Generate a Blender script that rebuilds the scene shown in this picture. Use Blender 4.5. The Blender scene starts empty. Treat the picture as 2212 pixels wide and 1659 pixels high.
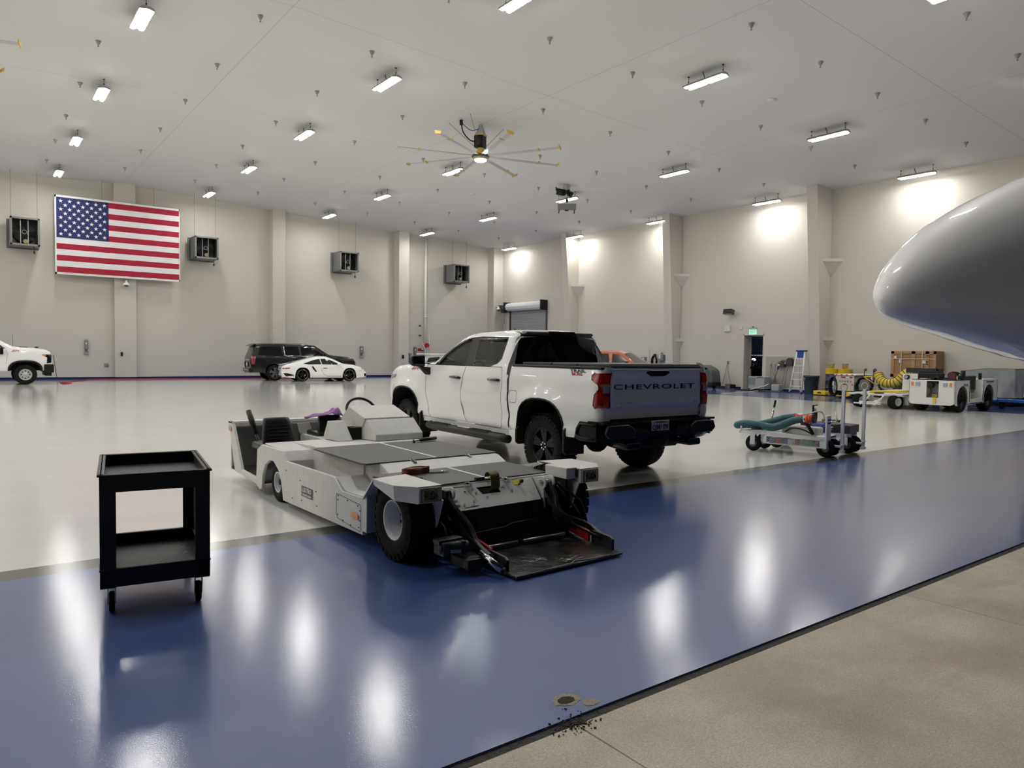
import bpy, bmesh, math, random
from mathutils import Vector, Matrix, geometry
from math import sin, cos, pi, radians as rad, sqrt, atan2
random.seed(7)
sc = bpy.context.scene
COL = sc.collection
# ------------------------------------------------------------ camera, world, exposure
CW, CH, CF = 2212, 1659, 1568.1
CAMZ = 1.575
PIT, ROL, YAW = rad(-2.3729), rad(0.7809), rad(36.9847)
_fw = Vector((sin(YAW)*cos(PIT), cos(YAW)*cos(PIT), sin(PIT)))
_rt = Vector((cos(YAW), -sin(YAW), 0)); _up = _rt.cross(_fw)
_r2 = _rt*cos(ROL)+_up*sin(ROL); _u2 = _up*cos(ROL)-_rt*sin(ROL)
cd = bpy.data.cameras.new('camera'); cam = bpy.data.objects.new('camera', cd); COL.objects.link(cam)
cd.sensor_width = 36; cd.sensor_fit = 'HORIZONTAL'; cd.lens = 36*CF/CW; cd.clip_start = .05; cd.clip_end = 300
mw = Matrix((_r2, _u2, -_fw)).transposed().to_4x4(); mw.translation = Vector((0, 0, CAMZ)); cam.matrix_world = mw
sc.camera = cam
w = bpy.data.worlds.new('night'); sc.world = w; w.use_nodes = True
w.node_tree.nodes['Background'].inputs[0].default_value = (.004, .005, .010, 1)
w.node_tree.nodes['Background'].inputs[1].default_value = 1.0
sc.view_settings.view_transform = 'Standard'; sc.view_settings.look = 'None'
sc.view_settings.gamma = 1; sc.view_settings.use_curve_mapping = False
sc.view_settings.exposure = 0.12
LAMP = 130.0        # strength of the high-bay tubes
sc.cycles.sample_clamp_indirect = 6

def ray(u, v):
    d = _fw+_r2*((u-CW/2)/CF)-_u2*((v-CH/2)/CF); return d
def FZ(u, v, z=0.0):
    d = ray(u, v); t = (z-CAMZ)/d.z; return Vector((d.x*t, d.y*t, z))
def FX(u, v, x):
    d = ray(u, v); t = x/d.x; return Vector((x, d.y*t, CAMZ+d.z*t))
def FY(u, v, y):
    d = ray(u, v); t = y/d.y; return Vector((d.x*t, y, CAMZ+d.z*t))
# ------------------------------------------------------------ materials
MATS = {}
def mat(name, col=(.8,.8,.8), rough=.5, metal=0, spec=.5, coat=0, crough=.05, emit=0, ecol=None, trans=0, ior=1.45,
        bump=0, bscale=50, var=0, vscale=5, vcol=None, detail=4, alpha=1, stretch=None, bdist=.02):
    if name in MATS: return MATS[name]
    m = bpy.data.materials.new(name); m.use_nodes = True; MATS[name] = m
    nt = m.node_tree; b = nt.nodes['Principled BSDF']
    b.inputs['Base Color'].default_value = (*col, 1); b.inputs['Roughness'].default_value = rough
    b.inputs['Metallic'].default_value = metal; b.inputs['Specular IOR Level'].default_value = spec
    b.inputs['Coat Weight'].default_value = coat; b.inputs['Coat Roughness'].default_value = crough
    b.inputs['IOR'].default_value = ior; b.inputs['Transmission Weight'].default_value = trans
    b.inputs['Alpha'].default_value = alpha
    if emit:
        b.inputs['Emission Color'].default_value = (*(ecol or col), 1); b.inputs['Emission Strength'].default_value = emit
    if bump or var:
        g = nt.nodes.new('ShaderNodeNewGeometry'); src = g.outputs['Position']
        if stretch:
            mp = nt.nodes.new('ShaderNodeMapping'); mp.inputs['Scale'].default_value = stretch
            nt.links.new(src, mp.inputs['Vector']); src = mp.outputs[0]
    if bump:
        n = nt.nodes.new('ShaderNodeTexNoise'); n.inputs['Scale'].default_value = bscale; n.inputs['Detail'].default_value = detail
        bp = nt.nodes.new('ShaderNodeBump'); bp.inputs['Strength'].default_value = bump; bp.inputs['Distance'].default_value = bdist
        nt.links.new(src, n.inputs['Vector']); nt.links.new(n.outputs['Fac'], bp.inputs['Height'])
        nt.links.new(bp.outputs[0], b.inputs['Normal']); 
        if coat: nt.links.new(bp.outputs[0], b.inputs['Coat Normal'])
    if var:
        n = nt.nodes.new('ShaderNodeTexNoise'); n.inputs['Scale'].default_value = vscale; n.inputs['Detail'].default_value = detail
        cr = nt.nodes.new('ShaderNodeValToRGB'); cr.color_ramp.elements[0].position = .5-.5/ (1+var*2) ; cr.color_ramp.elements[1].position = .5+.5/(1+var*2)
        vc = vcol or tuple(c*(1-var) for c in col)
        cr.color_ramp.elements[0].color = (*vc, 1); cr.color_ramp.elements[1].color = (*col, 1)
        nt.links.new(src, n.inputs['Vector']); nt.links.new(n.outputs['Fac'], cr.inputs[0]); nt.links.new(cr.outputs[0], b.inputs['Base Color'])
    return m
# ------------------------------------------------------------ mesh builder
class M:
    def __init__(s): s.v = []; s.f = []; s.fm = []; s.cur = 0; s.sm = []; s.smooth = False
    def add(s, vs, fs):
        o = len(s.v); s.v += [Vector(p) for p in vs]
        for f in fs: s.f.append([o+i for i in f]); s.fm.append(s.cur); s.sm.append(s.smooth)
        return s
    def box(s, x0, x1, y0, y1, z0, z1):
        return s.add([(x0,y0,z0),(x1,y0,z0),(x1,y1,z0),(x0,y1,z0),(x0,y0,z1),(x1,y0,z1),(x1,y1,z1),(x0,y1,z1)],
            [(3,2,1,0),(4,5,6,7),(0,1,5,4),(1,2,6,5),(2,3,7,6),(3,0,4,7)])
    def cbox(s, c, size, rot=None):
        h = Vector(size)/2; c = Vector(c); R = rot or Matrix.Identity(3)
        vs = [c+R@Vector((a*h.x, b*h.y, d*h.z)) for d in (-1,1) for a,b in ((-1,-1),(1,-1),(1,1),(-1,1))]
        return s.add(vs, [(3,2,1,0),(4,5,6,7),(0,1,5,4),(1,2,6,5),(2,3,7,6),(3,0,4,7)])
    def prism(s, poly, axis, a, b):
        """poly of 2-D points extruded along axis from a to b; x: (y,z), y: (x,z), z: (x,y)"""
        def P(p, t): return {'x': (t,p[0],p[1]), 'y': (p[0],t,p[1]), 'z': (p[0],p[1],t)}[axis]
        n = len(poly); vs = [P(p, a) for p in poly]+[P(p, b) for p in poly]
        ar = sum(poly[i][0]*poly[(i+1)%n][1]-poly[(i+1)%n][0]*poly[i][1] for i in range(n))
        fl = (ar > 0) != (b > a)
        if axis == 'y': fl = not fl
        fs = [[i, (i+1)%n, n+(i+1)%n, n+i] for i in range(n)]; fs += [list(range(n))[::-1], list(range(n, 2*n))]
        if fl: fs = [f[::-1] for f in fs]
        return s.add(vs, fs)
    def quad(s, *p): return s.add(p, [tuple(range(len(p)))])
    def ring(s, c, ax, r, n, ph=0):
        ax = Vector(ax).normalized(); u = ax.orthogonal().normalized(); 
        if abs(ax.z) < .9: u = ax.cross(Vector((0,0,1))).normalized()
        else: u = Vector((1,0,0)) - ax*ax.x; u.normalize()
        w_ = ax.cross(u)
        return [Vector(c)+u*r*cos(2*pi*i/n+ph)+w_*r*sin(2*pi*i/n+ph) for i in range(n)]
    def loft(s, rings, cap=True, closed=True, loop=False):
        n = len(rings[0]); vs = [p for r in rings for p in r]; fs = []
        m = len(rings)
        for j in range(m if loop else m-1):
            k = (j+1) % m
            for i in range(n if closed else n-1):
                fs.append((j*n+i, j*n+(i+1)%n, k*n+(i+1)%n, k*n+i))
        if cap and not loop and closed: fs += [tuple(range(n))[::-1], tuple(range((m-1)*n, m*n))]
        return s.add(vs, fs)
    def cyl(s, p0, p1, r0, r1=None, n=16, cap=True):
        r1 = r0 if r1 is None else r1; p0 = Vector(p0); p1 = Vector(p1); ax = p1-p0
        o, k = s.smooth, len(s.f); s.smooth = True
        s.loft([s.ring(p0, ax, r0, n), s.ring(p1, ax, r1, n)], cap)
        s.smooth = o
        if cap: s.sm[-1] = s.sm[-2] = False
        return s
    def lathe(s, prof, c=(0,0,0), ax=(0,0,1), n=24, cap=False):
        """prof: (r, h) pairs along the axis"""
        a = Vector(ax).normalized(); o = s.smooth; s.smooth = True
        s.loft([s.ring(Vector(c)+a*h, a, max(r, 1e-4), n) for r, h in prof], cap); s.smooth = o
        return s
    def tube(s, pts, r, n=8, loop=False, cap=True):
        pts = [Vector(p) for p in pts]; m = len(pts); rings = []; u = None; o = s.smooth; s.smooth = True
        for i, p in enumerate(pts):
            a = pts[(i-1) % m] if (i > 0 or loop) else p; b = pts[(i+1) % m] if (i < m-1 or loop) else p
            t = (b-a).normalized()
            if u is None: u = t.orthogonal().normalized()
            u = (u-t*u.dot(t)).normalized(); w_ = t.cross(u); rr = r[i] if isinstance(r, (list, tuple)) else r
            rings.append([p+u*rr*cos(2*pi*k/n)+w_*rr*sin(2*pi*k/n) for k in range(n)])
        s.loft(rings, cap, True, loop); s.smooth = o
        return s
    def ball(s, c, r, n=12, sc_=(1,1,1)):
        c = Vector(c); S = Vector(sc_); rings = []
        for j in range(1, n): 
            t = pi*j/n; rings.append([c+Vector((r*sin(t)*cos(2*pi*i/(n*2))*S.x, r*sin(t)*sin(2*pi*i/(n*2))*S.y, -r*cos(t)*S.z)) for i in range(n*2)])
        o = s.smooth; s.smooth = True; s.loft(rings, True); s.smooth = o
        return s
    def panel(s, outline, holes, fn, step=.05, flip=False):
        """2-D outline (with holes) filled with an even grid of triangles and mapped to 3-D by fn(a,b)"""
        def dens(L):
            out = []
            for i, p in enumerate(L):
                q = L[(i+1) % len(L)]; d = sqrt((p[0]-q[0])**2+(p[1]-q[1])**2); k = max(1, int(d/step))
                out += [(p[0]+(q[0]-p[0])*t/k, p[1]+(q[1]-p[1])*t/k) for t in range(k)]
            return out
        loops = [dens(L) for L in [outline]+list(holes)]
        vs = []; es = []
        for L in loops:
            o = len(vs); vs += L; es += [(o+i, o+(i+1) % len(L)) for i in range(len(L))]
        def ins(p, L):
            c = False
            for i in range(len(L)):
                a = L[i]; b = L[i-1]
                if (a[1] > p[1]) != (b[1] > p[1]) and p[0] < (b[0]-a[0])*(p[1]-a[1])/(b[1]-a[1])+a[0]: c = not c
            return c
        xs = [p[0] for p in outline]; ys = [p[1] for p in outline]
        bd = list(vs)
        x = min(xs)+step/2
        while x < max(xs):
            y = min(ys)+step/2
            while y < max(ys):
                if ins((x, y), loops[0]) and not any(ins((x, y), h) for h in loops[1:]) and min((x-q[0])**2+(y-q[1])**2 for q in bd) > (step*.45)**2:
                    vs.append((x, y))
                y += step
            x += step
        r = geometry.delaunay_2d_cdt([Vector(v) for v in vs], es, [], 0, 1e-5)
        V, F = r[0], r[2]; fs = []
        for f in F:
            cx = sum(V[i].x for i in f)/len(f); cy = sum(V[i].y for i in f)/len(f)
            if ins((cx, cy), loops[0]) and not any(ins((cx, cy), h) for h in loops[1:]): fs.append(tuple(f)[::-1] if flip else tuple(f))
        o = s.smooth; s.smooth = True; s.add([fn(v.x, v.y) for v in V], fs); s.smooth = o
        return s
    def xf(s, mtx, start=0):
        for i in range(start, len(s.v)): s.v[i] = mtx @ s.v[i]
        return s
    def build(s, name, m, parent=None, bevel=0, seg=2, solid=0, sub=0, world=False, label=None, weld=False, auto=None):
        me = bpy.data.meshes.new(name); vs = s.v
        if world and parent is not None:
            inv = wmat(parent).inverted(); vs = [inv @ p for p in vs]
        me.from_pydata([tuple(p) for p in vs], [], s.f)
        for mm in (m if isinstance(m, (list, tuple)) else [m]): me.materials.append(mm)
        me.polygons.foreach_set('material_index', s.fm); me.polygons.foreach_set('use_smooth', s.sm)
        me.update()
        if weld or auto:
            b = bmesh.new(); b.from_mesh(me); bmesh.ops.remove_doubles(b, verts=b.verts, dist=1e-5); b.to_mesh(me); b.free()
        if auto: me.shade_smooth() if hasattr(me, 'shade_smooth') else None
        if auto: me.set_sharp_from_angle(angle=rad(auto))
        o = bpy.data.objects.new(name, me); COL.objects.link(o)
        if parent is not None: o.parent = parent
        if solid:
            d = o.modifiers.new('solid', 'SOLIDIFY'); d.thickness = solid; d.offset = -1
        if bevel:
            d = o.modifiers.new('bevel', 'BEVEL'); d.width = bevel; d.segments = seg; d.limit_method = 'ANGLE'; d.angle_limit = rad(35); d.harden_normals = False
            for q in me.polygons: q.use_smooth = True
            me.set_sharp_from_angle(angle=rad(50))
        if sub:
            d = o.modifiers.new('sub', 'SUBSURF'); d.levels = sub; d.render_levels = sub
        if label: o['label'] = label
        return o
def wmat(o):
    m = Matrix.LocRotScale(o.location, o.rotation_euler, o.scale)
    return wmat(o.parent) @ m if o.parent else m
def thing(name, label, cat, loc=(0,0,0), rz=0, group=None):
    o = bpy.data.objects.new(name, None); COL.objects.link(o); o.empty_display_size = .2
    o.location = loc; o.rotation_euler = (0,0,rz); o['label'] = label; o['category'] = cat
    if group: o['group'] = group
    return o
def tag(o, label, cat, group=None, kind=None):
    o['label'] = label; o['category'] = cat
    if group: o['group'] = group
    if kind: o['kind'] = kind
    return o
def struct(o, label=None):
    o['kind'] = 'structure'
    if label: o['label'] = label
    return o
def kids(o): return [c for c in COL.objects if c.parent == o]
def dup(root, loc, rz=None, label=None, group=None):
    r = root.copy(); COL.objects.link(r); r.location = loc
    if rz is not None: r.rotation_euler = (0,0,rz)
    if label: r['label'] = label
    if group: r['group'] = group
    for ch in KID[root.name] if root.name in KID else kids(root):
        c = ch.copy(); COL.objects.link(c); c.parent = r
        for g in kids(ch):
            d = g.copy(); COL.objects.link(d); d.parent = c
    return r
KID = {}
def rz3(a): return Matrix.Rotation(a, 3, 'Z')
def arc(cx, cy, r, a0, a1, n): return [(cx+r*cos(rad(a0+(a1-a0)*i/n)), cy+r*sin(rad(a0+(a1-a0)*i/n))) for i in range(n+1)]
def ease(pts, n=6):
    """Catmull-Rom through the points"""
    P = [Vector(p) for p in pts]; out = []
    for i in range(len(P)-1):
        a = P[i-1] if i else P[0]*2-P[1]; b = P[i]; c = P[i+1]; d = P[i+2] if i+2 < len(P) else P[-1]*2-P[-2]
        for k in range(n):
            t = k/n; out.append(.5*((2*b)+(c-a)*t+(2*a-5*b+4*c-d)*t*t+(3*b-a-3*c+d)*t**3))
    return out+[P[-1]]
FONT = None
def lettering(txt, size, m, parent, name='lettering', sx=1, bold=0, spacing=1, depth=.002, shear=0):
    """real outline text turned into a mesh in its own XY plane, centred on the origin"""
    cu = bpy.data.curves.new('t', 'FONT'); cu.body = txt; cu.size = size; cu.extrude = depth; cu.offset = bold; cu.align_x = 'CENTER'; cu.align_y = 'CENTER'
    cu.space_character = spacing; cu.shear = shear; cu.resolution_u = 3
    to = bpy.data.objects.new('t', cu); COL.objects.link(to)
    dg = bpy.context.evaluated_depsgraph_get(); me = bpy.data.meshes.new_from_object(to.evaluated_get(dg))
    bpy.data.objects.remove(to); bpy.data.curves.remove(cu)
    me.name = name; me.materials.clear(); me.materials.append(m)
    for v in me.vertices: v.co.x *= sx
    o = bpy.data.objects.new(name, me); COL.objects.link(o)
    if parent is not None: o.parent = parent
    return o
def orient(o, loc, right, up):
    """put o at loc with its X along right and its Y along up (in the parent's frame)"""
    r = Vector(right).normalized(); u = Vector(up); u = (u-r*u.dot(r)).normalized(); n = r.cross(u)
    m = Matrix((r, u, n)).transposed().to_4x4(); m.translation = Vector(loc); bk = m
    for v in o.data.vertices: v.co = bk @ v.co
    o.data.update(); return o
# ------------------------------------------------------------ the room
XR, YB, YJ, XL = 30.66, 42.70, 2.304, -17.4
RX, RZ, SL = 6.618, 10.115, .0463
def ceilz(x): return RZ-SL*abs(x-RX)
def epoxy(name, col, rough, var, crough, spec=.2, cior=1.5):
    m = bpy.data.materials.new(name); m.use_nodes = True; nt = m.node_tree; b = nt.nodes['Principled BSDF']; N = nt.nodes.new; L = nt.links.new
    g = N('ShaderNodeNewGeometry')
    n1 = N('ShaderNodeTexNoise'); n1.inputs['Scale'].default_value = 170; n1.inputs['Detail'].default_value = 3; L(g.outputs['Position'], n1.inputs['Vector'])
    n2 = N('ShaderNodeTexNoise'); n2.inputs['Scale'].default_value = .9; n2.inputs['Detail'].default_value = 6; n2.inputs['Roughness'].default_value = .65
    mp = N('ShaderNodeMapping'); mp.inputs['Scale'].default_value = (.35, 2.2, 1); mp.inputs['Rotation'].default_value = (0,0,.15)
    L(g.outputs['Position'], mp.inputs['Vector']); L(mp.outputs[0], n2.inputs['Vector'])
    n3 = N('ShaderNodeTexNoise'); n3.inputs['Scale'].default_value = 1.6; n3.inputs['Detail'].default_value = 3; L(g.outputs['Position'], n3.inputs['Vector'])
    mx = N('ShaderNodeMix'); mx.data_type = 'RGBA'; mx.inputs['A'].default_value = (*[c*(1-var) for c in col], 1); mx.inputs['B'].default_value = (*col, 1)
    mr = N('ShaderNodeMapRange'); mr.inputs['From Min'].default_value = .35; mr.inputs['From Max'].default_value = .6
    L(n2.outputs['Fac'], mr.inputs['Value']); L(mr.outputs[0], mx.inputs['Factor']); L(mx.outputs['Result'], b.inputs['Base Color'])
    bp = N('ShaderNodeBump'); bp.inputs['Strength'].default_value = .2; bp.inputs['Distance'].default_value = .0016; L(n1.outputs['Fac'], bp.inputs['Height'])
    bp2 = N('ShaderNodeBump'); bp2.inputs['Strength'].default_value = .12; bp2.inputs['Distance'].default_value = .004; L(n3.outputs['Fac'], bp2.inputs['Height']); L(bp.outputs[0], bp2.inputs['Normal'])
    L(bp2.outputs[0], b.inputs['Normal']); L(bp2.outputs[0], b.inputs['Coat Normal'])
    r = N('ShaderNodeMapRange'); r.inputs['To Min'].default_value = crough*.75; r.inputs['To Max'].default_value = crough*1.3; r.inputs['From Min'].default_value = .35; r.inputs['From Max'].default_value = .65
    L(n2.outputs['Fac'], r.inputs['Value']); L(r.outputs[0], b.inputs['Coat Roughness'])
    b.inputs['Roughness'].default_value = rough; b.inputs['Coat Weight'].default_value = 1; b.inputs['Coat IOR'].default_value = cior; b.inputs['Specular IOR Level'].default_value = spec
    return m
m_white = epoxy('white_epoxy', (.83,.82,.79), .5, .05, .045, .3)
m_blue = epoxy('blue_epoxy', (.042,.085,.29), .42, .10, .07, .6, 1.56)
m_strip = epoxy('charcoal_epoxy', (.06,.057,.05), .45, .15, .07, .5, 1.55)
f = M(); z = 0
YS0, YS1, XE, YE = 5.90, 6.159, 24.97, 39.4
f.cur = 1; f.quad((XL,YJ,z),(XR+.3,YJ,z),(XR+.3,YS0,z),(XL,YS0,z))
f.cur = 2; f.quad((XL,YS0,z),(XE,YS0,z),(XE,YS1,z),(XL,YS1,z))
f.cur = 0; f.quad((XL,YS1,z),(XE,YS1,z),(XE,YE,z),(XL,YE,z))
f.cur = 1; f.quad((XE,YS0,z),(XR+.3,YS0,z),(XR+.3,YB+.3,z),(XE,YB+.3,z)); f.quad((XL,YE,z),(XE,YE,z),(XE,YB+.3,z),(XL,YB+.3,z))
struct(f.build('floor', [m_white, m_blue, m_strip]), 'glossy white, blue and charcoal epoxy hangar floor')
# concrete apron in front of the door sill, with a tarred joint
def concrete():
    m = bpy.data.materials.new('concrete'); m.use_nodes = True; nt = m.node_tree; b = nt.nodes['Principled BSDF']; N = nt.nodes.new; L = nt.links.new
    g = N('ShaderNodeNewGeometry')
    a = N('ShaderNodeTexNoise'); a.inputs['Scale'].default_value = .9; a.inputs['Detail'].default_value = 8; a.inputs['Roughness'].default_value = .6; L(g.outputs['Position'], a.inputs['Vector'])
    cr = N('ShaderNodeValToRGB'); e = cr.color_ramp.elements; e[0].position = .3; e[0].color = (.46,.415,.33,1); e[1].position = .68; e[1].color = (.80,.725,.57,1)
    L(a.outputs['Fac'], cr.inputs[0])
    c2 = N('ShaderNodeTexNoise'); c2.inputs['Scale'].default_value = 140; c2.inputs['Detail'].default_value = 3; L(g.outputs['Position'], c2.inputs['Vector'])
    mp = N('ShaderNodeMapping'); mp.inputs['Scale'].default_value = (1.0, 3.5, 1); L(g.outputs['Position'], mp.inputs['Vector'])
    c3 = N('ShaderNodeTexNoise'); c3.inputs['Scale'].default_value = .8; c3.inputs['Detail'].default_value = 5; L(mp.outputs[0], c3.inputs['Vector'])
    rr = N('ShaderNodeMapRange'); rr.inputs['From Min'].default_value = .57; rr.inputs['From Max'].default_value = .75; L(c3.outputs['Fac'], rr.inputs['Value'])
    rm = N('ShaderNodeMath'); rm.operation = 'MULTIPLY'; rm.inputs[1].default_value = .6; L(rr.outputs[0], rm.inputs[0])
    mx = N('ShaderNodeMix'); mx.data_type = 'RGBA'; L(rm.outputs[0], mx.inputs['Factor']); L(cr.outputs[0], mx.inputs['A']); mx.inputs['B'].default_value = (.5,.36,.18,1)
    m2 = N('ShaderNodeMix'); m2.data_type = 'RGBA'; m2.blend_type = 'MULTIPLY'; m2.inputs['Factor'].default_value = .55; L(mx.outputs['Result'], m2.inputs['A'])
    q = N('ShaderNodeMapRange'); q.inputs['From Min'].default_value = .3; q.inputs['From Max'].default_value = .7; q.inputs['To Min'].default_value = .55; q.inputs['To Max'].default_value = 1.25; L(c2.outputs['Fac'], q.inputs['Value'])
    cc = N('ShaderNodeCombineColor'); [L(q.outputs[0], cc.inputs[i]) for i in range(3)]; L(cc.outputs[0], m2.inputs['B'])
    L(m2.outputs['Result'], b.inputs['Base Color']); b.inputs['Roughness'].default_value = .75
    bp = N('ShaderNodeBump'); bp.inputs['Strength'].default_value = .5; bp.inputs['Distance'].default_value = .003; L(c2.outputs['Fac'], bp.inputs['Height']); L(bp.outputs[0], b.inputs['Normal'])
    return m
m_conc = concrete()
m_tar = mat('joint_tar', (.018,.017,.016), .7, bump=.8, bscale=60, var=.6, vscale=40, vcol=(.06,.055,.05))
JX = [2.06, 5.02, 8.0, 11.0, -1.0, -4.0]
ap = M(); xs = sorted([-18.0]+JX+[32.0])
for i in range(len(xs)-1):
    ap.box(xs[i]+.004, xs[i+1]-.004, -6, 2.245, -.15, -.002)
struct(ap.build('concrete_apron', m_conc), 'stained bare concrete slab outside the door sill')
jo = M(); jo.box(-18, 32, -6, YJ-.001, -.17, -.012); jo.box(-18, 32, 2.2, YJ, -.03, -.009)
rng = random.Random(3); top = []
jo.smooth = False
pts = [(-4+i*.09) for i in range(130)]
for i in range(len(pts)-1):
    a, b = pts[i], pts[i+1]; j0, j1 = rng.uniform(-.006,.006), rng.uniform(-.006,.006)
    jo.quad((a,2.247+j0,-.001),(b,2.247+j1,-.001),(b,2.300,-.001),(a,2.300,-.001)) if False else None
struct(jo.build('trim_1', m_tar), 'black tarred expansion joint at the door sill')
# walls
m_wall = mat('painted_wall', (.60,.565,.50), .65, bump=.15, bscale=60, var=.04, vscale=.6)
m_ceil = bpy.data.materials.new('ceiling_paint'); m_ceil.use_nodes = True
def ceil_mat(m):
    nt = m.node_tree; b = nt.nodes['Principled BSDF']; N = nt.nodes.new; L = nt.links.new
    g = N('ShaderNodeNewGeometry'); sp = N('ShaderNodeSeparateXYZ'); L(g.outputs['Position'], sp.inputs[0])
    def lines(out, off, per, wd):
        a = N('ShaderNodeMath'); a.operation = 'SUBTRACT'; a.inputs[1].default_value = off-per*4; L(out, a.inputs[0])
        c = N('ShaderNodeMath'); c.operation = 'PINGPONG'; c.inputs[1].default_value = per/2; L(a.outputs[0], c.inputs[0])
        d = N('ShaderNodeMath'); d.operation = 'LESS_THAN'; d.inputs[1].default_value = wd; L(c.outputs[0], d.inputs[0]); return d.outputs[0]
    s = N('ShaderNodeMath'); s.operation = 'MAXIMUM'; L(lines(sp.outputs['X'], RX, 8.2, .011), s.inputs[0]); L(lines(sp.outputs['Y'], 9.6, 8.4, .011), s.inputs[1])
    mx = N('ShaderNodeMix'); mx.data_type = 'RGBA'; mx.inputs['A'].default_value = (.66,.655,.64,1); mx.inputs['B'].default_value = (.47,.47,.46,1)
    L(s.outputs[0], mx.inputs['Factor']); L(mx.outputs['Result'], b.inputs['Base Color']); b.inputs['Roughness'].default_value = .7; b.inputs['Specular IOR Level'].default_value = .3
    n = N('ShaderNodeTexNoise'); n.inputs['Scale'].default_value = 25; bp = N('ShaderNodeBump'); bp.inputs['Strength'].default_value = .1; bp.inputs['Distance'].default_value = .01
    L(g.outputs['Position'], n.inputs['Vector']); L(n.outputs['Fac'], bp.inputs['Height']); L(bp.outputs[0], b.inputs['Normal'])
ceil_mat(m_ceil)
c = M()
c.prism([(XL-.3, ceilz(XL-.3)), (RX, RZ), (XR+.3, ceilz(XR+.3)), (XR+.3, ceilz(XR+.3)+.3), (RX, RZ+.3), (XL-.3, ceilz(XL-.3)+.3)], 'y', YJ-.6, YB+.3)
struct(c.build('ceiling', m_ceil), 'pale grey low gabled hangar ceiling with thin panel seams')
struct(M().prism([(XL,0),(XR,0),(XR,ceilz(XR)),(RX,RZ),(XL,ceilz(XL))], 'y', YB, YB+.3).build('wall_back', m_wall), 'tall cream painted back wall')
# right wall with the openings of the exit door and the roll-up door
DY0, DY1, DZ = 20.69, 21.75, 2.64         # exit door
RY0, RY1, RZ2 = 37.0, 40.9, 4.6        # roll-up door
rw = M(); T = .6
for a, b, z0, z1 in ((YJ-.3, DY0, 0, 9.2), (DY0, DY1, DZ, 9.2), (DY1, RY0, 0, 9.2), (RY0, RY1, RZ2, 9.2), (RY1, YB, 0, 9.2)):
    rw.box(XR, XR+T, a, b, z0, z1)
struct(rw.build('wall_right', m_wall), 'tall cream painted side wall with exit door')
struct(M().box(XL-.3, XL, YJ-.3, YB, 0, 9.3).build('wall_left', m_wall))
# header beam above the hangar door opening
struct(M().prism([(XL,8.2),(XR,8.2),(XR,ceilz(XR)),(RX,RZ),(XL,ceilz(XL))], 'y', YJ-.6, YJ-.2).build('wall_front', mat('dark_header', (.08,.08,.08), .7)))
m_base = mat('navy_vinyl_base', (.012,.02,.075), .35)
struct(M().box(XL, XR, YB-.02, YB, 0, .1).build('baseboard_back', m_base), 'navy vinyl base along the back wall')
bb = M()
for a, b in ((YJ, DY0-.12), (DY1+.12, RY0-.1), (RY1+.1, YB)): bb.box(XR-.02, XR, a, b, 0, .1)
struct(bb.build('baseboard_right', m_base), 'navy vinyl base along the side wall')
# boxed steel columns on the back wall
def pil(name, x0, x1, d):
    o = M().box(x0, x1, YB-d, YB, 0, ceilz((x0+x1)/2)+.05).build(name, m_wall, bevel=.012)
    M().box(x0-.012, x1+.012, YB-d-.015, YB, 0, .1).build('column_base', m_base, o); return struct(o)
def back_x(u, v, d): return FY(u, v, YB-d).x
pil('trim_2', back_x(247,600,.3), back_x(294,600,.3), .3)
pil('trim_3', back_x(589,600,.55), back_x(616.5,600,.55), .55)
pil('trim_4', back_x(862,600,.75), back_x(884,600,.75), .75)
pil('trim_5', back_x(1068.5,600,.85), XR, .75)
# tapered rigid-frame columns on the side wall, each with small flange caps
def taper(name, y0, wy, dt, db, near=True):
    z1 = 9.1; b = M(); y1 = y0+wy
    b.add([(XR-db,y0,0),(XR-db,y1,0),(XR,y1,0),(XR,y0,0),(XR-dt,y0,z1),(XR-dt,y1,z1),(XR,y1,z1),(XR,y0,z1)],
        [(0,1,2,3),(7,6,5,4),(0,4,5,1),(1,5,6,2),(2,6,7,3),(3,7,4,0)])
    o = b.build(name, m_wall, bevel=.01); struct(o)
    for zc, dx, dy, dz in ((5.80,.64,.58,.62),(2.36,.42,.29,.42)):
        for s, ye in ((-1, y0), (1, y1)):
            q = M(); A = (XR,ye); P = (XR-dx,ye); Q = (XR,ye+s*dy)
            tri = [A, P, Q]
            q.prism(tri if s < 0 else tri, 'z', zc, zc+.13)
            q.add([(A[0],A[1],zc),(P[0]+.03,P[1],zc),(Q[0],Q[1]-s*.03,zc),(A[0]-.02,A[1]+s*.01,zc-dz)], [(0,1,2),(0,3,1),(1,3,2),(2,3,0)])
            q.build('gusset_cap', m_wall, o)
    M().box(XR-db-.014, XR, y0-.014, y1+.014, 0, .1).build('column_base', m_base, o)
    return o
taper('trim_6', 9.2, .5, 1.24, .5); taper('trim_7', 17.39, .5, 1.26, .5); taper('trim_8', 25.78, .5, 1.08, .46); taper('trim_9', 33.94, .5, 1.12, .36)
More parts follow.
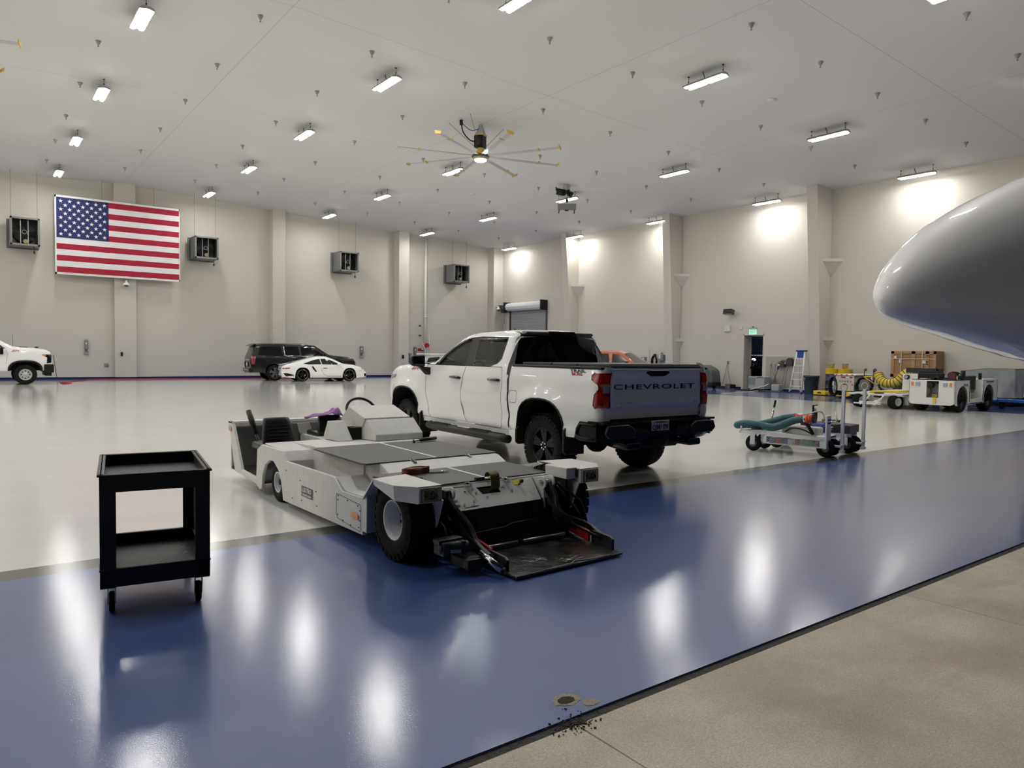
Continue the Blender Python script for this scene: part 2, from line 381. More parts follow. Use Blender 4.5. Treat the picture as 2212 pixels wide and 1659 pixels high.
# ------------------------------------------------------------ high-bay lights
m_tube = mat('lit_tube', (1,1,1), .4, emit=LAMP, ecol=(1,.985,.955))
m_shell = mat('lamp_housing', (.35,.35,.34), .4, metal=.3)
m_black = mat('matt_black', (.012,.012,.012), .5)
m_cable = mat('grey_cable', (.10,.10,.10), .5)
def make_light(label):
    t = thing('high_bay_light', label, 'ceiling light', group='linear high-bay lights under the ceiling')
    h = M(); L, Wd = 1.36, .36
    h.prism([(-Wd/2,0),(-Wd/2+.03,.05),(-.08,.09),(.08,.09),(Wd/2-.03,.05),(Wd/2,0),(Wd/2-.012,-.006),(0,.03),(-Wd/2+.012,-.006)], 'y', -L/2, L/2)
    h.box(-Wd/2+.01, Wd/2-.01, -.03, .03, -.004, .04)
    h.build('housing', m_shell, t)
    for sx in (-1, 1):
        for sy in (-1, 1):
            q = M(); x0, x1 = sx*.095-.05, sx*.095+.05; y0, y1 = (.035, L/2-.03) if sy > 0 else (-L/2+.03, -.035)
            r = .025
            q.add([(x0,y0+r,-.012),(x0+r,y0,-.012),(x1-r,y0,-.012),(x1,y0+r,-.012),(x1,y1-r,-.012),(x1-r,y1,-.012),(x0+r,y1,-.012),(x0,y1-r,-.012),
                   (x0+.012,y0+r,-.022),(x0+r,y0+.015,-.022),(x1-r,y0+.015,-.022),(x1-.012,y0+r,-.022),(x1-.012,y1-r,-.022),(x1-r,y1-.015,-.022),(x0+r,y1-.015,-.022),(x0+.012,y1-r,-.022)],
                  [tuple(range(15,7,-1))]+[(i,8+i,8+(i+1)%8,(i+1)%8) for i in range(8)])
            q.build('tube', m_tube, t)
    for y in (-L/2+.08, L/2-.08):
        M().cyl((0,y,.08),(0,y,.32),.006,n=6).cyl((0,y,.15),(0,y,.18),.018,n=8).cyl((0,y,.295),(0,y,.325),.03,n=8).build('hanger', m_black, t)
    M().tube([(0,.02,.08),(.01,.05,.18),(.0,.10,.32)], .014, 6).build('power_cable', m_cable, t)
    return t
LXS = [3.577, 10.25, 16.825, 23.30, 29.74]
nm = {0:'farthest left column', 1:'second column', 2:'third column', 3:'fourth column', 4:'column nearest the side wall'}
proto_light = make_light('x')
first = True
rown = ['row nearest the hangar door', 'second row from the hangar door', 'third row from the hangar door', 'third row from the back wall', 'second row from the back wall', 'row nearest the back wall']
allx = [(-16.5+0, None), (-9.7, None), (-3.2, None)]+[(x, i) for i, x in enumerate(LXS)]
for x, i in allx:
    for j in range(6):
        y = 6.80+6.649*j
        if i == 2 and j == 2: continue
        zc = ceilz(x)-.315
        lb = ('lit twin-tube high-bay light, %s, %s' % (nm[i], rown[j])) if i is not None else 'lit twin-tube high-bay light over the unseen left half, %s' % rown[j]
        if first: L0 = proto_light; L0.location = (x, y, zc); L0['label'] = lb; first = False; KID[L0.name] = kids(L0)
        else: dup(proto_light, (x, y, zc), None, lb)
# ------------------------------------------------------------ sprinkler heads
m_spr = mat('sprinkler_metal', (.32,.32,.31), .45, metal=.2)
SPX = [3.06+3.085*i for i in range(9)]; SPX = [6.618-.5+3.105*(i-1) for i in range(9)]
spr_y = [7.4,10.98,14.93,18.98,22.95,26.87,30.87,34.78,38.65]
spr = M().lathe([(.075,0),(.075,-.012),(.055,-.05),(.03,-.10),(.014,-.11),(.014,-.15),(.03,-.155),(.028,-.165),(.001,-.166)], n=10).build('sprinkler_head', m_spr)
k = 0
for i, x in enumerate(SPX):
    for j, y in enumerate(spr_y):
        if y > YB: continue
        o = spr if k == 0 else spr.copy()
        if k: COL.objects.link(o)
        o.location = (x, y, ceilz(x)); k += 1
        tag(o, 'small grey ceiling sprinkler head, one of the even grid', 'sprinkler', 'ceiling sprinkler heads')
# ------------------------------------------------------------ vehicle tools
m_wpaint = mat('white_car_paint', (.90,.90,.89), .32, coat=1, crough=.02, spec=.5)
m_rub = mat('tyre_rubber', (.009,.0085,.008), .8, spec=.25)
m_rim_b = mat('gloss_black_alloy', (.006,.006,.006), .35, spec=.3)
m_blk = mat('black_plastic', (.009,.009,.009), .45, spec=.35)
m_gblk = mat('gloss_black', (.008,.008,.008), .08, coat=1)
m_chr = mat('chrome', (.75,.75,.75), .12, metal=1)
m_steel = mat('brushed_steel', (.45,.45,.45), .35, metal=.9)
m_glass = mat('tinted_glass', (.004,.006,.006), .02, spec=.8, alpha=.80)
m_glassf = mat('light_tinted_glass', (.01,.02,.018), .02, spec=.8, alpha=.45)
m_red = mat('red_lens', (.30,.008,.012), .08, coat=1, spec=.7)
m_redl = mat('red_lens_bright', (.65,.02,.02), .12, coat=1)
m_clr = mat('clear_lens', (.35,.36,.40), .1, coat=1)
m_amb = mat('amber_lens', (.75,.22,.02), .2, coat=.6)
m_und = mat('underbody_black', (.006,.006,.006), .8)
m_int = mat('interior_charcoal', (.03,.03,.032), .7)
def lin(P, x):
    if x <= P[0][0]: return P[0][1]
    for i in range(len(P)-1):
        if x <= P[i+1][0]:
            a, b = P[i], P[i+1]; return a[1]+(b[1]-a[1])*(x-a[0])/max(b[0]-a[0], 1e-9)
    return P[-1][1]
def sm(a, b, x):
    t = max(0, min(1, (x-a)/(b-a))); return t*t*(3-2*t)
def wheel(par, c, R, w, rr, s, tread=0, style='split', rimm=None, lug=None, nsp=5, name='wheel', tm=None, deep=.02):
    """tyre with its rim; axis along the vehicle's Y, s=+1 when the outside is +Y"""
    rimm = rimm or m_rim_b; h = w/2; C = Vector(c); b = M()
    prof = [(rr-.012,-h*.80),(rr+.004,-h*.9),(rr+.03,-h*1.0),((rr+R)/2,-h*1.06),(R-.035,-h*1.0),(R-.010,-h*.86),(R-.001,-h*.6),(R,0),(R-.001,h*.6),(R-.010,h*.86),(R-.035,h*1.0),((rr+R)/2,h*1.06),(rr+.03,h*1.0),(rr+.004,h*.9),(rr-.012,h*.80)]
    b.lathe(prof, C, (0,s,0), n=56)
    if tread:
        n = tread; hb = .011
        for i in range(n):
            for row, (y0, y1, off) in enumerate(((-.97,-.52,0),(-.42,-.04,.5),(.04,.42,0),(.52,.97,.5))):
                a0 = 2*pi*(i+off)/n; a1 = a0+2*pi/n*.62; tw = .25*2*pi/n*(1 if row % 2 else -1)
                vs = []
                for rad_ in (R-.016, R+hb*(.6 if abs(y0) > .5 or abs(y1) > .5 else 1)):
                    for (a, y) in ((a0, y0), (a1, y0), (a1+tw, y1), (a0+tw, y1)):
                        rd = rad_-(.012 if abs(y) > .9 else 0)
                        vs.append(C+Vector((rd*cos(a), s*y*h, rd*sin(a))))
                b.add(vs, [(4,5,6,7),(0,4,7,3),(1,2,6,5),(0,1,5,4),(2,3,7,6)])
                if row in (0, 3):   # shoulder lug running down the sidewall
                    ys = -1.02 if row == 0 else 1.02; vs = []
                    for (rd, y) in ((R-.004, ys*.97), (R-.05, ys*1.05), (R-.05, ys*.95), (R-.01, ys*.9)):
                        for a in (a0, a1): vs.append(C+Vector((rd*cos(a), s*y*h, rd*sin(a))))
                    b.add(vs, [(0,1,3,2),(2,3,5,4),(4,5,7,6),(0,2,4,6),(1,7,5,3)])
    t = b.build(name, tm or m_rub, par)
    r = M(); yo = h*.86; r.lathe([(rr-.004,yo),(rr+.006,yo+.006),(rr-.006,yo+.004),(rr-.022,yo-.03),(rr-.035,-h*.7),(.05,-h*.72)], C, (0,s,0), n=40)
    def P(rad_, a, y): return C+Vector((rad_*cos(a), s*y, rad_*sin(a)))
    yf = yo-deep; hr = rr*.26
    if style == 'disc':
        r.lathe([(.001,yo+.005),(hr*.85,yo+.005),(hr,yo-.03),(rr*.55,yo-.045),(rr*.78,yo-.015),(rr-.01,yo-.035)], C, (0,s,0), n=40)
    elif style == 'dish':
        r.lathe([(.001,-.02),(hr*.8,-.02),(hr*1.2,-.04),(rr*.78,-.045),(rr*.93,yo*.5),(rr-.008,yo)], C, (0,s,0), n=40)
    else:
        r.lathe([(.001,yf+.004),(hr*.5,yf+.004),(hr*.55,yf),(hr,yf-.006),(hr,yf-.05)], C, (0,s,0), n=24)
        k = nsp
        for i in range(k):
            for d in ((-1, 1) if style == 'split' else (0,)):
                a = 2*pi*i/k+.3; wi = hr*.30 if d else hr*.55; wo = rr*.135 if d else rr*.14
                ao = a+d*.17; ai = a+d*.24
                u = Vector((-sin(a), 0, cos(a)))
                p0 = P(hr*.75, ai, 0); p1 = P(rr*.97, ao, 0); dr = (p1-p0).normalized(); nn = Vector((-dr.z, 0, dr.x))
                vs = []
                for q, ww, ys in ((p0, wi, yf), (p1, wo, yf+.012*(rr/.25))):
                    for sg in (-1, 1):
                        for dy in (0, -.035): 
                            vv = q+nn*sg*(ww+(.006 if dy else 0)); vs.append(Vector((vv.x, C.y+s*(ys+dy), vv.z)))
                r.add(vs, [(0,2,6,4),(1,5,7,3),(0,4,5,1),(2,3,7,6),(0,1,3,2),(4,6,7,5)])
    ro = r.build('rim', rimm, t)
    if style == 'disc':
        q = M(); 
        for i in range(8): q.cyl(P(rr*.66, 2*pi*i/8, yo-.03), P(rr*.66, 2*pi*i/8, yo-.019), .026*rr/.22, n=10)
        q.build('vent_hole', m_und, t)
    if lug:
        q = M()
        for i in range(6 if style != 'dish' else 8):
            a = 2*pi*i/(6 if style != 'dish' else 8)+.3; y0 = {'dish': -.04, 'disc': yo-.03}.get(style, yf-.01); rl = hr*.72 if style != 'dish' else rr*.45
            q.cyl(P(rl, a, y0), P(rl, a, y0+(.06 if style == 'dish' else .03)), .011*R/.4*(1.7 if style == 'dish' else 1), n=6)
        q.build('lug_nut', lug, t)
    return t
class Shell:
    def __init__(s, top, yfn, crown=.03, rnd=.08): s.top = top; s.y = yfn; s.crown = crown; s.rnd = rnd
    def zt(s, x): return lin(s.top, x)
    def yy(s, x, z):
        y = s.y(x, z); h = s.zt(x)-z; r = s.rnd
        if h < r: y -= r-sqrt(max(0, r*r-(r-max(h, 0))**2))
        return y
    def side(s, b, outline, holes=(), sg=1, off=0, step=.06):
        b.panel(outline, holes, lambda x, z: Vector((x, sg*(s.yy(x, z)+off), z)), step, flip=(sg > 0)); return b
    def strip(s, b, x0, x1, off=0, n=14, inset=0, dx=.05, crown=None):
        xs = [x0]
        pts = sorted(set([p[0] for p in s.top if x0 < p[0] < x1]+[x0, x1])); L = []
        for i in range(len(pts)-1):
            d = pts[i+1]-pts[i]; dz = s.zt(pts[i+1]-1e-6)-s.zt(pts[i]+1e-6); k = max(1, int(sqrt(d*d+dz*dz)/dx))
            L += [pts[i]+d*t/k for t in range(k)]
        L.append(pts[-1]); rings = []
        cr = s.crown if crown is None else crown
        for x in L:
            z = s.zt(x); y = s.yy(x, z)-inset
            rings.append([Vector((x, y*(1-2*t/n), z+off+cr*(1-(1-2*t/n)**2))) for t in range(n+1)])
        o = b.smooth; b.smooth = True; b.loft(rings, False, False); b.smooth = o
        return b
def arch(cx, cz, a, h, z0, n=14, front_first=True):
    """arch opening from (cx+a,z0) over the top to (cx-a,z0); squarish ellipse"""
    out = []
    for i in range(n+1):
        t = pi*i/n; c_, s_ = cos(t), sin(t)
        out.append((cx+a*(abs(c_)**.8)*(1 if c_ >= 0 else -1), z0+(h-(z0-cz))*(s_**.75) if s_ > 1e-6 else z0))
    return out
def strip_line(b, pts, w_, fn, off=.002):
    """thin raised line following 2-D points mapped by fn"""
    P = [fn(*p) for p in pts]
    return b.tube([Vector(p) for p in P], w_, 5)
# ------------------------------------------------------------ white crew-cab pickup
TK = thing('pickup_truck', 'white lifted crew-cab pickup with black wheels and black bed cover', 'pickup truck', (6.874, 7.19, 0), rad(88.74))
def ybase(x, z):
    y = .975
    y += .012*math.exp(-((z-.98)/.10)**2)                       # mid crease
    y -= .020*sm(.86, .74, z)-.014*sm(.74,.62,z)                # lower scoop
    y -= .035*sm(.62, .48, z)                                   # rocker tuck
    y -= .030*sm(1.22, 1.42, z)
    for cx in (0, 3.745):                                       # flares round the wheel openings
        d = sqrt((x-cx)**2*1.25+(max(z,.4)-.405)**2); y += .040*sm(.86, .60, d)*sm(1.30,1.05,z)
    y -= .16*max(0, x-3.95)**1.6*1.6
    if z > 1.40: y -= .50*(z-1.40)
    return y
TT = [(.775,1.30),(.79,1.42),(.86,1.80),(.885,1.872),(.98,1.893),(1.4,1.908),(1.9,1.892),(2.15,1.86),(2.32,1.80),(2.62,1.60),(2.88,1.43),(3.1,1.41),(3.6,1.39),(4.1,1.35),(4.32,1.30),(4.46,1.22),(4.52,1.1),(4.56,.9),(4.57,.6)]
SH = Shell(TT, ybase, crown=.035, rnd=.07)
def fsh(x, z, o=0, sg=1): return Vector((x, sg*(SH.yy(x, z)+o), z))
DLO = [(2.79,1.385),(2.62,1.535),(2.42,1.685),(2.22,1.775),(2.02,1.815),(1.75,1.828),(1.06,1.815),(1.045,1.78),(1.0,1.50),(1.06,1.435),(1.24,1.385)]
d1 = [(3.03,1.385),(3.045,1.27),(3.03,1.0),(2.98,.72),(2.915,.545),(1.83,.545),(1.87,.65),(1.955,.84),(1.965,1.0),(1.90,1.25),(1.86,1.385)]
d2 = [(1.852,1.385),(1.892,1.25),(1.955,1.0),(1.945,.84),(1.86,.65),(1.82,.545),(.93,.545),(.90,.60),(.895,1.28),(.93,1.385)]
for sg in (1, -1):
    SH.side(M(), d1, sg=sg).build('front_door', m_wpaint, TK); SH.side(M(), d2, sg=sg).build('rear_door', m_wpaint, TK)
    fr = [(4.55,.66)]+[(4.30,.62),(4.26,.62)]+arch(3.745,.405,.49,.60,.60)+[(3.2,.56),(2.925,.545),(2.99,.72),(3.04,1.0),(3.053,1.27),(3.04,1.39),(3.3,1.40),(3.6,1.385),(4.1,1.345),(4.32,1.295),(4.44,1.21),(4.50,1.1),(4.54,.9)]
    SH.side(M(), fr, sg=sg).build('fender', m_wpaint, TK)
    up = [(3.03,1.392),(2.89,1.425),(2.62,1.595),(2.32,1.795),(2.15,1.855),(1.9,1.887),(1.4,1.903),(.98,1.888),(.885,1.867),(.86,1.80),(.80,1.43),(.785,1.30),(.765,1.28),(.745,1.0),(.735,.54),(.922,.538),(.892,.60),(.887,1.28),(.922,1.392)]
    SH.side(M(), up, [DLO], sg=sg, step=.05).build('cab_side', m_wpaint, TK)
    SH.side(M(), [(3.2,.555),(2.92,.54),(.74,.535),(.74,.47),(3.18,.47)], sg=sg).build('rocker_panel', m_wpaint, TK)
    # glass and black frames
    wf = [(2.70,1.40),(2.58,1.52),(2.40,1.655),(2.20,1.745),(2.01,1.79),(1.885,1.40)]
    wr = [(1.67,1.40),(1.80,1.80),(1.085,1.79),(1.035,1.52),(1.09,1.45),(1.26,1.40)]
    SH.side(M(), wf, sg=sg, off=-.012).build('front_window', m_glassf, TK); SH.side(M(), wr, sg=sg, off=-.012).build('rear_window', m_glass, TK)
    SH.side(M(), DLO, [wf, wr], sg=sg, off=-.006, step=.04).build('window_frame', m_blk, TK)
    for pts in ([(2.66,1.435),(2.56,1.54),(2.38,1.67),(2.19,1.757),(2.03,1.80)], [(1.77,1.80),(1.10,1.79)]):
        q = M(); q.tube([fsh(x, z-.012, .010, sg) for x, z in pts], .022, 6); q.build('rain_visor', m_gblk, TK)
    M().tube([fsh(x, z, -.001, sg) for x, z in ((1.862,1.37),(1.898,1.25),(1.96,1.0),(1.95,.84),(1.865,.65),(1.825,.55))], .0035, 4).build('door_gap', m_und, TK)
    # bed side wraps round the rear corner to the tailgate
    def bed(a, z, o=0):
        XC = -1.02; yb_ = SH.y(max(a, XC), min(z, 1.40))+o-.012*sm(1.36,1.43,z); R_ = .08
        if a >= XC: return Vector((a, sg*yb_, z))
        s_ = XC-a; q = R_*pi/2
        if s_ < q: t = s_/R_; return Vector((XC-(R_+o)*sin(t), sg*(yb_-(R_+o)*(1-cos(t))), z))
        return Vector((XC-R_-o, sg*(yb_-R_-(s_-q)), z))
    lamp = [(-1.235,1.362),(-.99,1.362),(-.955,1.335),(-.96,1.285),(-1.065,1.225),(-1.075,1.175),(-1.02,1.11),(-1.01,.985),(-1.035,.955),(-1.235,.955)]
    bs = [(.70,1.425),(.66,1.43),(-1.235,1.43)]+lamp+[(-1.235,.80),(-.90,.79),(-.84,.70),(-.80,.57)]+arch(0,.405,.485,.605,.575)[::-1]+[(.70,.535),(.715,1.0)]
    M().panel(bs, [], bed, .055, flip=sg > 0).build('bed_side', m_wpaint, TK)
    tl = M(); tl.panel(lamp, [], lambda a, z: bed(a, z, .006-.012*sm(.03,0,abs(z-1.17))), .035, flip=sg > 0); tl.build('tail_lamp', m_red, TK)
    TLO = COL.objects['tail_lamp'] if sg > 0 else COL.objects[-1]
    q = M().panel([(-1.225,1.21),(-1.12,1.205),(-1.12,1.13),(-1.225,1.125)], [], lambda a, z: bed(a, z, .012), .03, flip=sg > 0); q.build('reversing_lens', m_clr, TLO)
    q = M().panel([(-1.22,1.34),(-1.12,1.34),(-1.12,1.25),(-1.22,1.25)], [], lambda a, z: bed(a, z, .010), .03, flip=sg > 0); q.panel([(-1.22,1.09),(-1.10,1.09),(-1.15,.98),(-1.22,.98)], [], lambda a, z: bed(a, z, .010), .03, flip=sg > 0); q.build('brake_lens', m_redl, TLO)
    M().tube([bed(a, z, .004) for a, z in lamp], .008, 5).build('lamp_bezel', m_gblk, TLO)
    # arch lips, wheel wells, flaps
    for cx, aw, ah, z0 in ((0,.485,.605,.575), (3.745,.49,.60,.60)):
        pts = arch(cx,.405,aw,ah,z0); fn_ = (lambda x, z: bed(x, z, .002)) if cx == 0 else (lambda x, z: fsh(x, z, .002, sg))
        M().tube([fn_(x, z) for x, z in pts], .012, 6).build('arch_moulding', m_blk, TK)
        wl = M(); rings = []
        for yv in (.985, .55): rings.append([Vector((x, sg*yv, z)) for x, z in pts])
        wl.smooth = True; wl.loft(rings, False, False); wl.smooth = False; wl.quad(*[Vector((x, sg*.55, z)) for x, z in pts]); wl.build('wheel_well', m_und, TK)
    for x, z0, z1, t in ((3.14,.28,.64,.022), (.47,.37,.62,.015), (-.52,.34,.69,.02)):
        q = M(); q.add([(x-.02,sg*.70,z0),(x+.0,sg*1.0,z0),(x+.0,sg*1.0,z0+.02),(x-.02,sg*.70,z0+.02)], [])
        q.prism([(.70*sg,z0),(.985*sg,z0),(1.03*sg,z0+.03),(1.03*sg,z1-.05),(.985*sg,z1),(.70*sg,z1)], 'x', x-t, x+t); q.build('mud_flap', mat('flap_rubber', (.004,.004,.004), .6), TK, bevel=.01)
    wheel(TK, (0,sg*.81,.395), .395, .275, .232, sg, tread=40, lug=m_chr); wheel(TK, (3.745,sg*.81,.395), .395, .275, .232, sg, tread=40, lug=m_chr)
    # step bar
    q = M(); q.tube([(2.93,sg*.90,.43),(2.88,sg*1.0,.425),(2.7,sg*1.03,.42),(.80,sg*1.03,.42),(.64,sg*1.02,.42)], .058, 12); sb = q.build('step_bar', m_blk, TK)
    for xx in (2.45, 1.35):
        q = M(); q.prism([(xx-.30,.445),(xx+.30,.445),(xx+.24,.485),(xx-.24,.485)], 'y', sg*.985, sg*1.075)
        for i in range(9): q.box(xx-.23+i*.052, xx-.205+i*.052, min(sg*.99,sg*1.07), max(sg*.99,sg*1.07), .485, .492)
        q.build('step_pad', m_blk, sb)
        M().box(xx-.04, xx+.04, min(sg*.75,sg*1.0), max(sg*.75,sg*1.0), .41, .44).build('step_bracket', m_und, sb)
    # mirror
    q = M(); mx, my = 3.0, 1.0
    q.add([(mx+.12,sg*(my+.04),1.37),(mx+.12,sg*(my+.26),1.39),(mx+.11,sg*(my+.25),1.50),(mx+.12,sg*(my+.04),1.515),
           (mx-.06,sg*(my+.03),1.345),(mx-.06,sg*(my+.285),1.36),(mx-.06,sg*(my+.275),1.53),(mx-.06,sg*(my+.035),1.545)], [(0,1,2,3),(7,6,5,4),(0,4,5,1),(1,5,6,2),(2,6,7,3),(3,7,4,0)])
    mo = q.build('door_mirror', m_blk, TK, bevel=.03, seg=3)
    M().quad((mx-.066,sg*(my+.055),1.372),(mx-.066,sg*(my+.262),1.385),(mx-.066,sg*(my+.255),1.508),(mx-.066,sg*(my+.058),1.52)).build('mirror_glass', mat('mirror_glass', (.05,.07,.08), .03, metal=.9), mo)
    q = M(); q.add([(mx+.06,sg*.955,1.30),(mx-.12,sg*.955,1.22),(mx-.08,sg*.955,1.34),(mx+.05,sg*(my+.14),1.365),(mx-.04,sg*(my+.14),1.36),(mx-.02,sg*(my+.02),1.225)], [(0,3,4,2),(0,5,3),(5,4,3),(1,2,4,5),(0,1,5),(0,2,1)]); q.build('mirror_arm', m_blk, mo)
    # door handles, fuel door
    for hx in (2.10, 1.06):
        q = M(); q.tube([fsh(hx+.125,1.205,.005,sg), fsh(hx+.10,1.21,.035,sg), fsh(hx,1.212,.042,sg), fsh(hx-.10,1.21,.035,sg), fsh(hx-.125,1.205,.005,sg)], [.018,.024,.024,.024,.018], 8); ho = q.build('door_handle', m_gblk, TK)
        M().ball(fsh(hx,1.205,-.035,sg), .055, 8, (1.0,.6,.8)).build('handle_recess', m_steel, ho)
    M().box(.27,.31,*( (.98,.99) if sg>0 else (-.99,-.98)),.99,1.0).build('trim_clip', m_blk, TK)
    bd = []
    if sg > 0:
        fu = [(.52,.94),(.54,.92),(.67,.92),(.69,.94),(.69,1.06),(.67,1.08),(.54,1.08),(.52,1.06),(.52,.94)]
        M().tube([bed(x, z, .000) for x, z in fu], .003, 4).build('fuel_door', m_und, TK)
        for txt, z, m_, w_, x_ in (('TRAIL', 1.380, m_gblk, 2.0, -.69), ('BOSS', 1.341, mat('red_decal', (.45,.02,.02), .4), 1.55, -.685)):
            o = lettering(txt, .055, m_, TK, 'decal', sx=w_, bold=.0004, shear=-.2); orient(o, (x_, bed(x_, z, .006).y, z), (-1,0,0), (0,0,1))
        o = lettering('Z71', .11, mat('red_decal'), TK, 'decal', sx=1.3, bold=.002, shear=.3); orient(o, (3.42, fsh(3.42,1.33,.006).y, 1.33), (-1,0,0), (0,-.3,1))
    # head lamp
    q = M().panel([(4.10,1.20),(4.40,1.19),(4.48,1.10),(4.30,1.12),(4.15,1.15)], [], lambda x, z: fsh(x, z, .006, sg), .04, flip=sg > 0); q.build('head_lamp', m_clr, TK)
# roof, hood, screens
M_ = SH.strip(M(), .86, 2.30, crown=.035); M_.build('roof', m_wpaint, TK)
SH.strip(M(), 2.92, 4.57, crown=.05).build('hood', m_wpaint, TK)
SH.strip(M(), 2.30, 2.92, off=0, inset=.03, crown=.045).build('windscreen', m_glass, TK)
# rear of the cab
def rearw(y, z): return Vector((.85+.03*(z-1.40)/.43-.02*(1-(y/.8)**2) if True else 0, y, z))
hw = lambda z: SH.yy(.90, z)
cabr = [(hw(1.05),1.05),(hw(1.3),1.30),(hw(1.42),1.42),(hw(1.8)-.01,1.80),(.60,1.885),(0,1.912),(-.60,1.885),(-hw(1.8)+.01,1.80),(-hw(1.42),1.42),(-hw(1.3),1.30),(-hw(1.05),1.05)]
rgl = [(.79,1.40),(.70,1.79),(.66,1.85),(-.66,1.85),(-.70,1.79),(-.79,1.40)]
M().panel(cabr, [rgl], rearw, .06, flip=True).build('cab_rear', m_wpaint, TK)
M().panel(rgl, [], lambda y, z: rearw(y, z)+Vector((-.004,0,0)), .08, flip=True).build('rear_screen', mat('privacy_glass', (.002,.002,.003), .03, spec=.6, alpha=.985), TK)
q = M(); q.add([(.80,y,z) for y, z in ((.64,1.862),(-.64,1.862),(-.60,1.895),(.60,1.895))]+[(.90,y,z) for y, z in ((.66,1.85),(-.66,1.85),(-.62,1.90),(.62,1.90))], [(0,3,2,1),(4,5,6,7),(0,1,5,4),(1,2,6,5),(2,3,7,6),(3,0,4,7)]); q.build('roof_spoiler', mat('grey_visor', (.08,.08,.085), .4), TK, bevel=.01)
q = M(); q.prism([(.27,1.855),(.24,1.905),(-.24,1.905),(-.27,1.855),(-.12,1.842),(.12,1.842)], 'x', .775, .80); bo = q.build('high_brake_lamp', m_gblk, TK)
M().quad((.772,.13,1.865),(.772,-.13,1.865),(.772,-.12,1.895),(.772,.12,1.895)).build('brake_lens', mat('dark_red_lens', (.05,.004,.004), .2), bo)
q = M(); q.prism([(2.02,1.905),(1.90,1.905),(1.925,1.96),(1.95,1.975)], 'y', -.015+.0, .015); q.build('antenna_fin', m_gblk, TK, bevel=.008)
# bed, tailgate, cover
_TAIL0 = set(COL.objects)
q = M(); q.box(-1.12,.70,-.78,.78,.78,.80); q.box(.70,.72,-.93,.93,.6,1.41); q.build('bed_floor', m_und, TK)
for sg in (1,-1):
    M().box(-1.09,.69,min(sg*.80,sg*.945),max(sg*.80,sg*.945),1.40,1.437).build('bed_rail_cap', m_blk, TK, bevel=.012)
m_ton = mat('tonneau_vinyl', (.055,.055,.055), .55)
q = M(); q.box(.02,.64,-.80,.80,1.432,1.468); q.build('bed_cover_panel', m_ton, TK, bevel=.01)
q = M(); q.box(-.58,.0,-.80,.80,1.432,1.468); q.build('bed_cover_panel', m_ton, TK, bevel=.01)
q = M(); q.box(-1.18,-.60,-.80,.80,1.436,1.472); q.box(-1.20,-1.16,-.80,.80,1.425,1.455); q.build('bed_cover_panel', m_ton, TK, bevel=.01)
def gate(y, z):
    a = abs(y); x = -1.195
    rec = sm(1.285,1.265,z)*sm(1.085,1.105,z)*sm(.75,.72,a+ (1.28-z)*.1)
    x += .020*rec
    x += .012*sm(1.06,.98,z)*sm(.90,.98,z)*sm(.78,.70,a)*0
    x += .022*sm(.965,.945,z)
    x -= .010*math.exp(-((z-.985)/.02)**2)
    x -= .018*sm(1.36,1.41,z); x += .03*sm(1.42,1.435,z)
    return Vector((x, y, z))
M().panel([(.797,.815),(.797,1.432),(-.797,1.432),(-.797,.815)], [[(.20,1.378),(.16,1.392),(-.16,1.392),(-.20,1.378),(-.20,1.358),(-.12,1.322),(.12,1.322),(.20,1.358)]], gate, .03, flip=True).build('tailgate', m_wpaint, TK)
TG = COL.objects['tailgate']
M().prism([(.20,1.378),(.16,1.392),(-.16,1.392),(-.20,1.378),(-.20,1.358),(-.12,1.322),(.12,1.322),(.20,1.358)], 'x', -1.205, -1.16).build('tailgate_handle', m_blk, TG, bevel=.006)
M().box(-1.17,-1.13,-.797,.797,.80,1.42).build('tailgate_inner', m_und, TG)
lt = lettering('CHEVROLET', .088, m_gblk, TG, 'badge_lettering', sx=2.85, bold=-.0004, spacing=1.06); orient(lt, (-1.182,.022,1.193), (0,-1,0), (0,0,1))
lt = lettering('SILVERADO', .038, m_chr, TG, 'badge_lettering', sx=1.75, bold=.0006); orient(lt, (-1.207,.57,1.0), (0,-1,0), (0,0,1))
lt = lettering('LT', .042, m_chr, TG, 'badge_lettering', sx=1.5, bold=.0006); orient(lt, (-1.207,-.70,1.0), (0,-1,0), (0,0,1))
# rear bumper
def prof_b(y):
    t = abs(y)/1.0; return -1.30+.10*sm(.72,1.0,t)
bo = M(); out = [(.99,.70),(1.0,.58),(.90,.545),(.42,.53),(.22,.60),(-.22,.60),(-.42,.53),(-.90,.545),(-1.0,.58),(-.99,.70),(-.95,.785),(-.42,.80),(-.33,.775),(-.24,.66),(.24,.66),(.33,.775),(.42,.80),(.95,.785)]
bo.panel(out, [], lambda y, z: Vector((prof_b(y)+.03*sm(.62,.54,z)+.02*sm(.74,.8,z), y, z)), .05, flip=True)
for sg in (1,-1):
    # wrap-round ends with the corner step pocket
    bo.panel([(-1.20,.785),(-.90,.785),(-.83,.70),(-.80,.575),(-.92,.55),(-1.20,.56)], [], lambda x, z: Vector((x, sg*(1.005-.02*sm(-1.0,-1.2,x)*0+.012*sm(-.8,-1.0,x)), z)), .05, flip=sg > 0)
bo.box(-1.29,-1.12,-.99,.99,.765,.79); bo.box(-1.28,-1.12,-.42,.42,.60,.64); bo.box(-1.10,-1.0,-.9,.9,.57,.76)
bb_ = bo.build('rear_bumper', mat('bumper_black', (.006,.006,.006), .25, spec=.35), TK)
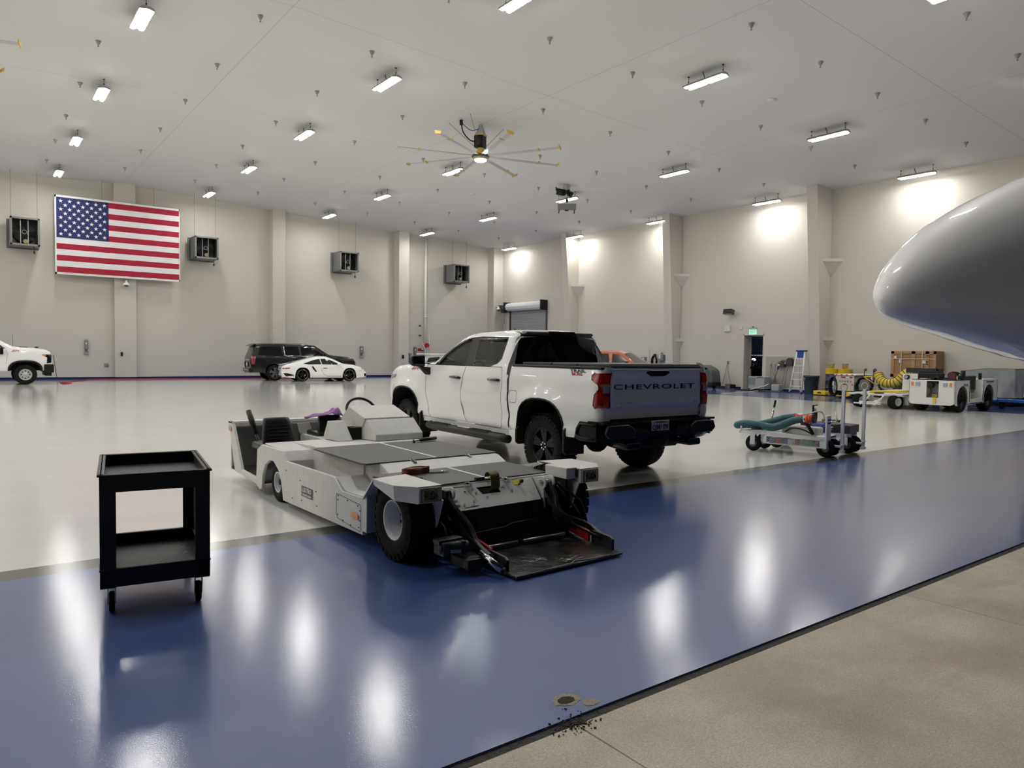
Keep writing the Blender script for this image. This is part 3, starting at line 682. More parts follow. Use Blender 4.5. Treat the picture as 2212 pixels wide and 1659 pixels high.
for sg in (1,-1):
    M().prism([(sg*.93,.755),(sg*.60,.76),(sg*.5,.70),(sg*.5,.60),(sg*.90,.60),(sg*.97,.66)], 'x', -1.325, -1.28).build('bumper_step', m_blk, bb_, bevel=.012)
    q = M(); q.tube([Vector((-1.18,sg*1.022,.75)),Vector((-.93,sg*1.022,.755)),Vector((-.87,sg*1.022,.70)),Vector((-.85,sg*1.022,.62)),Vector((-.93,sg*1.022,.59)),Vector((-1.16,sg*1.022,.595))], .014, 6); q.build('step_trim', m_wpaint if False else m_blk, bb_)
    q = M(); s = -1.30
    q.loft([[Vector((x, sg*.535+dy*w_, .50+dz*w_)) for dy, dz in ((-.12,-.02),(-.10,-.045),(.10,-.045),(.12,-.02),(.11,.03),(.09,.04),(-.09,.04),(-.11,.03))] for x, w_ in ((-1.34,1),(-1.10,.95),(-.9,.6))]); q.build('exhaust_tip', mat('dark_chrome', (.10,.10,.11), .18, metal=1), TK)
    M().prism([(sg*.535-.10,.475),(sg*.535+.10,.475),(sg*.535+.09,.53),(sg*.535-.09,.53)], 'x', -1.347, -1.341).build('exhaust_mouth', m_und, TK)
pl = M().box(-1.295,-1.288,-.115,.195,.625,.785)
# plate stands in the bumper recess
plo = pl.build('licence_plate', mat('plate_white', (.62,.64,.66), .35), TK, bevel=.004)
m_pl = mat('plate_ink', (.02,.05,.10), .5)
lt = lettering('QJM', .085, m_pl, plo, 'plate_lettering', sx=.85, bold=.001); orient(lt, (-1.297,.115,.70), (0,-1,0), (0,0,1))
lt = lettering('I79', .085, m_pl, plo, 'plate_lettering', sx=.85, bold=.001); orient(lt, (-1.297,-.045,.70), (0,-1,0), (0,0,1))
lt = lettering('MYFLORIDA.COM', .022, m_pl, plo, 'plate_lettering', sx=1.0); orient(lt, (-1.297,.04,.765), (0,-1,0), (0,0,1))
lt = lettering('SUNSHINE STATE', .022, m_pl, plo, 'plate_lettering', sx=.95); orient(lt, (-1.297,.04,.642), (0,-1,0), (0,0,1))
q = M(); q.cyl((-1.299,.047,.69),(-1.294,.047,.69),.02,n=12).cyl((-1.299,.03,.712),(-1.294,.03,.712),.017,n=12); q.build('plate_emblem', mat('orange_ink', (.75,.16,.03), .5), plo)
M().box(-1.299,-1.294,-.105,-.075,.755,.78).build('plate_sticker', mat('yellow_sticker', (.8,.6,.05), .5), plo)
for o_ in [o_ for o_ in COL.objects if o_ not in _TAIL0 and o_.type == 'MESH' and o_.name.split('.')[0] not in ('bed_floor','bed_rail_cap')]:
    for v_ in o_.data.vertices: v_.co.x += .10 if v_.co.x < -.5 else 0
# chassis, axle, spare, interior
q = M(); q.box(-1.0,4.2,-.5,-.42,.50,.64).box(-1.0,4.2,.42,.5,.50,.64).box(.75,4.3,-.80,.80,.58,.62); q.box(-1.1,.7,-.80,.80,.70,.76); q.box(3.9,4.45,-.85,.85,.45,.62)
q.build('chassis', m_und, TK)
q = M(); q.cyl((0,-.75,.405),(0,.75,.405),.045,n=12).ball((0,.0,.40),.15,8,(1.1,1,1)).cyl((3.745,-.75,.405),(3.745,.75,.405),.04,n=12); q.build('axle', m_und, TK)
q = M(); q.lathe([(.10,-.10),(.22,-.12),(.37,-.09),(.39,0),(.37,.09),(.22,.10)], (-.78,0,.55), n=28); q.build('spare_tyre', m_und, TK)
q = M(); q.box(.85,3.0,-.84,.84,.60,.64); q.box(.90,2.9,-.84,-.82,.64,1.37).box(.90,2.9,.82,.84,.64,1.37).box(2.55,3.0,-.82,.82,1.1,1.36); q.build('interior', m_int, TK)
for yy in (.42,-.42):
    q = M(); q.cbox((1.72,yy,1.0),(.16,.52,.72), Matrix.Rotation(-.22,3,'Y')).cbox((1.62,yy,1.44),(.10,.28,.18)); q.cbox((1.95,yy,.74),(.5,.52,.16)); q.build('seat', m_int, TK, bevel=.04, seg=3)
q = M(); q.cbox((1.02,0,1.0),(.16,1.4,.72), Matrix.Rotation(-.12,3,'Y')); q.build('rear_bench', m_int, TK, bevel=.04)
q = M(); q.tube([Vector((2.42-.08*cos(t),.42+.19*sin(t),1.27+.17*cos(t))) for t in [2*pi*i/24 for i in range(24)]], .014, 6, loop=True).cyl((2.42,.42,1.27),(2.62,.42,1.18),.03,n=8).box(2.41,2.43,.24,.60,1.255,1.285); q.build('steering_wheel', m_blk, TK)
# front face
q = M(); q.box(4.46,4.60,-.62,.62,.80,1.20); q.build('grille', m_gblk, TK, bevel=.02)
q = M(); q.box(4.45,4.66,-.80,.80,.48,.78); q.build('front_bumper', m_blk, TK, bevel=.04)
# ------------------------------------------------------------ towbarless aircraft tug
m_gse = mat('off_white_powdercoat', (.76,.755,.73), .55, bump=.25, bscale=260, bdist=.002, var=.10, vscale=14, vcol=(.62,.61,.58))
m_mat = bpy.data.materials.new('diamond_rubber'); m_mat.use_nodes = True
def rubber(m):
    nt = m.node_tree; b = nt.nodes['Principled BSDF']; N = nt.nodes.new; L = nt.links.new
    g = N('ShaderNodeNewGeometry'); mp = N('ShaderNodeMapping'); mp.inputs['Rotation'].default_value = (0,0,pi/4); mp.inputs['Scale'].default_value = (1,1,.001); L(g.outputs['Position'], mp.inputs['Vector'])
    c = N('ShaderNodeTexChecker'); c.inputs['Scale'].default_value = 58; L(mp.outputs[0], c.inputs['Vector'])
    w1 = N('ShaderNodeTexVoronoi'); w1.inputs['Scale'].default_value = 58; L(mp.outputs[0], w1.inputs['Vector'])
    bp = N('ShaderNodeBump'); bp.inputs['Strength'].default_value = .9; bp.inputs['Distance'].default_value = .004; L(c.outputs['Fac'], bp.inputs['Height']); L(bp.outputs[0], b.inputs['Normal'])
    mx = N('ShaderNodeMix'); mx.data_type = 'RGBA'; mx.inputs['A'].default_value = (.055,.055,.055,1); mx.inputs['B'].default_value = (.085,.085,.085,1); L(c.outputs['Fac'], mx.inputs['Factor']); L(mx.outputs['Result'], b.inputs['Base Color'])
    b.inputs['Roughness'].default_value = .55
rubber(m_mat)
m_dkpaint = mat('worn_black_steel', (.010,.010,.011), .38, bump=.35, bscale=25, var=.8, vscale=22, vcol=(.03,.028,.027))
m_gear_red = mat('red_paint', (.42,.015,.012), .4)
m_yel = mat('safety_yellow', (.75,.52,.03), .5)
TU = thing('aircraft_tug', 'low white aircraft tug with black deck mats and lowered black scoop', 'aircraft tug', (3.41, 6.5, 0))
XL_, XRt = 2.55, 4.27
def B(name, m, par=TU, **k): return lambda mb: mb.build(name, m, par, world=True, **k)
arch_r = [(7.88,.081),(7.86,.22),(7.77,.35),(7.62,.42),(7.50,.42),(7.36,.35),(7.26,.22),(7.218,.06)]
out_l = [(9.12,.715),(8.86,.135),(8.09,.105),(7.95,.055)]+arch_r+[(5.368,.089),(5.372,.397),(5.775,.388),(5.94,.483),(7.139,.468),(7.235,.558),(7.877,.558),(8.03,.49),(8.07,.17),(8.60,.185),(8.93,.665),(8.96,.69),(8.97,.715)]
side = M().prism(out_l, 'x', XL_, XL_+.035); B('side_panel', m_gse, bevel=.006)(side)
out_r = [(9.12,.715),(8.86,.135),(8.09,.105),(7.95,.055)]+arch_r+[(5.368,.089),(5.372,.397),(5.775,.388),(5.94,.483),(7.139,.468),(7.235,.558),(7.877,.558),(8.6,.60),(8.9,.715)]
B('side_panel', m_gse, bevel=.006)(M().prism(out_r, 'x', XRt-.035, XRt))
# main deck: constant profile across the width, mats on top
deck = M()
deck.prism([(7.86,.10),(7.86,.575),(6.95,.605),(5.66,.605),(5.52,.545),(4.79,.545),(4.79,.12)], 'x', 2.86, XRt-.16)
deck.prism([(7.86,.575),(7.235,.558),(7.139,.468),(7.139,.10),(7.152,.10),(7.152,.455),(7.25,.545),(7.86,.56)], 'x', XL_+.03, 2.87)
deck.prism([(7.86,.575),(7.235,.558),(7.139,.468),(7.139,.10),(7.152,.10),(7.152,.455),(7.25,.545),(7.86,.56)], 'x', XRt-.17, XRt-.03)
B('deck', m_gse, bevel=.008)(deck)
# side humps and wheel shrouds, left and right
for s, xa, xb, xo in ((1, XL_, 2.88, 2.435), (-1, XRt-.33, XRt, 4.43)):
    h = M(); h.prism([(5.98,.12),(5.94,.483),(5.775,.388),(5.372,.397),(5.30,.45),(5.30,.12)], 'x', xa+.001, xb); B('ledge', m_gse, bevel=.006)(h)
    if s > 0:
        q = M(); q.box(XL_+.03, 2.86, 5.97, 7.14, .10, .13); q.box(2.84,2.87,5.97,7.14,.12,.60); B('storage_well', m_gse)(q)
    x0, x1 = (xo, 2.745) if s > 0 else (4.10, xo)
    xi = 2.745 if s > 0 else 4.10; xf = XL_ if s > 0 else 4.30
    # shroud: top plate and sloping rear plate, with outer cheek and inner cheek
    q = M(); t = .012
    top = [(xf,4.47),(xi,4.47),(xi,5.02),(xo,4.96),(xo,4.63)]
    q.prism(top, 'z', .608, .622)
    q.add([(xo,4.96,.62),(xi,5.02,.62),(xi+(.12*s),5.40,.40),(XL_ if s>0 else XRt,5.375,.397),(xo,4.96,.605),(xi,5.02,.605),(xi+(.12*s),5.40,.385),(XL_ if s>0 else XRt,5.375,.382)],
          [(0,1,2,3) if s<0 else (3,2,1,0),(4,5,6,7),(0,3,7,4),(1,0,4,5),(2,1,5,6),(3,2,6,7)])
    q.add([(xo,4.63,.62),(xo,4.96,.62),(xo+.01*s,4.96,.575),(xo+.01*s,4.63,.51),(xf,4.47,.62),(xf,4.47,.50),(xf,4.60,.50)],
          [(0,1,2,3),(4,0,3,5)])
    q.box(min(xi,xi-.012*s), max(xi,xi-.012*s), 4.47, 5.05, .50, .615)
    B('wheel_shroud', m_gse)(q)
    q = M(); q.prism([(4.475,.505),(4.56,.30),(4.72,.10),(5.3,.10),(5.3,.55),(5.02,.61)], 'x', xi+.008*s, xi+.02*s); B('inner_cheek', m_gse)(q)
    # headlamp box
    lx0, lx1 = (XL_+.0, 2.738) if s > 0 else (4.108, 4.30)
    q = M(); q.box(lx0, lx1, 4.465, 4.60, .500, .615); hb = B('headlamp_box', m_gse, bevel=.006)(q)
    q = M(); q.box(lx0+.018, lx1-.008, 4.455, 4.467, .508, .606); lb = q.build('lamp_bezel', m_gblk, hb, world=True, bevel=.004)
    q = M(); q.box(lx0+.045, lx1-.038, 4.450, 4.458, .525, .590); q.build('lens', mat('smoked_lens', (.03,.03,.035), .12), hb, world=True)
    q = M(); cx = (lx0+lx1)/2
    for a in (-1, 1):
        for b_ in (-1, 1): q.tube([(cx+.003+a*.003,4.446,.5575+b_*.032),(cx+a*.05,4.446,.5575)], .0035, 5)
    q.tube([(cx,4.446,.525),(cx,4.446,.59)], .003, 5); q.build('lamp_guard', m_gblk, hb, world=True)
q = M(); q.box(3.985, 4.10, 4.52, 4.80, .535, .63); B('side_pod', m_gse, bevel=.008)(q)
M().box(4.085, 4.102, 4.50, 4.522, .545, .615).build('reflector', m_gblk, TU, world=True)
# deck mats with white centre stripes
def mat_panel(poly, z, stripe):
    o = B('deck_mat', m_mat, bevel=.004)(M().prism(poly, 'z', z-.006, z+.010))
    B('deck_stripe', mat('white_rubber', (.75,.75,.73), .5), o)(M().prism(stripe, 'z', z+.0095, z+.0115))
mat_panel([(2.71,5.75),(2.74,5.69),(4.12,5.72),(4.14,5.76),(4.10,6.93),(4.06,6.95),(2.78,6.90),(2.73,6.86)], .607, [(3.43,5.72),(3.455,5.72),(3.50,6.93),(3.475,6.93)])
mat_panel([(2.66,5.42),(2.78,4.90),(2.93,4.79),(4.04,4.82),(4.06,4.88),(4.08,5.50),(2.72,5.47)], .547, [(3.39,4.82),(3.415,4.82),(3.43,5.47),(3.405,5.47)])
# front plate with its slot, bolts, inspection plate and latches
fpz = [(4.795,.545),(4.62,.372)]
pl = M(); hole = [(3.245,.46),(3.43,.46),(3.43,.51),(3.245,.51)]
def fp(x, t): return Vector((x, 4.80-.18*t, .545-.175*t))
pl.panel([(2.90,0),(3.83,0),(3.80,.97),(3.01,1)], [[(3.24,.22),(3.43,.22),(3.45,.50),(3.27,.50)]], lambda x, t: fp(x, t), .09); B('front_plate', m_gse)(pl)
q = M(); q.prism([(4.7885,.522),(4.715,.448),(4.789,.448)], 'x', 3.23, 3.46); B('slot_recess', m_und)(q)
q = M()
for x, t in ((3.20,.25),(3.215,.42),(3.475,.15),(3.49,.30),(3.03,.25),(3.12,.30),(3.06,.80),(3.14,.85),(3.16,.72),(3.30,.62),(3.56,.5),(2.98,.3)): 
    p = fp(x, t); B('plate_bolt', m_chr)(M().cyl(p, p+Vector((0,-.008,.008)), .008, n=8))
strip_o = B('inspection_plate', m_gse)(M().tube([fp(x, t)+Vector((0,-.002,.002)) for x, t in ((2.985,.12),(3.13,.12),(3.155,.2),(3.20,.78),(3.185,.88),(3.06,.9))], .0025, 4))
# small parts: labels and knob
def on_plate(x0, x1, t0, t1, m, name, lift=.003):
    a, b, c_, d = fp(x0,t1), fp(x1,t1), fp(x1,t0), fp(x0,t0); n = Vector((0,-.7,.7))*lift
    return M().quad(a+n, b+n, c_+n, d+n).build(name, m, TU, world=True)
on_plate(3.61,3.69,.10,.30, mat('yellow_label', (.75,.68,.04), .5), 'warning_label'); on_plate(3.605,3.66,.0,.07, mat('white_label', (.75,.74,.72), .5), 'warning_label')
p = fp(3.66,.30); q = M().cyl(p, p+Vector((0,-.03,.03)), .007, n=8).ball(p+Vector((0,-.035,.035)), .019, 8); B('pull_knob', mat('maroon_knob', (.10,.02,.02), .3))(q)
def latch(x, y, z):
    q = M(); q.cbox((x,y,z),(.035,.05,.012)).cyl((x-.022,y+.018,z+.012),(x+.022,y+.018,z+.012),.007,n=8).tube([(x-.018,y+.015,z+.012),(x-.018,y+.05,z+.02),(x+.018,y+.05,z+.02),(x+.018,y+.015,z+.012)], .004, 5).cbox((x,y-.028,z-.012),(.028,.02,.01)); B('toggle_latch', m_chr)(q)
latch(3.18,5.66,.60); latch(3.775,5.67,.60); latch(3.17,4.765,.535); latch(3.55,4.77,.535)
# pivot ears, lift arms, scoop
for s, xe, xs in ((1, 2.895, 3.0), (-1, 3.885, 4.105)):
    for dx in (-.045, .045):
        q = M(); q.prism([(4.95,.30),(4.95,.50)]+[(4.66+.055*cos(rad(a)), .505+.055*sin(rad(a))) for a in (90,120,150,180,210,240)]+[(4.62,.30)], 'x', xe+dx-.008, xe+dx+.008); B('pivot_ear', m_gse, bevel=.004)(q)
    q = M().cyl((xe-.06,4.66,.505),(xe+.06,4.66,.505),.026,n=16).cyl((xe-.066,4.66,.505),(xe+.066,4.66,.505),.012,n=10); B('pivot_pin', m_steel if s<0 else m_und)(q)
    P_ = ease([(xe,4.66,.505),(xe+.02,4.56,.40),(xe+.05*s+.04,4.46,.27),(xs-.01,4.36,.16),(xs,4.22,.10)], 5); q = M(); rings = []
    for i, p in enumerate(P_):
        t = i/(len(P_)-1); hgt = .04+.05*sin(pi*min(1,t*1.1))*.6; rings.append([p+Vector((-.018,0,.03)), p+Vector((.018,0,.03)), p+Vector((.018,.04,.03-hgt*1.5)), p+Vector((-.018,.04,.03-hgt*1.5))])
    q.loft(rings); B('lift_arm', m_dkpaint, bevel=.005)(q)
    q = M().tube(ease([(xe-.03*s,4.70,.46),(xe+.02,4.56,.36),(xe+.07,4.40,.20),(xs+.03*s,4.18,.10)], 5), .010, 6); B('hydraulic_hose', m_blk)(q)
    if s > 0: q = M().tube(ease([(2.80,4.6,.33),(2.80,4.50,.27),(2.79,4.46,.14),(2.78,4.45,.08)], 5), .010, 6).tube(ease([(2.80,4.6,.32),(2.84,4.50,.26),(2.86,4.42,.12),(2.85,4.4,.06)], 5), .010, 6)
    else: q = M().tube(ease([(3.98,4.62,.50),(4.02,4.5,.42),(4.10,4.45,.33),(4.14,4.42,.15),(4.16,4.38,.08)], 5), .010, 6).tube(ease([(3.97,4.62,.47),(4.0,4.52,.38),(4.06,4.45,.26),(4.10,4.40,.16)], 5), .010, 6)
    B('hydraulic_hose', m_blk)(q)
sc_ = M()
sc_.add([(3.03,3.94,.012),(4.10,3.97,.012),(4.06,4.60,.02),(3.02,4.60,.02),(3.03,3.94,.030),(4.10,3.97,.030),(4.06,4.60,.055),(3.02,4.60,.055)], [(3,2,1,0),(4,5,6,7),(0,1,5,4),(1,2,6,5),(2,3,7,6),(3,0,4,7)])
B('scoop_floor', mat('scuffed_black_plate', (.012,.012,.012), .28, coat=.5, bump=.3, bscale=18, var=.95, vscale=9, vcol=(.055,.05,.045)), bevel=.004)(sc_)
q = M(); q.add([(3.02,4.56,.05),(4.0,4.56,.05),(3.86,4.64,.375),(2.97,4.64,.375),(3.02,4.60,.05),(4.0,4.60,.05),(3.88,4.68,.375),(2.97,4.68,.375)], [(0,1,2,3),(7,6,5,4),(3,2,6,7),(0,3,7,4),(1,5,6,2)])
q.tube([(3.06,4.575,.19),(3.40,4.575,.205),(3.46,4.575,.225),(3.92,4.575,.24)], .008, 6); q.box(3.15,3.165,4.60,4.612,.20,.30); q.box(3.66,3.675,4.60,4.612,.24,.33)
B('scoop_back', m_dkpaint)(q)
for s, x0, x1 in ((1, 3.045, 3.06), (-1, 4.085, 4.03)):
    q = M(); a = Vector((x0,4.07,0)); b_ = Vector((x1,4.50,0)); 
    q.prism([(4.06,.03),(4.06,.115),(4.09,.135),(4.30,.145),(4.30,.03)], 'x', x0-.012, x0+.012); B('scoop_cheek', m_dkpaint, bevel=.004)(q)
    q = M(); q.prism([(4.28,.06),(4.28,.15),(4.52,.19),(4.52,.10)], 'x', x1-.010, x1+.012); B('red_guide_rail', m_gear_red, bevel=.004)(q)
q = M().cyl((3.06,4.52,.085),(3.48,4.52,.085),.014,n=10).cyl((3.54,4.52,.085),(3.97,4.52,.085),.014,n=10); B('roller', m_steel)(q)
q = M(); q.box(2.80,2.96,4.20,4.44,.05,.12); q.cyl((2.66,4.36,.20),(2.86,4.30,.19),.045,n=14); q.box(2.64,2.84,4.33,4.42,.22,.255); q.box(2.66,2.70,4.30,4.44,.14,.24); q.box(2.80,2.84,4.28,4.42,.14,.24); mo = B('winch_motor', m_dkpaint, bevel=.005)(q)
M().quad((2.70,4.275,.17),(2.78,4.262,.165),(2.78,4.262,.19),(2.70,4.275,.195)).build('motor_label', m_clr, mo, world=True)
q = M().cyl((2.93,4.24,.15),(2.99,4.05,.055),.026,n=14); B('chrome_cylinder', m_chr)(q)
# cradle scuffs of white paint on the scoop floor
q = M(); rn = random.Random(5)
for (cx, cy, n_, sx) in ((3.36,4.16,26,.10),(3.62,4.06,20,.09)):
    for i in range(n_):
        x = cx+rn.uniform(-sx,sx)*.9; y = cy+rn.gauss(0,.028); l = rn.uniform(.008,.05); w_ = rn.uniform(.0015,.005); zz = .030+.025*(y-3.95)/.65+.0025
        q.quad((x,y,zz),(x+l,y-w_+rn.uniform(-.01,.01),zz),(x+l,y+w_,zz),(x,y+w_*2,zz))
B('paint_scuffs', mat('scuff_white', (.5,.48,.45), .6))(q)
q = M().tube(ease([(3.28,3.955,.034),(3.55,3.966,.034),(3.62,4.0,.036),(3.75,3.975,.034),(3.98,3.975,.034)], 4), .004, 5); B('worn_edge', m_steel)(q)
# wheels
m_wrim = mat('white_steel_rim', (.62,.64,.67), .35)
for s, x in ((-1, 2.69), (1, 4.14)):
    pass
def gwheel(x, y, R, w_, rr, s, tread, par=TU, rim=None, lug=m_und, name='wheel'):
    """wheel whose axle runs along world X; s=-1 when its outside faces -X"""
    t = wheel(par, (0,0,0), R, w_, rr, 1, tread=tread, style='dish', rimm=rim or m_wrim, lug=lug, name=name)
    R_ = Matrix.Rotation(rad(90) if s < 0 else rad(-90), 4, 'Z'); T_ = wmat(par).inverted() @ Matrix.Translation((x, y, R)) @ R_
    for o in [t]+kids(t):
        for v in o.data.vertices: v.co = T_ @ v.co
        o.data.update()
    return t
gwheel(2.685, 4.88, .305, .27, .150, -1, 26); gwheel(4.17, 4.88, .305, .27, .150, 1, 26)
gwheel(2.655, 7.46, .205, .16, .105, -1, 0); gwheel(4.16, 7.46, .205, .16, .105, 1, 0)
q = M(); q.box(2.83,2.85,4.55,5.35,.12,.55).box(4.0,4.02,4.55,5.35,.12,.55); q.cyl((2.8,4.88,.305),(4.05,4.88,.305),.05,n=10).cyl((2.6,7.46,.205),(4.2,7.46,.205),.03,n=10); q.box(2.58,2.80,7.2,7.9,.44,.46); q.box(2.95,3.95,4.69,4.79,.10,.36); q.box(2.80,2.84,7.2,7.86,.12,.5); B('axle_frame', m_und)(q)
# side markings
def side_quad(y0, y1, z0, z1, m, name, dx=.004): return M().quad((XL_-dx,y1,z0),(XL_-dx,y0,z0),(XL_-dx,y0,z1),(XL_-dx,y1,z1)).build(name, m, TU, world=True)
np_ = side_quad(6.42,6.70,.195,.295, mat('grey_nameplate', (.10,.10,.105), .4), 'nameplate')
for txt, sz, z, sx in (('LEKTRO', .055, .262, 1.1), ('ELECTRIC TUGS', .022, .215, 1.3)):
    o = lettering(txt, sz, mat('white_label'), None, 'nameplate_lettering', sx=sx, bold=.0012, shear=.15); orient(o, (XL_-.0065,6.56,z), (0,-1,0), (0,0,1))
    o.parent = np_; iv = wmat(np_).inverted(); [setattr(v, 'co', iv @ v.co) for v in o.data.vertices]
side_quad(5.44,5.575,.205,.25, m_amb, 'amber_marker', .012); side_quad(8.98,9.085,.60,.65, m_amb, 'amber_marker', .010)
q = M(); q.tube([(XL_-.001,y,z) for y, z in ((5.88,.35),(5.42,.33),(5.40,.31),(5.40,.13),(5.42,.11),(5.86,.14),(5.89,.17),(5.89,.33),(5.88,.35))], .002, 4); B('access_panel_gap', m_und)(q)
q = M()
for y, z in ((5.85,.335),(5.66,.325),(5.46,.315),(5.42,.28),(5.42,.2),(5.44,.14),(5.6,.13),(5.75,.14),(5.86,.17),(5.86,.30),(7.12,.38),(6.95,.13),(6.74,.335),(6.35,.29),(6.33,.16),(6.7,.15)): B('side_bolt', m_und)(M().cyl((XL_-.004,y,z),(XL_+.002,y,z),.006,n=8))
# operator compartment
q = M(); q.box(XL_+.03,XRt-.03,9.10,9.13,.14,.70); q.box(XL_,XRt,8.97,9.14,.69,.715); q.box(XL_+.03,XRt-.03,8.96,8.975,.655,.70)
q.add([(3.345,8.955,.66),(3.51,8.955,.66),(3.56,8.955,.53),(3.38,8.955,.53),(3.345,8.975,.66),(3.51,8.975,.66),(3.56,8.975,.53),(3.38,8.975,.53)], [(0,3,2,1),(4,5,6,7),(0,1,5,4),(1,2,6,5),(2,3,7,6),(3,0,4,7)]); B('rear_wall', m_gse, bevel=.004)(q)
q = M(); q.box(XL_+.03,XRt-.03,7.86,9.10,.13,.15); B('foot_well', mat('dark_floor_mat', (.03,.03,.03), .6))(q)
q = M(); q.box(3.45,XRt-.03,8.02,9.0,.15,.53); q.box(3.40,3.452,8.02,8.99,.15,.525); tr = B('tray', m_gse, bevel=.004)(q)
q = M(); q.box(2.60,3.3,9.075,9.10,.17,.62); B('inner_panel', mat('grey_inner_panel', (.22,.22,.21), .5))(q)
q = M(); q.prism([(7.20,.60),(7.20,.668),(7.42,.82),(7.62,.80),(7.95,.62),(7.95,.58)], 'x', 3.57, 4.16); B('lower_cowl', m_gse, bevel=.008)(q)
q = M(); q.prism([(7.86,.945),(7.44,.832),(7.50,.735),(7.80,.69),(8.02,.70),(8.06,.80)], 'x', 3.55, 4.13); B('upper_cowl', m_gse, bevel=.008)(q)
q = M(); q.prism([(7.45,.59),(7.86,.59),(7.86,.60),(7.74,.795),(7.68,.795)], 'x', 3.24, 3.42); B('wedge_pod', m_gse, bevel=.006)(q)
q = M(); q.box(3.45,3.60,7.55,7.75,.60,.72); q.tube([(3.5,7.6,.66),(3.57,7.65,.68),(3.62,7.75,.70)],.02,8); B('mechanism', m_und)(q)
ring = [Vector((3.84+.19*cos(t), 8.13+.10*sin(t), .86+.145*sin(t))) for t in [2*pi*i/32 for i in range(32)]]
q = M().tube(ring, .016, 8, loop=True).tube([ring[0], Vector((3.84,8.11,.85)), ring[16]], .012, 6).tube([ring[24], Vector((3.84,8.11,.85))], .012, 6).cyl((3.84,8.11,.85),(3.84,7.95,.78),.02,n=10); B('steering_wheel', m_blk)(q)
m_vinyl = mat('black_vinyl', (.012,.012,.014), .33)
def seat(x, y, z, w_, h_):
    q = M(); rings = []
    for t, ww, yy in ((0,1.0,0),(.12,1.02,.01),(.5,.97,.035),(.85,.86,.07),(.97,.80,.085),(1,.74,.09)):
        hw_ = w_/2*ww; th = .05*(1 if t < .95 else .7); rings.append([Vector((x+dx*hw_, y+yy+dy*th, z+h_*t)) for dx, dy in ((-1,-.6),(-.85,-1),(.85,-1),(1,-.6),(1,.6),(.85,1),(-.85,1),(-1,.6))])
    q.smooth = True; q.loft(rings); q.smooth = False
    o = B('seat_back', m_vinyl, sub=1)(q)
    q = M()
    for i in range(6): zz = z+h_*(.18+.11*i); q.tube([(x-w_*.34,y-.05+.012*i,zz),(x+w_*.34,y-.05+.012*i,zz+.004)], .0035, 5)
    q.build('seam', m_blk, o, world=True)
    q = M().cbox((x,y+.20,z-.01),(w_,.40,.09)); q.build('seat_cushion', m_vinyl, o, world=True, bevel=.03, seg=3); return o
seat(2.80, 8.06, .50, .36, .325); seat(3.62, 8.52, .55, .34, .235)
q = M(); q.tube([(2.74,8.47,.40),(2.725,8.52,.52),(2.70,8.60,.62)], .020, 8); q.tube([(2.71,8.58,.60),(2.695,8.68,.74),(2.68,8.76,.855)], [.030,.036,.032], 8); B('armrest', m_blk)(q)
# things lying on the tug
o = M()
o.tube(ease([(3.80,6.77,.628),(3.86,6.79,.635),(3.93,6.80,.640)], 3), .006, 6); o.cyl((3.90,6.795,.640),(4.10,6.83,.643),.020,n=12); o.ball((4.10,6.83,.643),.020,8); o.ball((3.90,6.795,.640),.020,8); o.cyl((3.80,6.76,.622),(3.80,6.78,.645),.012,n=8)
th = thing('grease_gun', 'small grey and black hand tool lying on the rear deck mat of the tug', 'tool', (3.95,6.8,.617)); o.build('tool_body', mat('tool_grey', (.05,.05,.055), .4), th, world=True)
th = thing('ratchet_strap', 'worn orange strap roll with metal buckle lying on the front deck mat of the tug', 'strap', (3.02,5.34,.557))
q = M(); P_ = ease([(3.14,5.345,.0),(3.03,5.372,.0),(2.93,5.375,.0),(2.888,5.335,0),(2.90,5.285,.0),(2.98,5.275,.0),(3.06,5.30,.0),(3.14,5.325,0)], 4); P_ = [Vector(p) for p in P_]; rings = []
for i, p in enumerate(P_):
    t = (P_[min(i+1,len(P_)-1)]-P_[max(i-1,0)]).normalized(); n__ = Vector((-t.y,t.x,0))*.0035; zt_ = .608+.006*sin(i*.5); rings.append([p+n__+Vector((0,0,.559)), p-n__+Vector((0,0,.559)), p-n__+Vector((0,0,zt_)), p+n__+Vector((0,0,zt_))])
q.loft(rings)
q.loft([[Vector((x,y-.03,z)),Vector((x,y+.03,z+.004)),Vector((x,y+.03,z-.004)),Vector((x,y-.03,z-.008))] for x,y,z in ((2.91,5.325,.602),(2.97,5.325,.607),(3.05,5.33,.604),(3.13,5.335,.600))]); q.build('webbing', mat('rust_orange_web', (.36,.10,.03), .8, bump=.4, bscale=120, var=.6, vscale=18, vcol=(.08,.05,.04)), th, world=True)
q = M().loft([[Vector((x,5.30-(x-3.1)*.3-.022,.568)),Vector((x,5.30-(x-3.1)*.3+.022,.568)),Vector((x,5.30-(x-3.1)*.3+.02,.563)),Vector((x,5.30-(x-3.1)*.3-.02,.563))] for x in (3.12,3.18,3.24)]); q.build('strap_tail', m_blk, th, world=True)
M().tube([(3.22,5.29,.566),(3.29,5.275,.566),(3.30,5.255,.566),(3.24,5.245,.566),(3.21,5.25,.566)], .004, 5).build('buckle', m_chr, th, world=True)
th = thing('webbing_strap', 'grey-green webbing strap looped over the edge of the front deck mat into the slot', 'strap', (3.40,4.78,.557))
P_ = ease([(3.42,4.74,.47),(3.41,4.725,.52),(3.40,4.72,.57),(3.40,4.73,.605),(3.405,4.775,.618),(3.41,4.81,.60),(3.41,4.82,.572)], 4)
q = M(); q.loft([[p+Vector((-.045,0,0)), p+Vector((.045,.006,.003)), p+Vector((.045,.012,.003)), p+Vector((-.045,.006,0))] for p in P_]); q.build('webbing', mat('olive_web', (.10,.095,.06), .8, bump=.4, bscale=150, var=.4, vscale=20, vcol=(.20,.17,.04)), th, world=True)
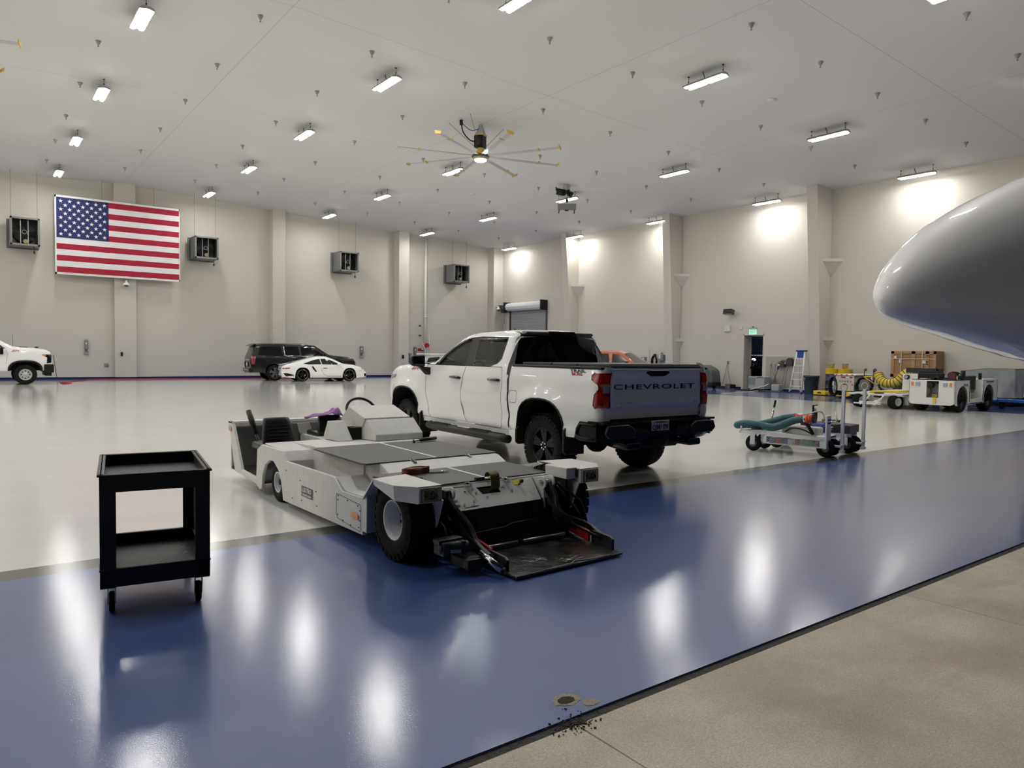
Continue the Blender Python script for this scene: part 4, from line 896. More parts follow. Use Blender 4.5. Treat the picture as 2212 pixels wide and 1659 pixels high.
M().box(3.27,3.35,4.80,4.83,.557,.575).build('strap_buckle', m_blk, th, world=True)
th = thing('purple_cloth', 'crumpled purple cloth draped over the driver seat of the tug', 'cloth', (3.58,8.55,.79))
q = M(); n1 = 26; n2 = 16
def cl(u, v):
    x = 3.30+.47*u; y = 8.45+.24*v; r = math.exp(-((u-.80)/.22)**2)
    z = .795+.0*u+.075*r*(.6+.4*sin(v*5))+.012*sin(u*23+v*7)*r+.010*sin(v*17-u*9)-.03*sm(.35,0,u)+.0-.05*sm(.85,1,u)-.03*sm(.2,0,v)*r
    y += (.10-.2*v)*sm(.55,0,u)*.9
    return Vector((x, y, max(z, .742 if u < .4 else .70)))
q.smooth = True; q.add([cl(i/n1, j/n2) for i in range(n1+1) for j in range(n2+1)], [(i*(n2+1)+j, (i+1)*(n2+1)+j, (i+1)*(n2+1)+j+1, i*(n2+1)+j+1) for i in range(n1) for j in range(n2)])
q.build('cloth_sheet', mat('purple_cloth', (.40,.22,.46), .85), th, world=True, solid=.004)
c = FZ(705.5, 942, .53); th = thing('drink_can', 'green energy drink can standing on the tray of the tug', 'can', (c.x, c.y, .53))
M().lathe([(.0,0),(.026,0),(.031,.01),(.031,.135),(.026,.148),(.024,.15),(.0,.147)], (0,0,0), n=20).build('can_body', mat('green_can', (.05,.28,.10), .25, metal=.5), th)
th.location.x = 3.62; th.location.y = 8.25
M().cyl((3.58,8.22,.53),(3.58,8.22,.60),.03,n=10).tube([(3.60,8.22,.58),(3.60,8.24,.66),(3.58,8.25,.72)],.012,8).ball((3.58,8.25,.735),.022,8).build('control_lever', m_blk, TU, world=True)
for lab, x, y, a, nm in (('blue booklet lying on the tray of the tug, left of the other', 3.70, 8.78, .3, 0), ('blue glove box lying on the tray of the tug beside the drink can', 3.80, 8.55, -.1, 1)):
    th = thing('blue_packet', lab, 'packet', (x, y, .53), a); M().cbox((0,0,.013),(.16,.08,.026)).build('packet_body', mat('navy_card', (.02,.05,.14), .5), th, bevel=.004)
# ------------------------------------------------------------ black utility cart
m_cart = mat('black_cart_plastic', (.010,.010,.010), .45, bump=.1, bscale=90)
m_shelf = mat('scuffed_cart_shelf', (.028,.027,.025), .5, bump=.3, bscale=30, var=.6, vscale=9, vcol=(.012,.012,.012))
UC = thing('utility_cart', 'black plastic two-shelf utility cart standing on the blue floor edge', 'utility cart', (.968, 5.178, 0), rad(-8.3))
W2, L2, H = .298, .468, .842
def tray(z0, z1, rim, name):
    q = M(); t = .016
    for (x0,x1,y0,y1) in ((-W2,W2,-L2,-L2+t),(-W2,W2,L2-t,L2),(-W2,-W2+t,-L2,L2),(W2-t,W2,-L2,L2)): q.box(x0,x1,y0,y1,z0,z1)
    r = rim
    for (x0,x1,y0,y1) in ((-W2-r,W2+r,-L2-r,-L2+.028),(-W2-r,W2+r,L2-.028,L2+r),(-W2-r,-W2+.028,-L2-r,L2+r),(W2-.028,W2+r,-L2-r,L2+r)): q.box(x0,x1,y0,y1,z1-.012,z1)
    o = q.build(name, m_cart, UC, bevel=.005)
    M().box(-W2+.01,W2-.01,-L2+.01,L2-.01,z0+.018,z0+.030).build('shelf_floor', m_shelf, o); return o
t1 = tray(.735,.842,.012,'top_shelf'); t2 = tray(.175,.285,.004,'bottom_shelf')
M().prism([(-.22,L2-.02),(.22,L2-.02),(.2,L2+.035),(-.2,L2+.035)], 'z', .815, .838).build('push_handle', m_cart, UC, bevel=.008)
for sx in (-1,1):
    for sy in (-1,1):
        q = M(); x1 = sx*W2; y1 = sy*L2; a = .085; 
        q.box(min(x1,x1-sx*a),max(x1,x1-sx*a),min(y1,y1-sy*.018),max(y1,y1-sy*.018),.17,.75); q.box(min(x1,x1-sx*.018),max(x1,x1-sx*.018),min(y1,y1-sy*.11),max(y1,y1-sy*.11),.17,.75)
        q.build('leg', m_cart, UC, bevel=.006)
        q = M(); cx, cy = sx*(W2-.06), sy*(L2-.085)
        q.cyl((cx,cy,.165),(cx,cy,.18),.035,n=14); q.prism([(cy-.03,.165),(cy+.03,.165),(cy+.035,.06),(cy+.005,.05)], 'x', cx-.022, cx-.018); q.prism([(cy-.03,.165),(cy+.03,.165),(cy+.035,.06),(cy+.005,.05)], 'x', cx+.018, cx+.022)
        c_ = q.build('caster', m_cart, UC); M().lathe([(.01,-.016),(.055,-.016),(.062,-.010),(.062,.010),(.055,.016),(.01,.016)], (cx,cy+.02,.062), (1,0,0), n=28).build('caster_wheel', m_rub, c_)
for dx, dy in ((.17,.40),(.235,.40)): M().cyl((dx,dy,.206),(dx,dy,.212),.011,n=12).build('bolt', m_chr, UC)
# ------------------------------------------------------------ two small service carts with folded tow bars
m_wcart = mat('white_gloss_metal', (.80,.81,.83), .35)
m_teal = mat('teal_hose', (.022,.105,.12), .42)
def dolly(loc, label):
    T = thing('service_cart', label, 'service cart', loc, rad(-78))
    L_, W_ = 1.42, .52
    q = M(); z0, z1 = .29, .335
    q.box(0,L_,0,.035,z0,z1).box(0,L_,W_-.035,W_,z0,z1).box(0,.035,0,W_,z0,z1).box(L_-.035,L_,0,W_,z0,z1).box(.02,L_-.02,.02,W_-.02,.29,.30); q.build('deck_frame', m_wcart, T, bevel=.004)
    for y in (.0, W_-.01):
        q = M(); q.box(.42,L_,y,y+.01,.15,.165).box(.42,.47,y,y+.01,.15,.29).box(L_-.09,L_,y,y+.01,.15,.29).box(.42,L_,y,y+.01,.27,.295)
        n = 28
        for i in range(n):
            x = .47+(L_-.56)*i/n; d = (L_-.56)/n
            for k in range(3):
                zc = .165+.105*(k+.5)/3
                q.tube([(x,y+.005,zc),(x+d/2,y+.005,zc+.0175),(x+d,y+.005,zc),(x+d/2,y+.005,zc-.0175),(x,y+.005,zc)], .0028, 4)
        q.build('mesh_side', m_wcart, T)
    q = M(); q.box(.40,L_,.0,W_,.148,.156); q.build('lower_tray', m_wcart, T)
    for (x, y) in ((.02,0),(.43,0)):
        M().tube([(x+.01,y+.012,.33),(x+.01,y+.012,.455),(x+.03,y+.012,.475),(x+.05,y+.012,.47)], .015, 6).build('stake', m_wcart, T)
    for x, y, R_ in ((.24,.03,.135),(.24,W_-.03,.135),(L_-.03,.10,.145),(L_-.03,W_-.12,.145)):
        q = M(); s = .04
        (q.box(x-.04,x+.04,y-s-.004,y-s,R_-.02,.30) if x < 1 else q).box(x-.04,x+.04,y+s,y+s+.004,R_-.02,.30).box(x-.05,x+.05,y-.05,y+.05,.28,.292).cyl((x,y-.05,R_),(x,y+.05,R_),.012,n=8); f_ = q.build('fork', m_wcart, T)
        q = M().lathe([(.06,-.03),(R_-.03,-.036),(R_-.01,-.028),(R_,0),(R_-.01,.028),(R_-.03,.036),(.06,.03)], (x,y,R_), (0,1,0), n=32); w_ = q.build('wheel', m_rub, T)
        M().lathe([(.005,-.034),(.03,-.036),(.035,-.02),(.055,-.022),(.062,-.032),(.062,.032),(.055,.022),(.035,.02),(.03,.036),(.005,.034)], (x,y,R_), (0,1,0), n=20).build('rim', mat('grey_rim', (.20,.20,.21), .4), w_)
    q = M(); bx, by = L_+.17, W_/2
    q.box(bx-.024,bx+.024,by-.024,by+.024,.10,1.07).box(bx-.03,bx+.03,by-.06,by+.06,.08,.12).box(L_-.02,bx,by-.05,by-.02,.16,.19).box(L_-.02,bx,by+.02,by+.05,.16,.19).box(bx-.005,bx+.03,by-.05,by+.05,.20,.215)
    tb = q.build('tow_bar', m_wcart, T, bevel=.003)
    M().tube([(bx+.042*cos(t), by+.030*cos(t), 1.125+.055*sin(t)) for t in [2*pi*i/28 for i in range(28)]], .008, 8, loop=True).build('tow_eye', mat('worn_white_ring', (.7,.7,.68), .3), tb)
    return T
CA = dolly((10.50,7.50,0), 'white service cart carrying a teal ribbed hose, folded tow bar upright')
CB = dolly((11.25,7.55,0), 'white service cart carrying a black battery box, behind the teal hose cart')
# plate with lettering at the front corner of the first cart
q = M(); q.box(1.405,1.44,-.01,.175,.14,.67); sp = q.build('front_plate', m_wcart, CA, bevel=.008)
m_bl = mat('blue_lettering', (.02,.04,.22), .5)
o = lettering('WARNING', .035, m_bl, sp, 'plate_lettering', sx=.85, bold=.001); orient(o, (1.4425,.085,.60), (0,1,0), (0,0,1))
o = lettering('LAVATORY', .035, m_bl, sp, 'plate_lettering', sx=.8, bold=.001); orient(o, (1.4425,.085,.55), (0,1,0), (0,0,1))
for C_, x in ((CA,1.423),(CB,1.423)):
    o = lettering('HEAVY WATER SERVICE', .03, m_bl, C_, 'rail_lettering', sx=.85, bold=.001); orient(o, (x,.34,.312), (0,1,0), (0,0,1))
# teal hose
def corr(pts, r, n=10, pitch=.024, amp=.10):
    P = ease(pts, 30); out = [P[0]]; d = 0
    for i in range(1, len(P)):
        d += (P[i]-P[i-1]).length
        if d >= pitch/2: out.append(P[i]); d = 0
    return out, [r*(1+(amp if i % 2 else -amp)) for i in range(len(out))]
hs = [(10.68,6.42,.594),(10.66,6.55,.575),(10.64,6.72,.505),(10.62,6.90,.428),(10.60,7.08,.43),(10.56,7.26,.455),(10.55,7.42,.455),(10.58,7.58,.415),(10.70,7.66,.395),(10.84,7.60,.40),(10.90,7.40,.42),(10.88,7.20,.47),(10.90,7.05,.52),(10.95,6.92,.57),(11.0,6.75,.60)]
pts, rr = corr(hs, .053)
HO = thing('ribbed_hose', 'teal ribbed hose with orange coupling looped on the first service cart', 'hose', (10.68,6.95,.34))
M().tube(pts, [r*1.07 for r in rr], 16).build('hose', m_teal, HO, world=True)
d = (Vector(hs[0])-Vector(hs[1])).normalized(); a = Vector(hs[0])
M().cyl(a-d*.01,a+d*.035,.056,n=20).build('hose_clamp', m_chr, HO, world=True)
M().cyl(a+d*.035,a+d*.15,.066,.070,n=20).cyl(a+d*.06,a+d*.075,.074,n=20).build('coupling', mat('orange_coupling', (.62,.10,.03), .45), HO, world=True)
M().cyl(a+d*.15,a+d*.175,.074,n=20).build('coupling_ring', m_blk, HO, world=True)
d2 = (Vector(hs[-1])-Vector(hs[-2])).normalized(); b = Vector(hs[-1])
M().cyl(b-d2*.01,b+d2*.12,.05,n=16).build('white_collar', m_wcart, HO, world=True)
th = thing('red_cloth', 'red rag lying beside the far end of the teal hose', 'cloth', (10.95,6.68,.62)); q = M(); rn = random.Random(2); q.smooth = True
q.add([(10.86+.24*i/7, 6.60+.14*j/5, .60+.035*rn.random()+.02*sin(i)) for i in range(8) for j in range(6)], [(i*6+j,(i+1)*6+j,(i+1)*6+j+1,i*6+j+1) for i in range(7) for j in range(5)]); q.build('cloth_sheet', mat('red_cloth', (.6,.05,.03), .8), th, world=True, solid=.006)
th = thing('water_tank', 'white plastic tank lying on the first service cart under the teal hose', 'tank', (10.85,6.55,.335)); M().box(10.72,10.98,6.25,6.85,.335,.47).build('tank_body', mat('tank_plastic', (.6,.58,.52), .4), th, world=True, bevel=.03, seg=3)
M().tube(ease([(10.72,6.28,.36),(10.69,6.36,.50),(10.72,6.45,.545),(10.78,6.40,.56)],5),.028,10).build('black_pipe', m_blk, th, world=True); M().tube(ease([(10.68,6.75,.37),(10.66,6.6,.44),(10.66,6.42,.43),(10.68,6.30,.38)],5),.012,8).build('black_hose', m_blk, th, world=True)
th = thing('valve_wheel', 'black round hand wheel lying under the teal hose', 'hand wheel', (10.62,7.18,.36)); M().lathe([(.02,-.01),(.11,-.012),(.115,0),(.11,.012),(.02,.01)], (10.60,7.20,.375), (.1,.1,1), n=24).build('wheel_rim', m_blk, th, world=True)
M().lathe([(.02,-.01),(.085,-.012),(.09,0),(.085,.012),(.02,.01)], (10.97,6.93,.50), (.1,.1,1), n=24).build('cap_disc', m_blk, th, world=True)
th = thing('jack_handle', 'black and chrome pump handle leaning up from the first service cart', 'lever', (10.92,7.17,.34)); M().cyl((10.92,7.19,.36),(10.90,7.105,.74),.013,n=8).build('shaft', m_chr, th, world=True); M().cyl((10.90,7.105,.74),(10.895,7.08,.855),.018,n=10).build('grip', m_blk, th, world=True)
# packages in the mesh basket
cols = [('blue',(.08,.2,.5)),('red',(.5,.06,.08)),('dark blue',(.05,.08,.3)),('white',(.7,.7,.68)),('red and white',(.6,.15,.15)),('pale blue',(.3,.5,.65)),('green',(.1,.4,.1)),('orange red',(.55,.12,.04))]
for i, (nm_, c_) in enumerate(cols):
    p = wmat(CA) @ Vector((.54+i*.10, .10+.03*(i % 3), .157)); th = thing('package', nm_+' package in the mesh-sided cart, '+['first','second','third','fourth','fifth','sixth','seventh','eighth'][i]+' from the rear', 'package', p, rad(-78)+.1*i, 'packages in the mesh basket')
    M().cbox((0,0,.045),(.085,.12,.09)).build('wrapper', mat('wrap_%s' % nm_, c_, .4), th, bevel=.01)
# second cart load
th = thing('battery_box', 'black open battery box with brass fittings on the second service cart', 'box', wmat(CB) @ Vector((1.06,.28,.335)), rad(-78)); q = M(); q.box(-.42,.38,-.24,.28,0,.13); q.build('box_body', mat('black_box_plastic', (.03,.03,.032), .45), th, bevel=.006); q = M().box(-.40,.36,-.22,.26,.13,.135); q.build('box_lid', m_blk, th)
q = M(); rn = random.Random(9)
for i in range(7): x, y = rn.uniform(-.15,.25), rn.uniform(-.1,.18); q.cyl((x,y,.155),(x,y,.195),.014,n=8).cyl((x,y,.185),(x+rn.uniform(-.06,.06),y+rn.uniform(-.06,.06),.195),.012,n=8)
q.build('brass_fittings', mat('aged_brass', (.20,.14,.08), .4, metal=.7), th)
th = thing('blue_pump', 'dark blue pump motor on the second service cart', 'pump', wmat(CB) @ Vector((.98,-.02,.335)), rad(-78)); M().cyl((-.12,0,.075),(.12,0,.075),.07,n=18).box(-.08,.08,-.06,.06,0,.04).build('pump_body', mat('pump_blue', (.02,.03,.22), .4), th, bevel=.004)
M().cyl((.12,0,.075),(.22,0,.075),.03,n=12).build('pump_shaft', m_steel, th)
th = thing('pressure_regulator', 'black pressure regulator with gauge on a bracket above the second service cart', 'regulator', wmat(CB) @ Vector((.82,.20,.335)), rad(-78))
M().box(-.015,.015,-.09,-.07,0,.43).box(-.015,.015,-.09,.10,.425,.44).build('bracket', m_blk, th); M().cyl((0,0,.20),(0,0,.33),.045,n=16).cyl((0,0,.33),(0,0,.37),.03,n=12).build('regulator_body', m_blk, th); M().cyl((.0,-.03,.35),(.012,-.05,.35),.032,n=16).build('gauge', mat('white_label'), th); M().cyl((0,0,.10),(0,0,.20),.03,n=12).build('regulator_bowl', m_clr, th)
th = thing('clear_hose', 'clear plastic tubing curling over the two service carts', 'hose', (11.2,6.6,.5)); M().tube(ease([(10.80,6.50,.66),(10.85,6.30,.72),(11.0,6.3,.70),(11.15,6.35,.60),(11.35,6.5,.52),(11.5,6.5,.50),(11.62,6.4,.52)],6),.011,8).tube(ease([(11.62,6.42,.68),(11.50,6.35,.66),(11.44,6.3,.56),(11.5,6.35,.48),(11.7,6.3,.49)],6),.013,8).build('tubing', mat('clear_tubing', (.55,.55,.52), .15, coat=1), th, world=True)
# ------------------------------------------------------------ doors
m_dark = mat('night_dark', (.003,.003,.004), .9)
m_alu = mat('door_alu', (.45,.45,.43), .4, metal=.3)
# roll-up door
m_curt = mat('grey_shutter', (.38,.39,.40), .45)
q = M(); q.box(XR+.10,XR+.12,RY0,RY1,0,RZ2)
z = .02
while z < RZ2-.02: q.add([(XR+.10,RY0,z),(XR+.10,RY1,z),(XR+.07,RY1,z+.035),(XR+.07,RY0,z+.035),(XR+.10,RY0,z+.07),(XR+.10,RY1,z+.07)], [(0,3,2,1),(3,4,5,2)]); z += .075
d1_ = struct(q.build('door_1', m_curt), 'closed grey roll-up shutter in the far corner')
q = M()
prof = [(XR-.42+.22*0,0)]
P8 = [(XR-.02,4.58),(XR-.28,4.55),(XR-.45,4.66),(XR-.50,4.84),(XR-.42,5.02),(XR-.25,5.10),(XR-.02,5.10)]
q.prism(P8, 'y', 37.05, 41.0); q.build('shutter_hood', mat('white_hood', (.72,.72,.74), .4), d1_, bevel=.01)
q = M(); q.box(XR-.55,XR-.0,36.93,37.06,4.5,5.16).box(XR-.55,XR,41.0,41.12,4.5,5.16); q.build('hood_bracket', m_blk, d1_)
q = M(); q.box(XR-.55,XR-.15,41.12,41.75,4.68,4.98).box(XR-.4,XR-.1,41.3,41.6,4.45,4.7).cyl((XR-.3,41.75,4.85),(XR-.3,42.0,4.85),.12,n=14); q.build('motor', mat('motor_dark', (.05,.05,.045), .5), d1_)
for y, r in ((41.25,.012),(41.45,.012),(41.62,.02)): M().cyl((XR-.2,y,.9),(XR-.2,y,4.6),r,n=6).build('pull_chain', m_cable, d1_)
q = M(); q.box(XR-.10,XR+.0,40.9,41.0,0,4.6).box(XR-.10,XR+.0,36.93,37.0,0,4.6); q.build('side_guide', mat('dark_guide', (.07,.07,.07), .4), d1_)
# exit door: frame, glass leaf standing shut, night outside
q = M(); t = .05
q.box(XR+.52,XR+.58,DY0,DY0+t,0,DZ).box(XR+.52,XR+.58,DY1-t,DY1,0,DZ).box(XR+.52,XR+.58,DY0,DY1,DZ-t,DZ); d2_ = struct(q.build('door_2', m_alu), 'exit door opening with aluminium frame and dark glass leaf')
M().box(XR+.545,XR+.555,DY0+t,DY1-t,.02,DZ-t).build('door_glass', mat('night_glass', (.0,.0,.0), .02, spec=.5, alpha=.12), d2_)
M().box(XR+.49,XR+.54,DY0+t,DY1-t,1.64,1.70).build('push_bar', m_alu, d2_); M().box(XR+.47,XR+.52,DY1-t-.05,DY1-t,1.0,1.12).build('door_handle', m_blk, d2_)
M().box(XR-.01,XR+.0,DY0-.05,DY0,0,DZ+.05).box(XR-.01,XR+.0,DY1,DY1+.05,0,DZ+.05).box(XR-.01,XR,DY0-.05,DY1+.05,DZ,DZ+.05).build('door_casing', m_wall, d2_)
struct(M().box(XR+.6,XR+60,-40,60,-.2,-.1).build('night_ground', m_dark), 'dark ground outside the exit door')
g = FX(1630, 815, XR+9); th = thing('bush', 'dark green bush outside the exit door at night', 'bush', (g.x, g.y, -.1))
q = M(); rn = random.Random(4)
for i in range(260):
    a = rn.uniform(0, 2*pi); h = rn.uniform(.1, 1.7); r = rn.uniform(.3, .9)*(1.1-h*.3); c_ = Vector((r*cos(a), r*sin(a), h)); q.cbox(c_, (.16,.012,.05), Matrix.Rotation(rn.uniform(0,6), 3, 'Z') @ Matrix.Rotation(rn.uniform(-1,1), 3, 'Y'))
q.build('leaves', mat('dark_leaf', (.02,.06,.015), .6), th); M().cyl((0,0,0),(0,0,1.2),.05,n=6).build('stem', m_und, th)
g = FX(1628, 776.5, XR+22); th = thing('street_lamp', 'bright street lamp glowing outside the exit door', 'street lamp', (g.x, g.y, -.1)); M().cyl((0,0,0),(0,0,g.z+.05),.05,n=8).build('pole', m_und, th); M().ball((0,0,g.z+.1),.16,6,(1.6,1,.7)).build('lamp_head', mat('street_glow', (1,1,1), .5, emit=25, ecol=(.9,.95,1)), th)
# exit sign
c_ = FX(1627.7, 714.5, XR); th = thing('exit_sign', 'green lit exit sign above the exit door', 'exit sign', (XR, c_.y, 2.70))
M().box(-.10,-.0,-.20,.20,.22,.32).build('sign_housing', mat('sign_grey', (.45,.45,.45), .4), th, bevel=.01)
pn = M().box(-.06,-.045,-.20,.20,-.02,.22).build('sign_panel', mat('sign_pale_green', (.55,.85,.68), .3, emit=.55, ecol=(.55,1,.75)), th)
o = lettering('EXIT', .20, mat('exit_green', (.0,.45,.14), .4, emit=.6, ecol=(0,.6,.2)), pn, 'sign_lettering', sx=.85, bold=.004); orient(o, (-.064,0,.10), (0,-1,0), (0,0,1))
M().cyl((-.05,.0,.32),(-.05,.0,.36),.05,n=10).build('sign_mount', m_blk, th)
# loudspeaker and small boxes on the side wall
a = FX(1565.5, 669, XR-.4); b = FX(1583, 679, XR-.4)
th = thing('loudspeaker', 'black wall speaker tilted down, high on the side wall left of the exit sign', 'speaker', (XR-.25, (a.y+b.y)/2, (a.z+b.z)/2)); M().cbox((-.15,0,0),(.28,.50,.26), Matrix.Rotation(.25,3,'Y')).build('cabinet', m_gblk, th, bevel=.02); M().cyl((0,0,0),(.25,0,.0),.03,n=8).cyl((-.1,0,.0),(.05,0,-.02),.03,n=8).build('bracket', m_wall, th)
def wbox(name, label, cat, u0, v0, u1, v1, m, d=.08, x=None, by=.004):
    a = FX(u0, v0, x or XR); b = FX(u1, v1, x or XR); y0, y1, z0, z1 = min(a.y,b.y), max(a.y,b.y), min(a.z,b.z), max(a.z,b.z)
    th = thing(name, label, cat, (XR, (y0+y1)/2, z0)); M().box(-d,-.003,-(y1-y0)/2,(y1-y0)/2,0,z1-z0).build('box_body', m, th, bevel=by); return th, (y1-y0), (z1-z0)
m_wbox = mat('painted_box', (.66,.64,.58), .5); m_gbox = mat('grey_metal_box', (.20,.21,.21), .45)
wbox('junction_box', 'cream painted box on the side wall under the black speaker', 'junction box', 1566.5, 703, 1579, 716, m_wbox, .10)
wbox('junction_box', 'small cream box on the side wall between speaker and exit sign', 'junction box', 1599, 705, 1604, 711.5, m_wbox, .05)
wbox('light_switch', 'small white switch plate left of the exit door', 'switch', 1597, 781, 1600, 787, m_wbox, .02)
# metal splash panel with outlets, plugs
th, w_, h_ = wbox('wall_panel', 'tall beige metal splash panel on the side wall right of the exit door', 'panel', 1655, 770, 1713.5, 838, mat('stainless_beige', (.42,.40,.36), .38, metal=.35, var=.1, vscale=2), .012)
for i, (u, v) in enumerate(((1665,785),(1674.5,785))):
    p = FX(u, v, XR-.02); t2 = thing('wall_outlet', ['left','right'][i]+' grey outlet plate on the beige panel with a hanging cord', 'outlet', (XR-.012, p.y, p.z-.07)); M().box(-.02,0,-.06,.06,0,.13).build('outlet_plate', m_steel, t2, bevel=.003)
    M().tube(ease([(-.03,-.02,.04),(-.05,-.03,-.5),(-.06,-.10,-p.z+.12),(-.25,-.15,-p.z+.09)],4),.008,5).build('cord', m_cable, t2)
    if i == 0: M().tube(ease([(-.03,-.03,.05),(-.05,-.22,-.5),(-.08,-.42,-p.z+.30),(-.15,-.5,-p.z+.10)],4),.008,5).build('cord', m_cable, t2)
for i, (u, v, rr_) in enumerate(((1684,785,.10),(1696,781.5,.14))):
    p = FX(u, v, XR-.1); t2 = thing('power_disconnect', ['left and smaller of two','right and larger of two'][i]+' grey power sockets with black reel on the beige panel', 'power socket', (XR-.012, p.y, p.z-.15))
    M().box(-.12,0,-.07,.07,.02,.26).build('socket_box', m_gbox, t2, bevel=.01); M().box(-.16,-.12,-.05,.05,.05,.12).build('white_plate', mat('white_label'), t2); M().cyl((-.15,0,.16),(-.12,0,.16),.035,n=12).build('red_switch', m_gear_red, t2)
    q = M(); cy = -.20-i*.06; n_ = 16; q.prism([(cy-rr_,-.02),(cy+rr_,-.02)]+[(cy+rr_*cos(pi*k/10), .20+rr_*sin(pi*k/10)) for k in range(11)], 'x', -.20, 0); q.build('reel_cover', mat('charcoal_reel', (.045,.045,.045), .45), t2, bevel=.01)
    if i == 0: M().tube(ease([(-.14,.0,.02),(-.16,.03,-.10),(-.18,.05,-.2),(-.2,.25,-.8),(-.3,.42,-1.05)],5),.016,6).build('cable', m_cable, t2); M().tube([(-.14,.0,.03),(-.16,.05,-.12)],.045,10).build('blue_plug', mat('blue_plug', (.03,.04,.12), .4), t2)
    else: M().tube(ease([(-.12,-.02,.0),(-.14,.0,-.4),(-.12,.12,-.9),(-.1,.15,-1.1)],5),.009,6).tube(ease([(-.12,-.22,.0),(-.14,-.1,-.4),(-.12,-.05,-.9),(-.1,.05,-1.1)],5),.009,6).build('cable', m_cable, t2)
p = FX(1573, 783, XR); th = thing('wall_outlet', 'lone grey outlet left of the exit door with two cords hanging to the charger', 'outlet', (XR, p.y, p.z-.07)); M().box(-.04,0,-.05,.05,0,.14).build('outlet_plate', m_gbox, th, bevel=.004)
M().tube(ease([(-.04,.02,.0),(-.08,.08,-.4),(-.1,.2,-.9),(-.15,.25,-1.15)],5),.009,5).tube(ease([(-.04,-.02,.0),(-.08,-.08,-.4),(-.15,-.25,-.9),(-.25,-.35,-1.05)],5),.009,5).build('cord', m_cable, th)
# things on the side wall beyond the pickup
t1_, w_, h_ = wbox('control_box', 'small grey wall box with a white label behind the white pickup bed', 'box', 1388, 771, 1397, 782, m_gbox, .12); M().box(-.125,-.12,-.03,.05,.12,.26).build('paper_label', mat('white_label'), t1_)
t1_, w_, h_ = wbox('control_box', 'larger grey wall box with white label and hanging cords beside a column', 'box', 1426, 766.5, 1437.5, 779, m_gbox, .2); M().box(-.205,-.20,.0,.12,.10,.30).build('paper_label', mat('white_label'), t1_); M().cyl((-.1,0,.36),(-.1,0,.46),.08,.03,n=12).build('beacon', m_gbox, t1_)
q = M(); rn = random.Random(1)
for k in range(5): y = -.15+.07*k; q.tube(ease([(-.1,y,0),(-.15,y+rn.uniform(-.08,.08),-.3),(-.12,y+rn.uniform(-.1,.1),-.7),(-.1,y,-1.0)],4),.012,5)
q.build('cable', m_cable, t1_)
p = FX(1417, 781, XR); th = thing('hose_coil', 'coil of black hose hanging on the side wall between the two grey boxes', 'hose', (XR, p.y, p.z)); q = M()
for k in range(5): q.tube([(-.08-.03*k, .15*cos(t)*(1+.05*k), .28*sin(t)*(1+.04*k)) for t in [2*pi*i/20 for i in range(20)]], .022, 6, loop=True)
q.build('coil', m_blk, th); M().box(-.2,0,-.02,.02,.26,.42).build('hook', m_blk, th)
# ------------------------------------------------------------ back wall
def bbox(name, label, cat, u0, v0, u1, v1, m, d=.08, part='box_body', y=None):
    a = FY(u0, v0, y or YB); b = FY(u1, v1, y or YB); x0, x1, z0, z1 = a.x, b.x, min(a.z,b.z), max(a.z,b.z)
    th = thing(name, label, cat, ((x0+x1)/2, y or YB, z0)); M().box(-(x1-x0)/2,(x1-x0)/2,-d,0,0,z1-z0).build(part, m, th, bevel=.006); return th, x1-x0, z1-z0
for lab, u0, v0, u1, v1 in (('grey electrical disconnect on the back wall under the flag', 181.3,733.5,191,765.5), ('grey electrical disconnect on the back wall right of the black SUV', 776,747,784,773), ('grey electrical disconnect on the back wall left of the white riser pipe', 892.5,749,899,774)):
    a = FY(u0,v0,YB); b = FY(u1,v1,YB); hw_ = (b.x-a.x)/2; h = a.z-b.z; th = thing('electrical_disconnect', lab, 'electrical box', ((a.x+b.x)/2, YB, b.z), group='electrical disconnects on the back wall')
    M().box(-hw_*.85,hw_*.85,-.14,0,h*.36,h*.95).build('disconnect_box', m_gbox, th, bevel=.01); M().box(-hw_,hw_,-.10,0,0,h*.17).build('socket_box', mat('pale_grey_box', (.30,.31,.31), .4), th, bevel=.008)
    M().box(-hw_*.5,hw_*.15,-.145,-.14,h*.68,h*.80).build('paper_label', mat('white_label'), th); M().box(-hw_*.5,-hw_*.1,-.17,-.14,h*.38,h*.52).build('handle', m_steel, th)
    M().cyl((-hw_*.4,-.05,h*.15),(-hw_*.4,-.05,h*.4),.025,n=8).cyl((hw_*.3,-.05,h*.15),(hw_*.3,-.05,h*.4),.025,n=8).cyl((-hw_*.4,-.05,h*.95),(-hw_*.4,-.05,h*1.0),.03,n=8).cyl((hw_*.4,-.05,h*.95),(hw_*.4,-.05,h*1.0),.03,n=8).build('conduit_stub', m_gbox, th)
th, w_, h_ = bbox('floor_vent', 'square grey louvred vent low on the back wall under the flag', 'vent', 225, 785, 234.5, 792.5, m_gbox, .03, 'vent_frame')
for k in range(5): M().box(-w_/2+.02,w_/2-.02,-.04,-.03,h_*(k+.35)/5.5,h_*(k+.75)/5.5).build('louvre', m_steel, th)
bbox('call_point', 'small black box on the wide column under the flag', 'box', 260.5, 760.5, 265, 768.5, m_blk, .08, y=YB-.3)
bbox('call_point', 'small black box on the back wall column left of the white pickup mirror', 'box', 868, 767, 871.8, 774, m_blk, .08, y=YB-.75)
bbox('access_panel', 'flush painted access panel low on the back wall beside the black SUV', 'panel', 842, 777, 851.5, 788, m_wall, .015)
th, w_, h_ = bbox('control_box', 'grey control box on the edge of the third back wall column', 'box', 882, 763, 887, 776, m_gbox, .12, y=YB-.35); M().box(-w_*.3,w_*.3,-.2,0,-1.1,0).box(-w_*.5,w_*.5,-.05,.35,0,h_).build('conduit', m_wall, th)
th, w_, h_ = bbox('alarm_sign', 'red fire alarm box with a white notice on the back wall by the riser', 'alarm', 902.5, 752.5, 914, 758, mat('fire_red', (.35,.01,.015), .4), .06)
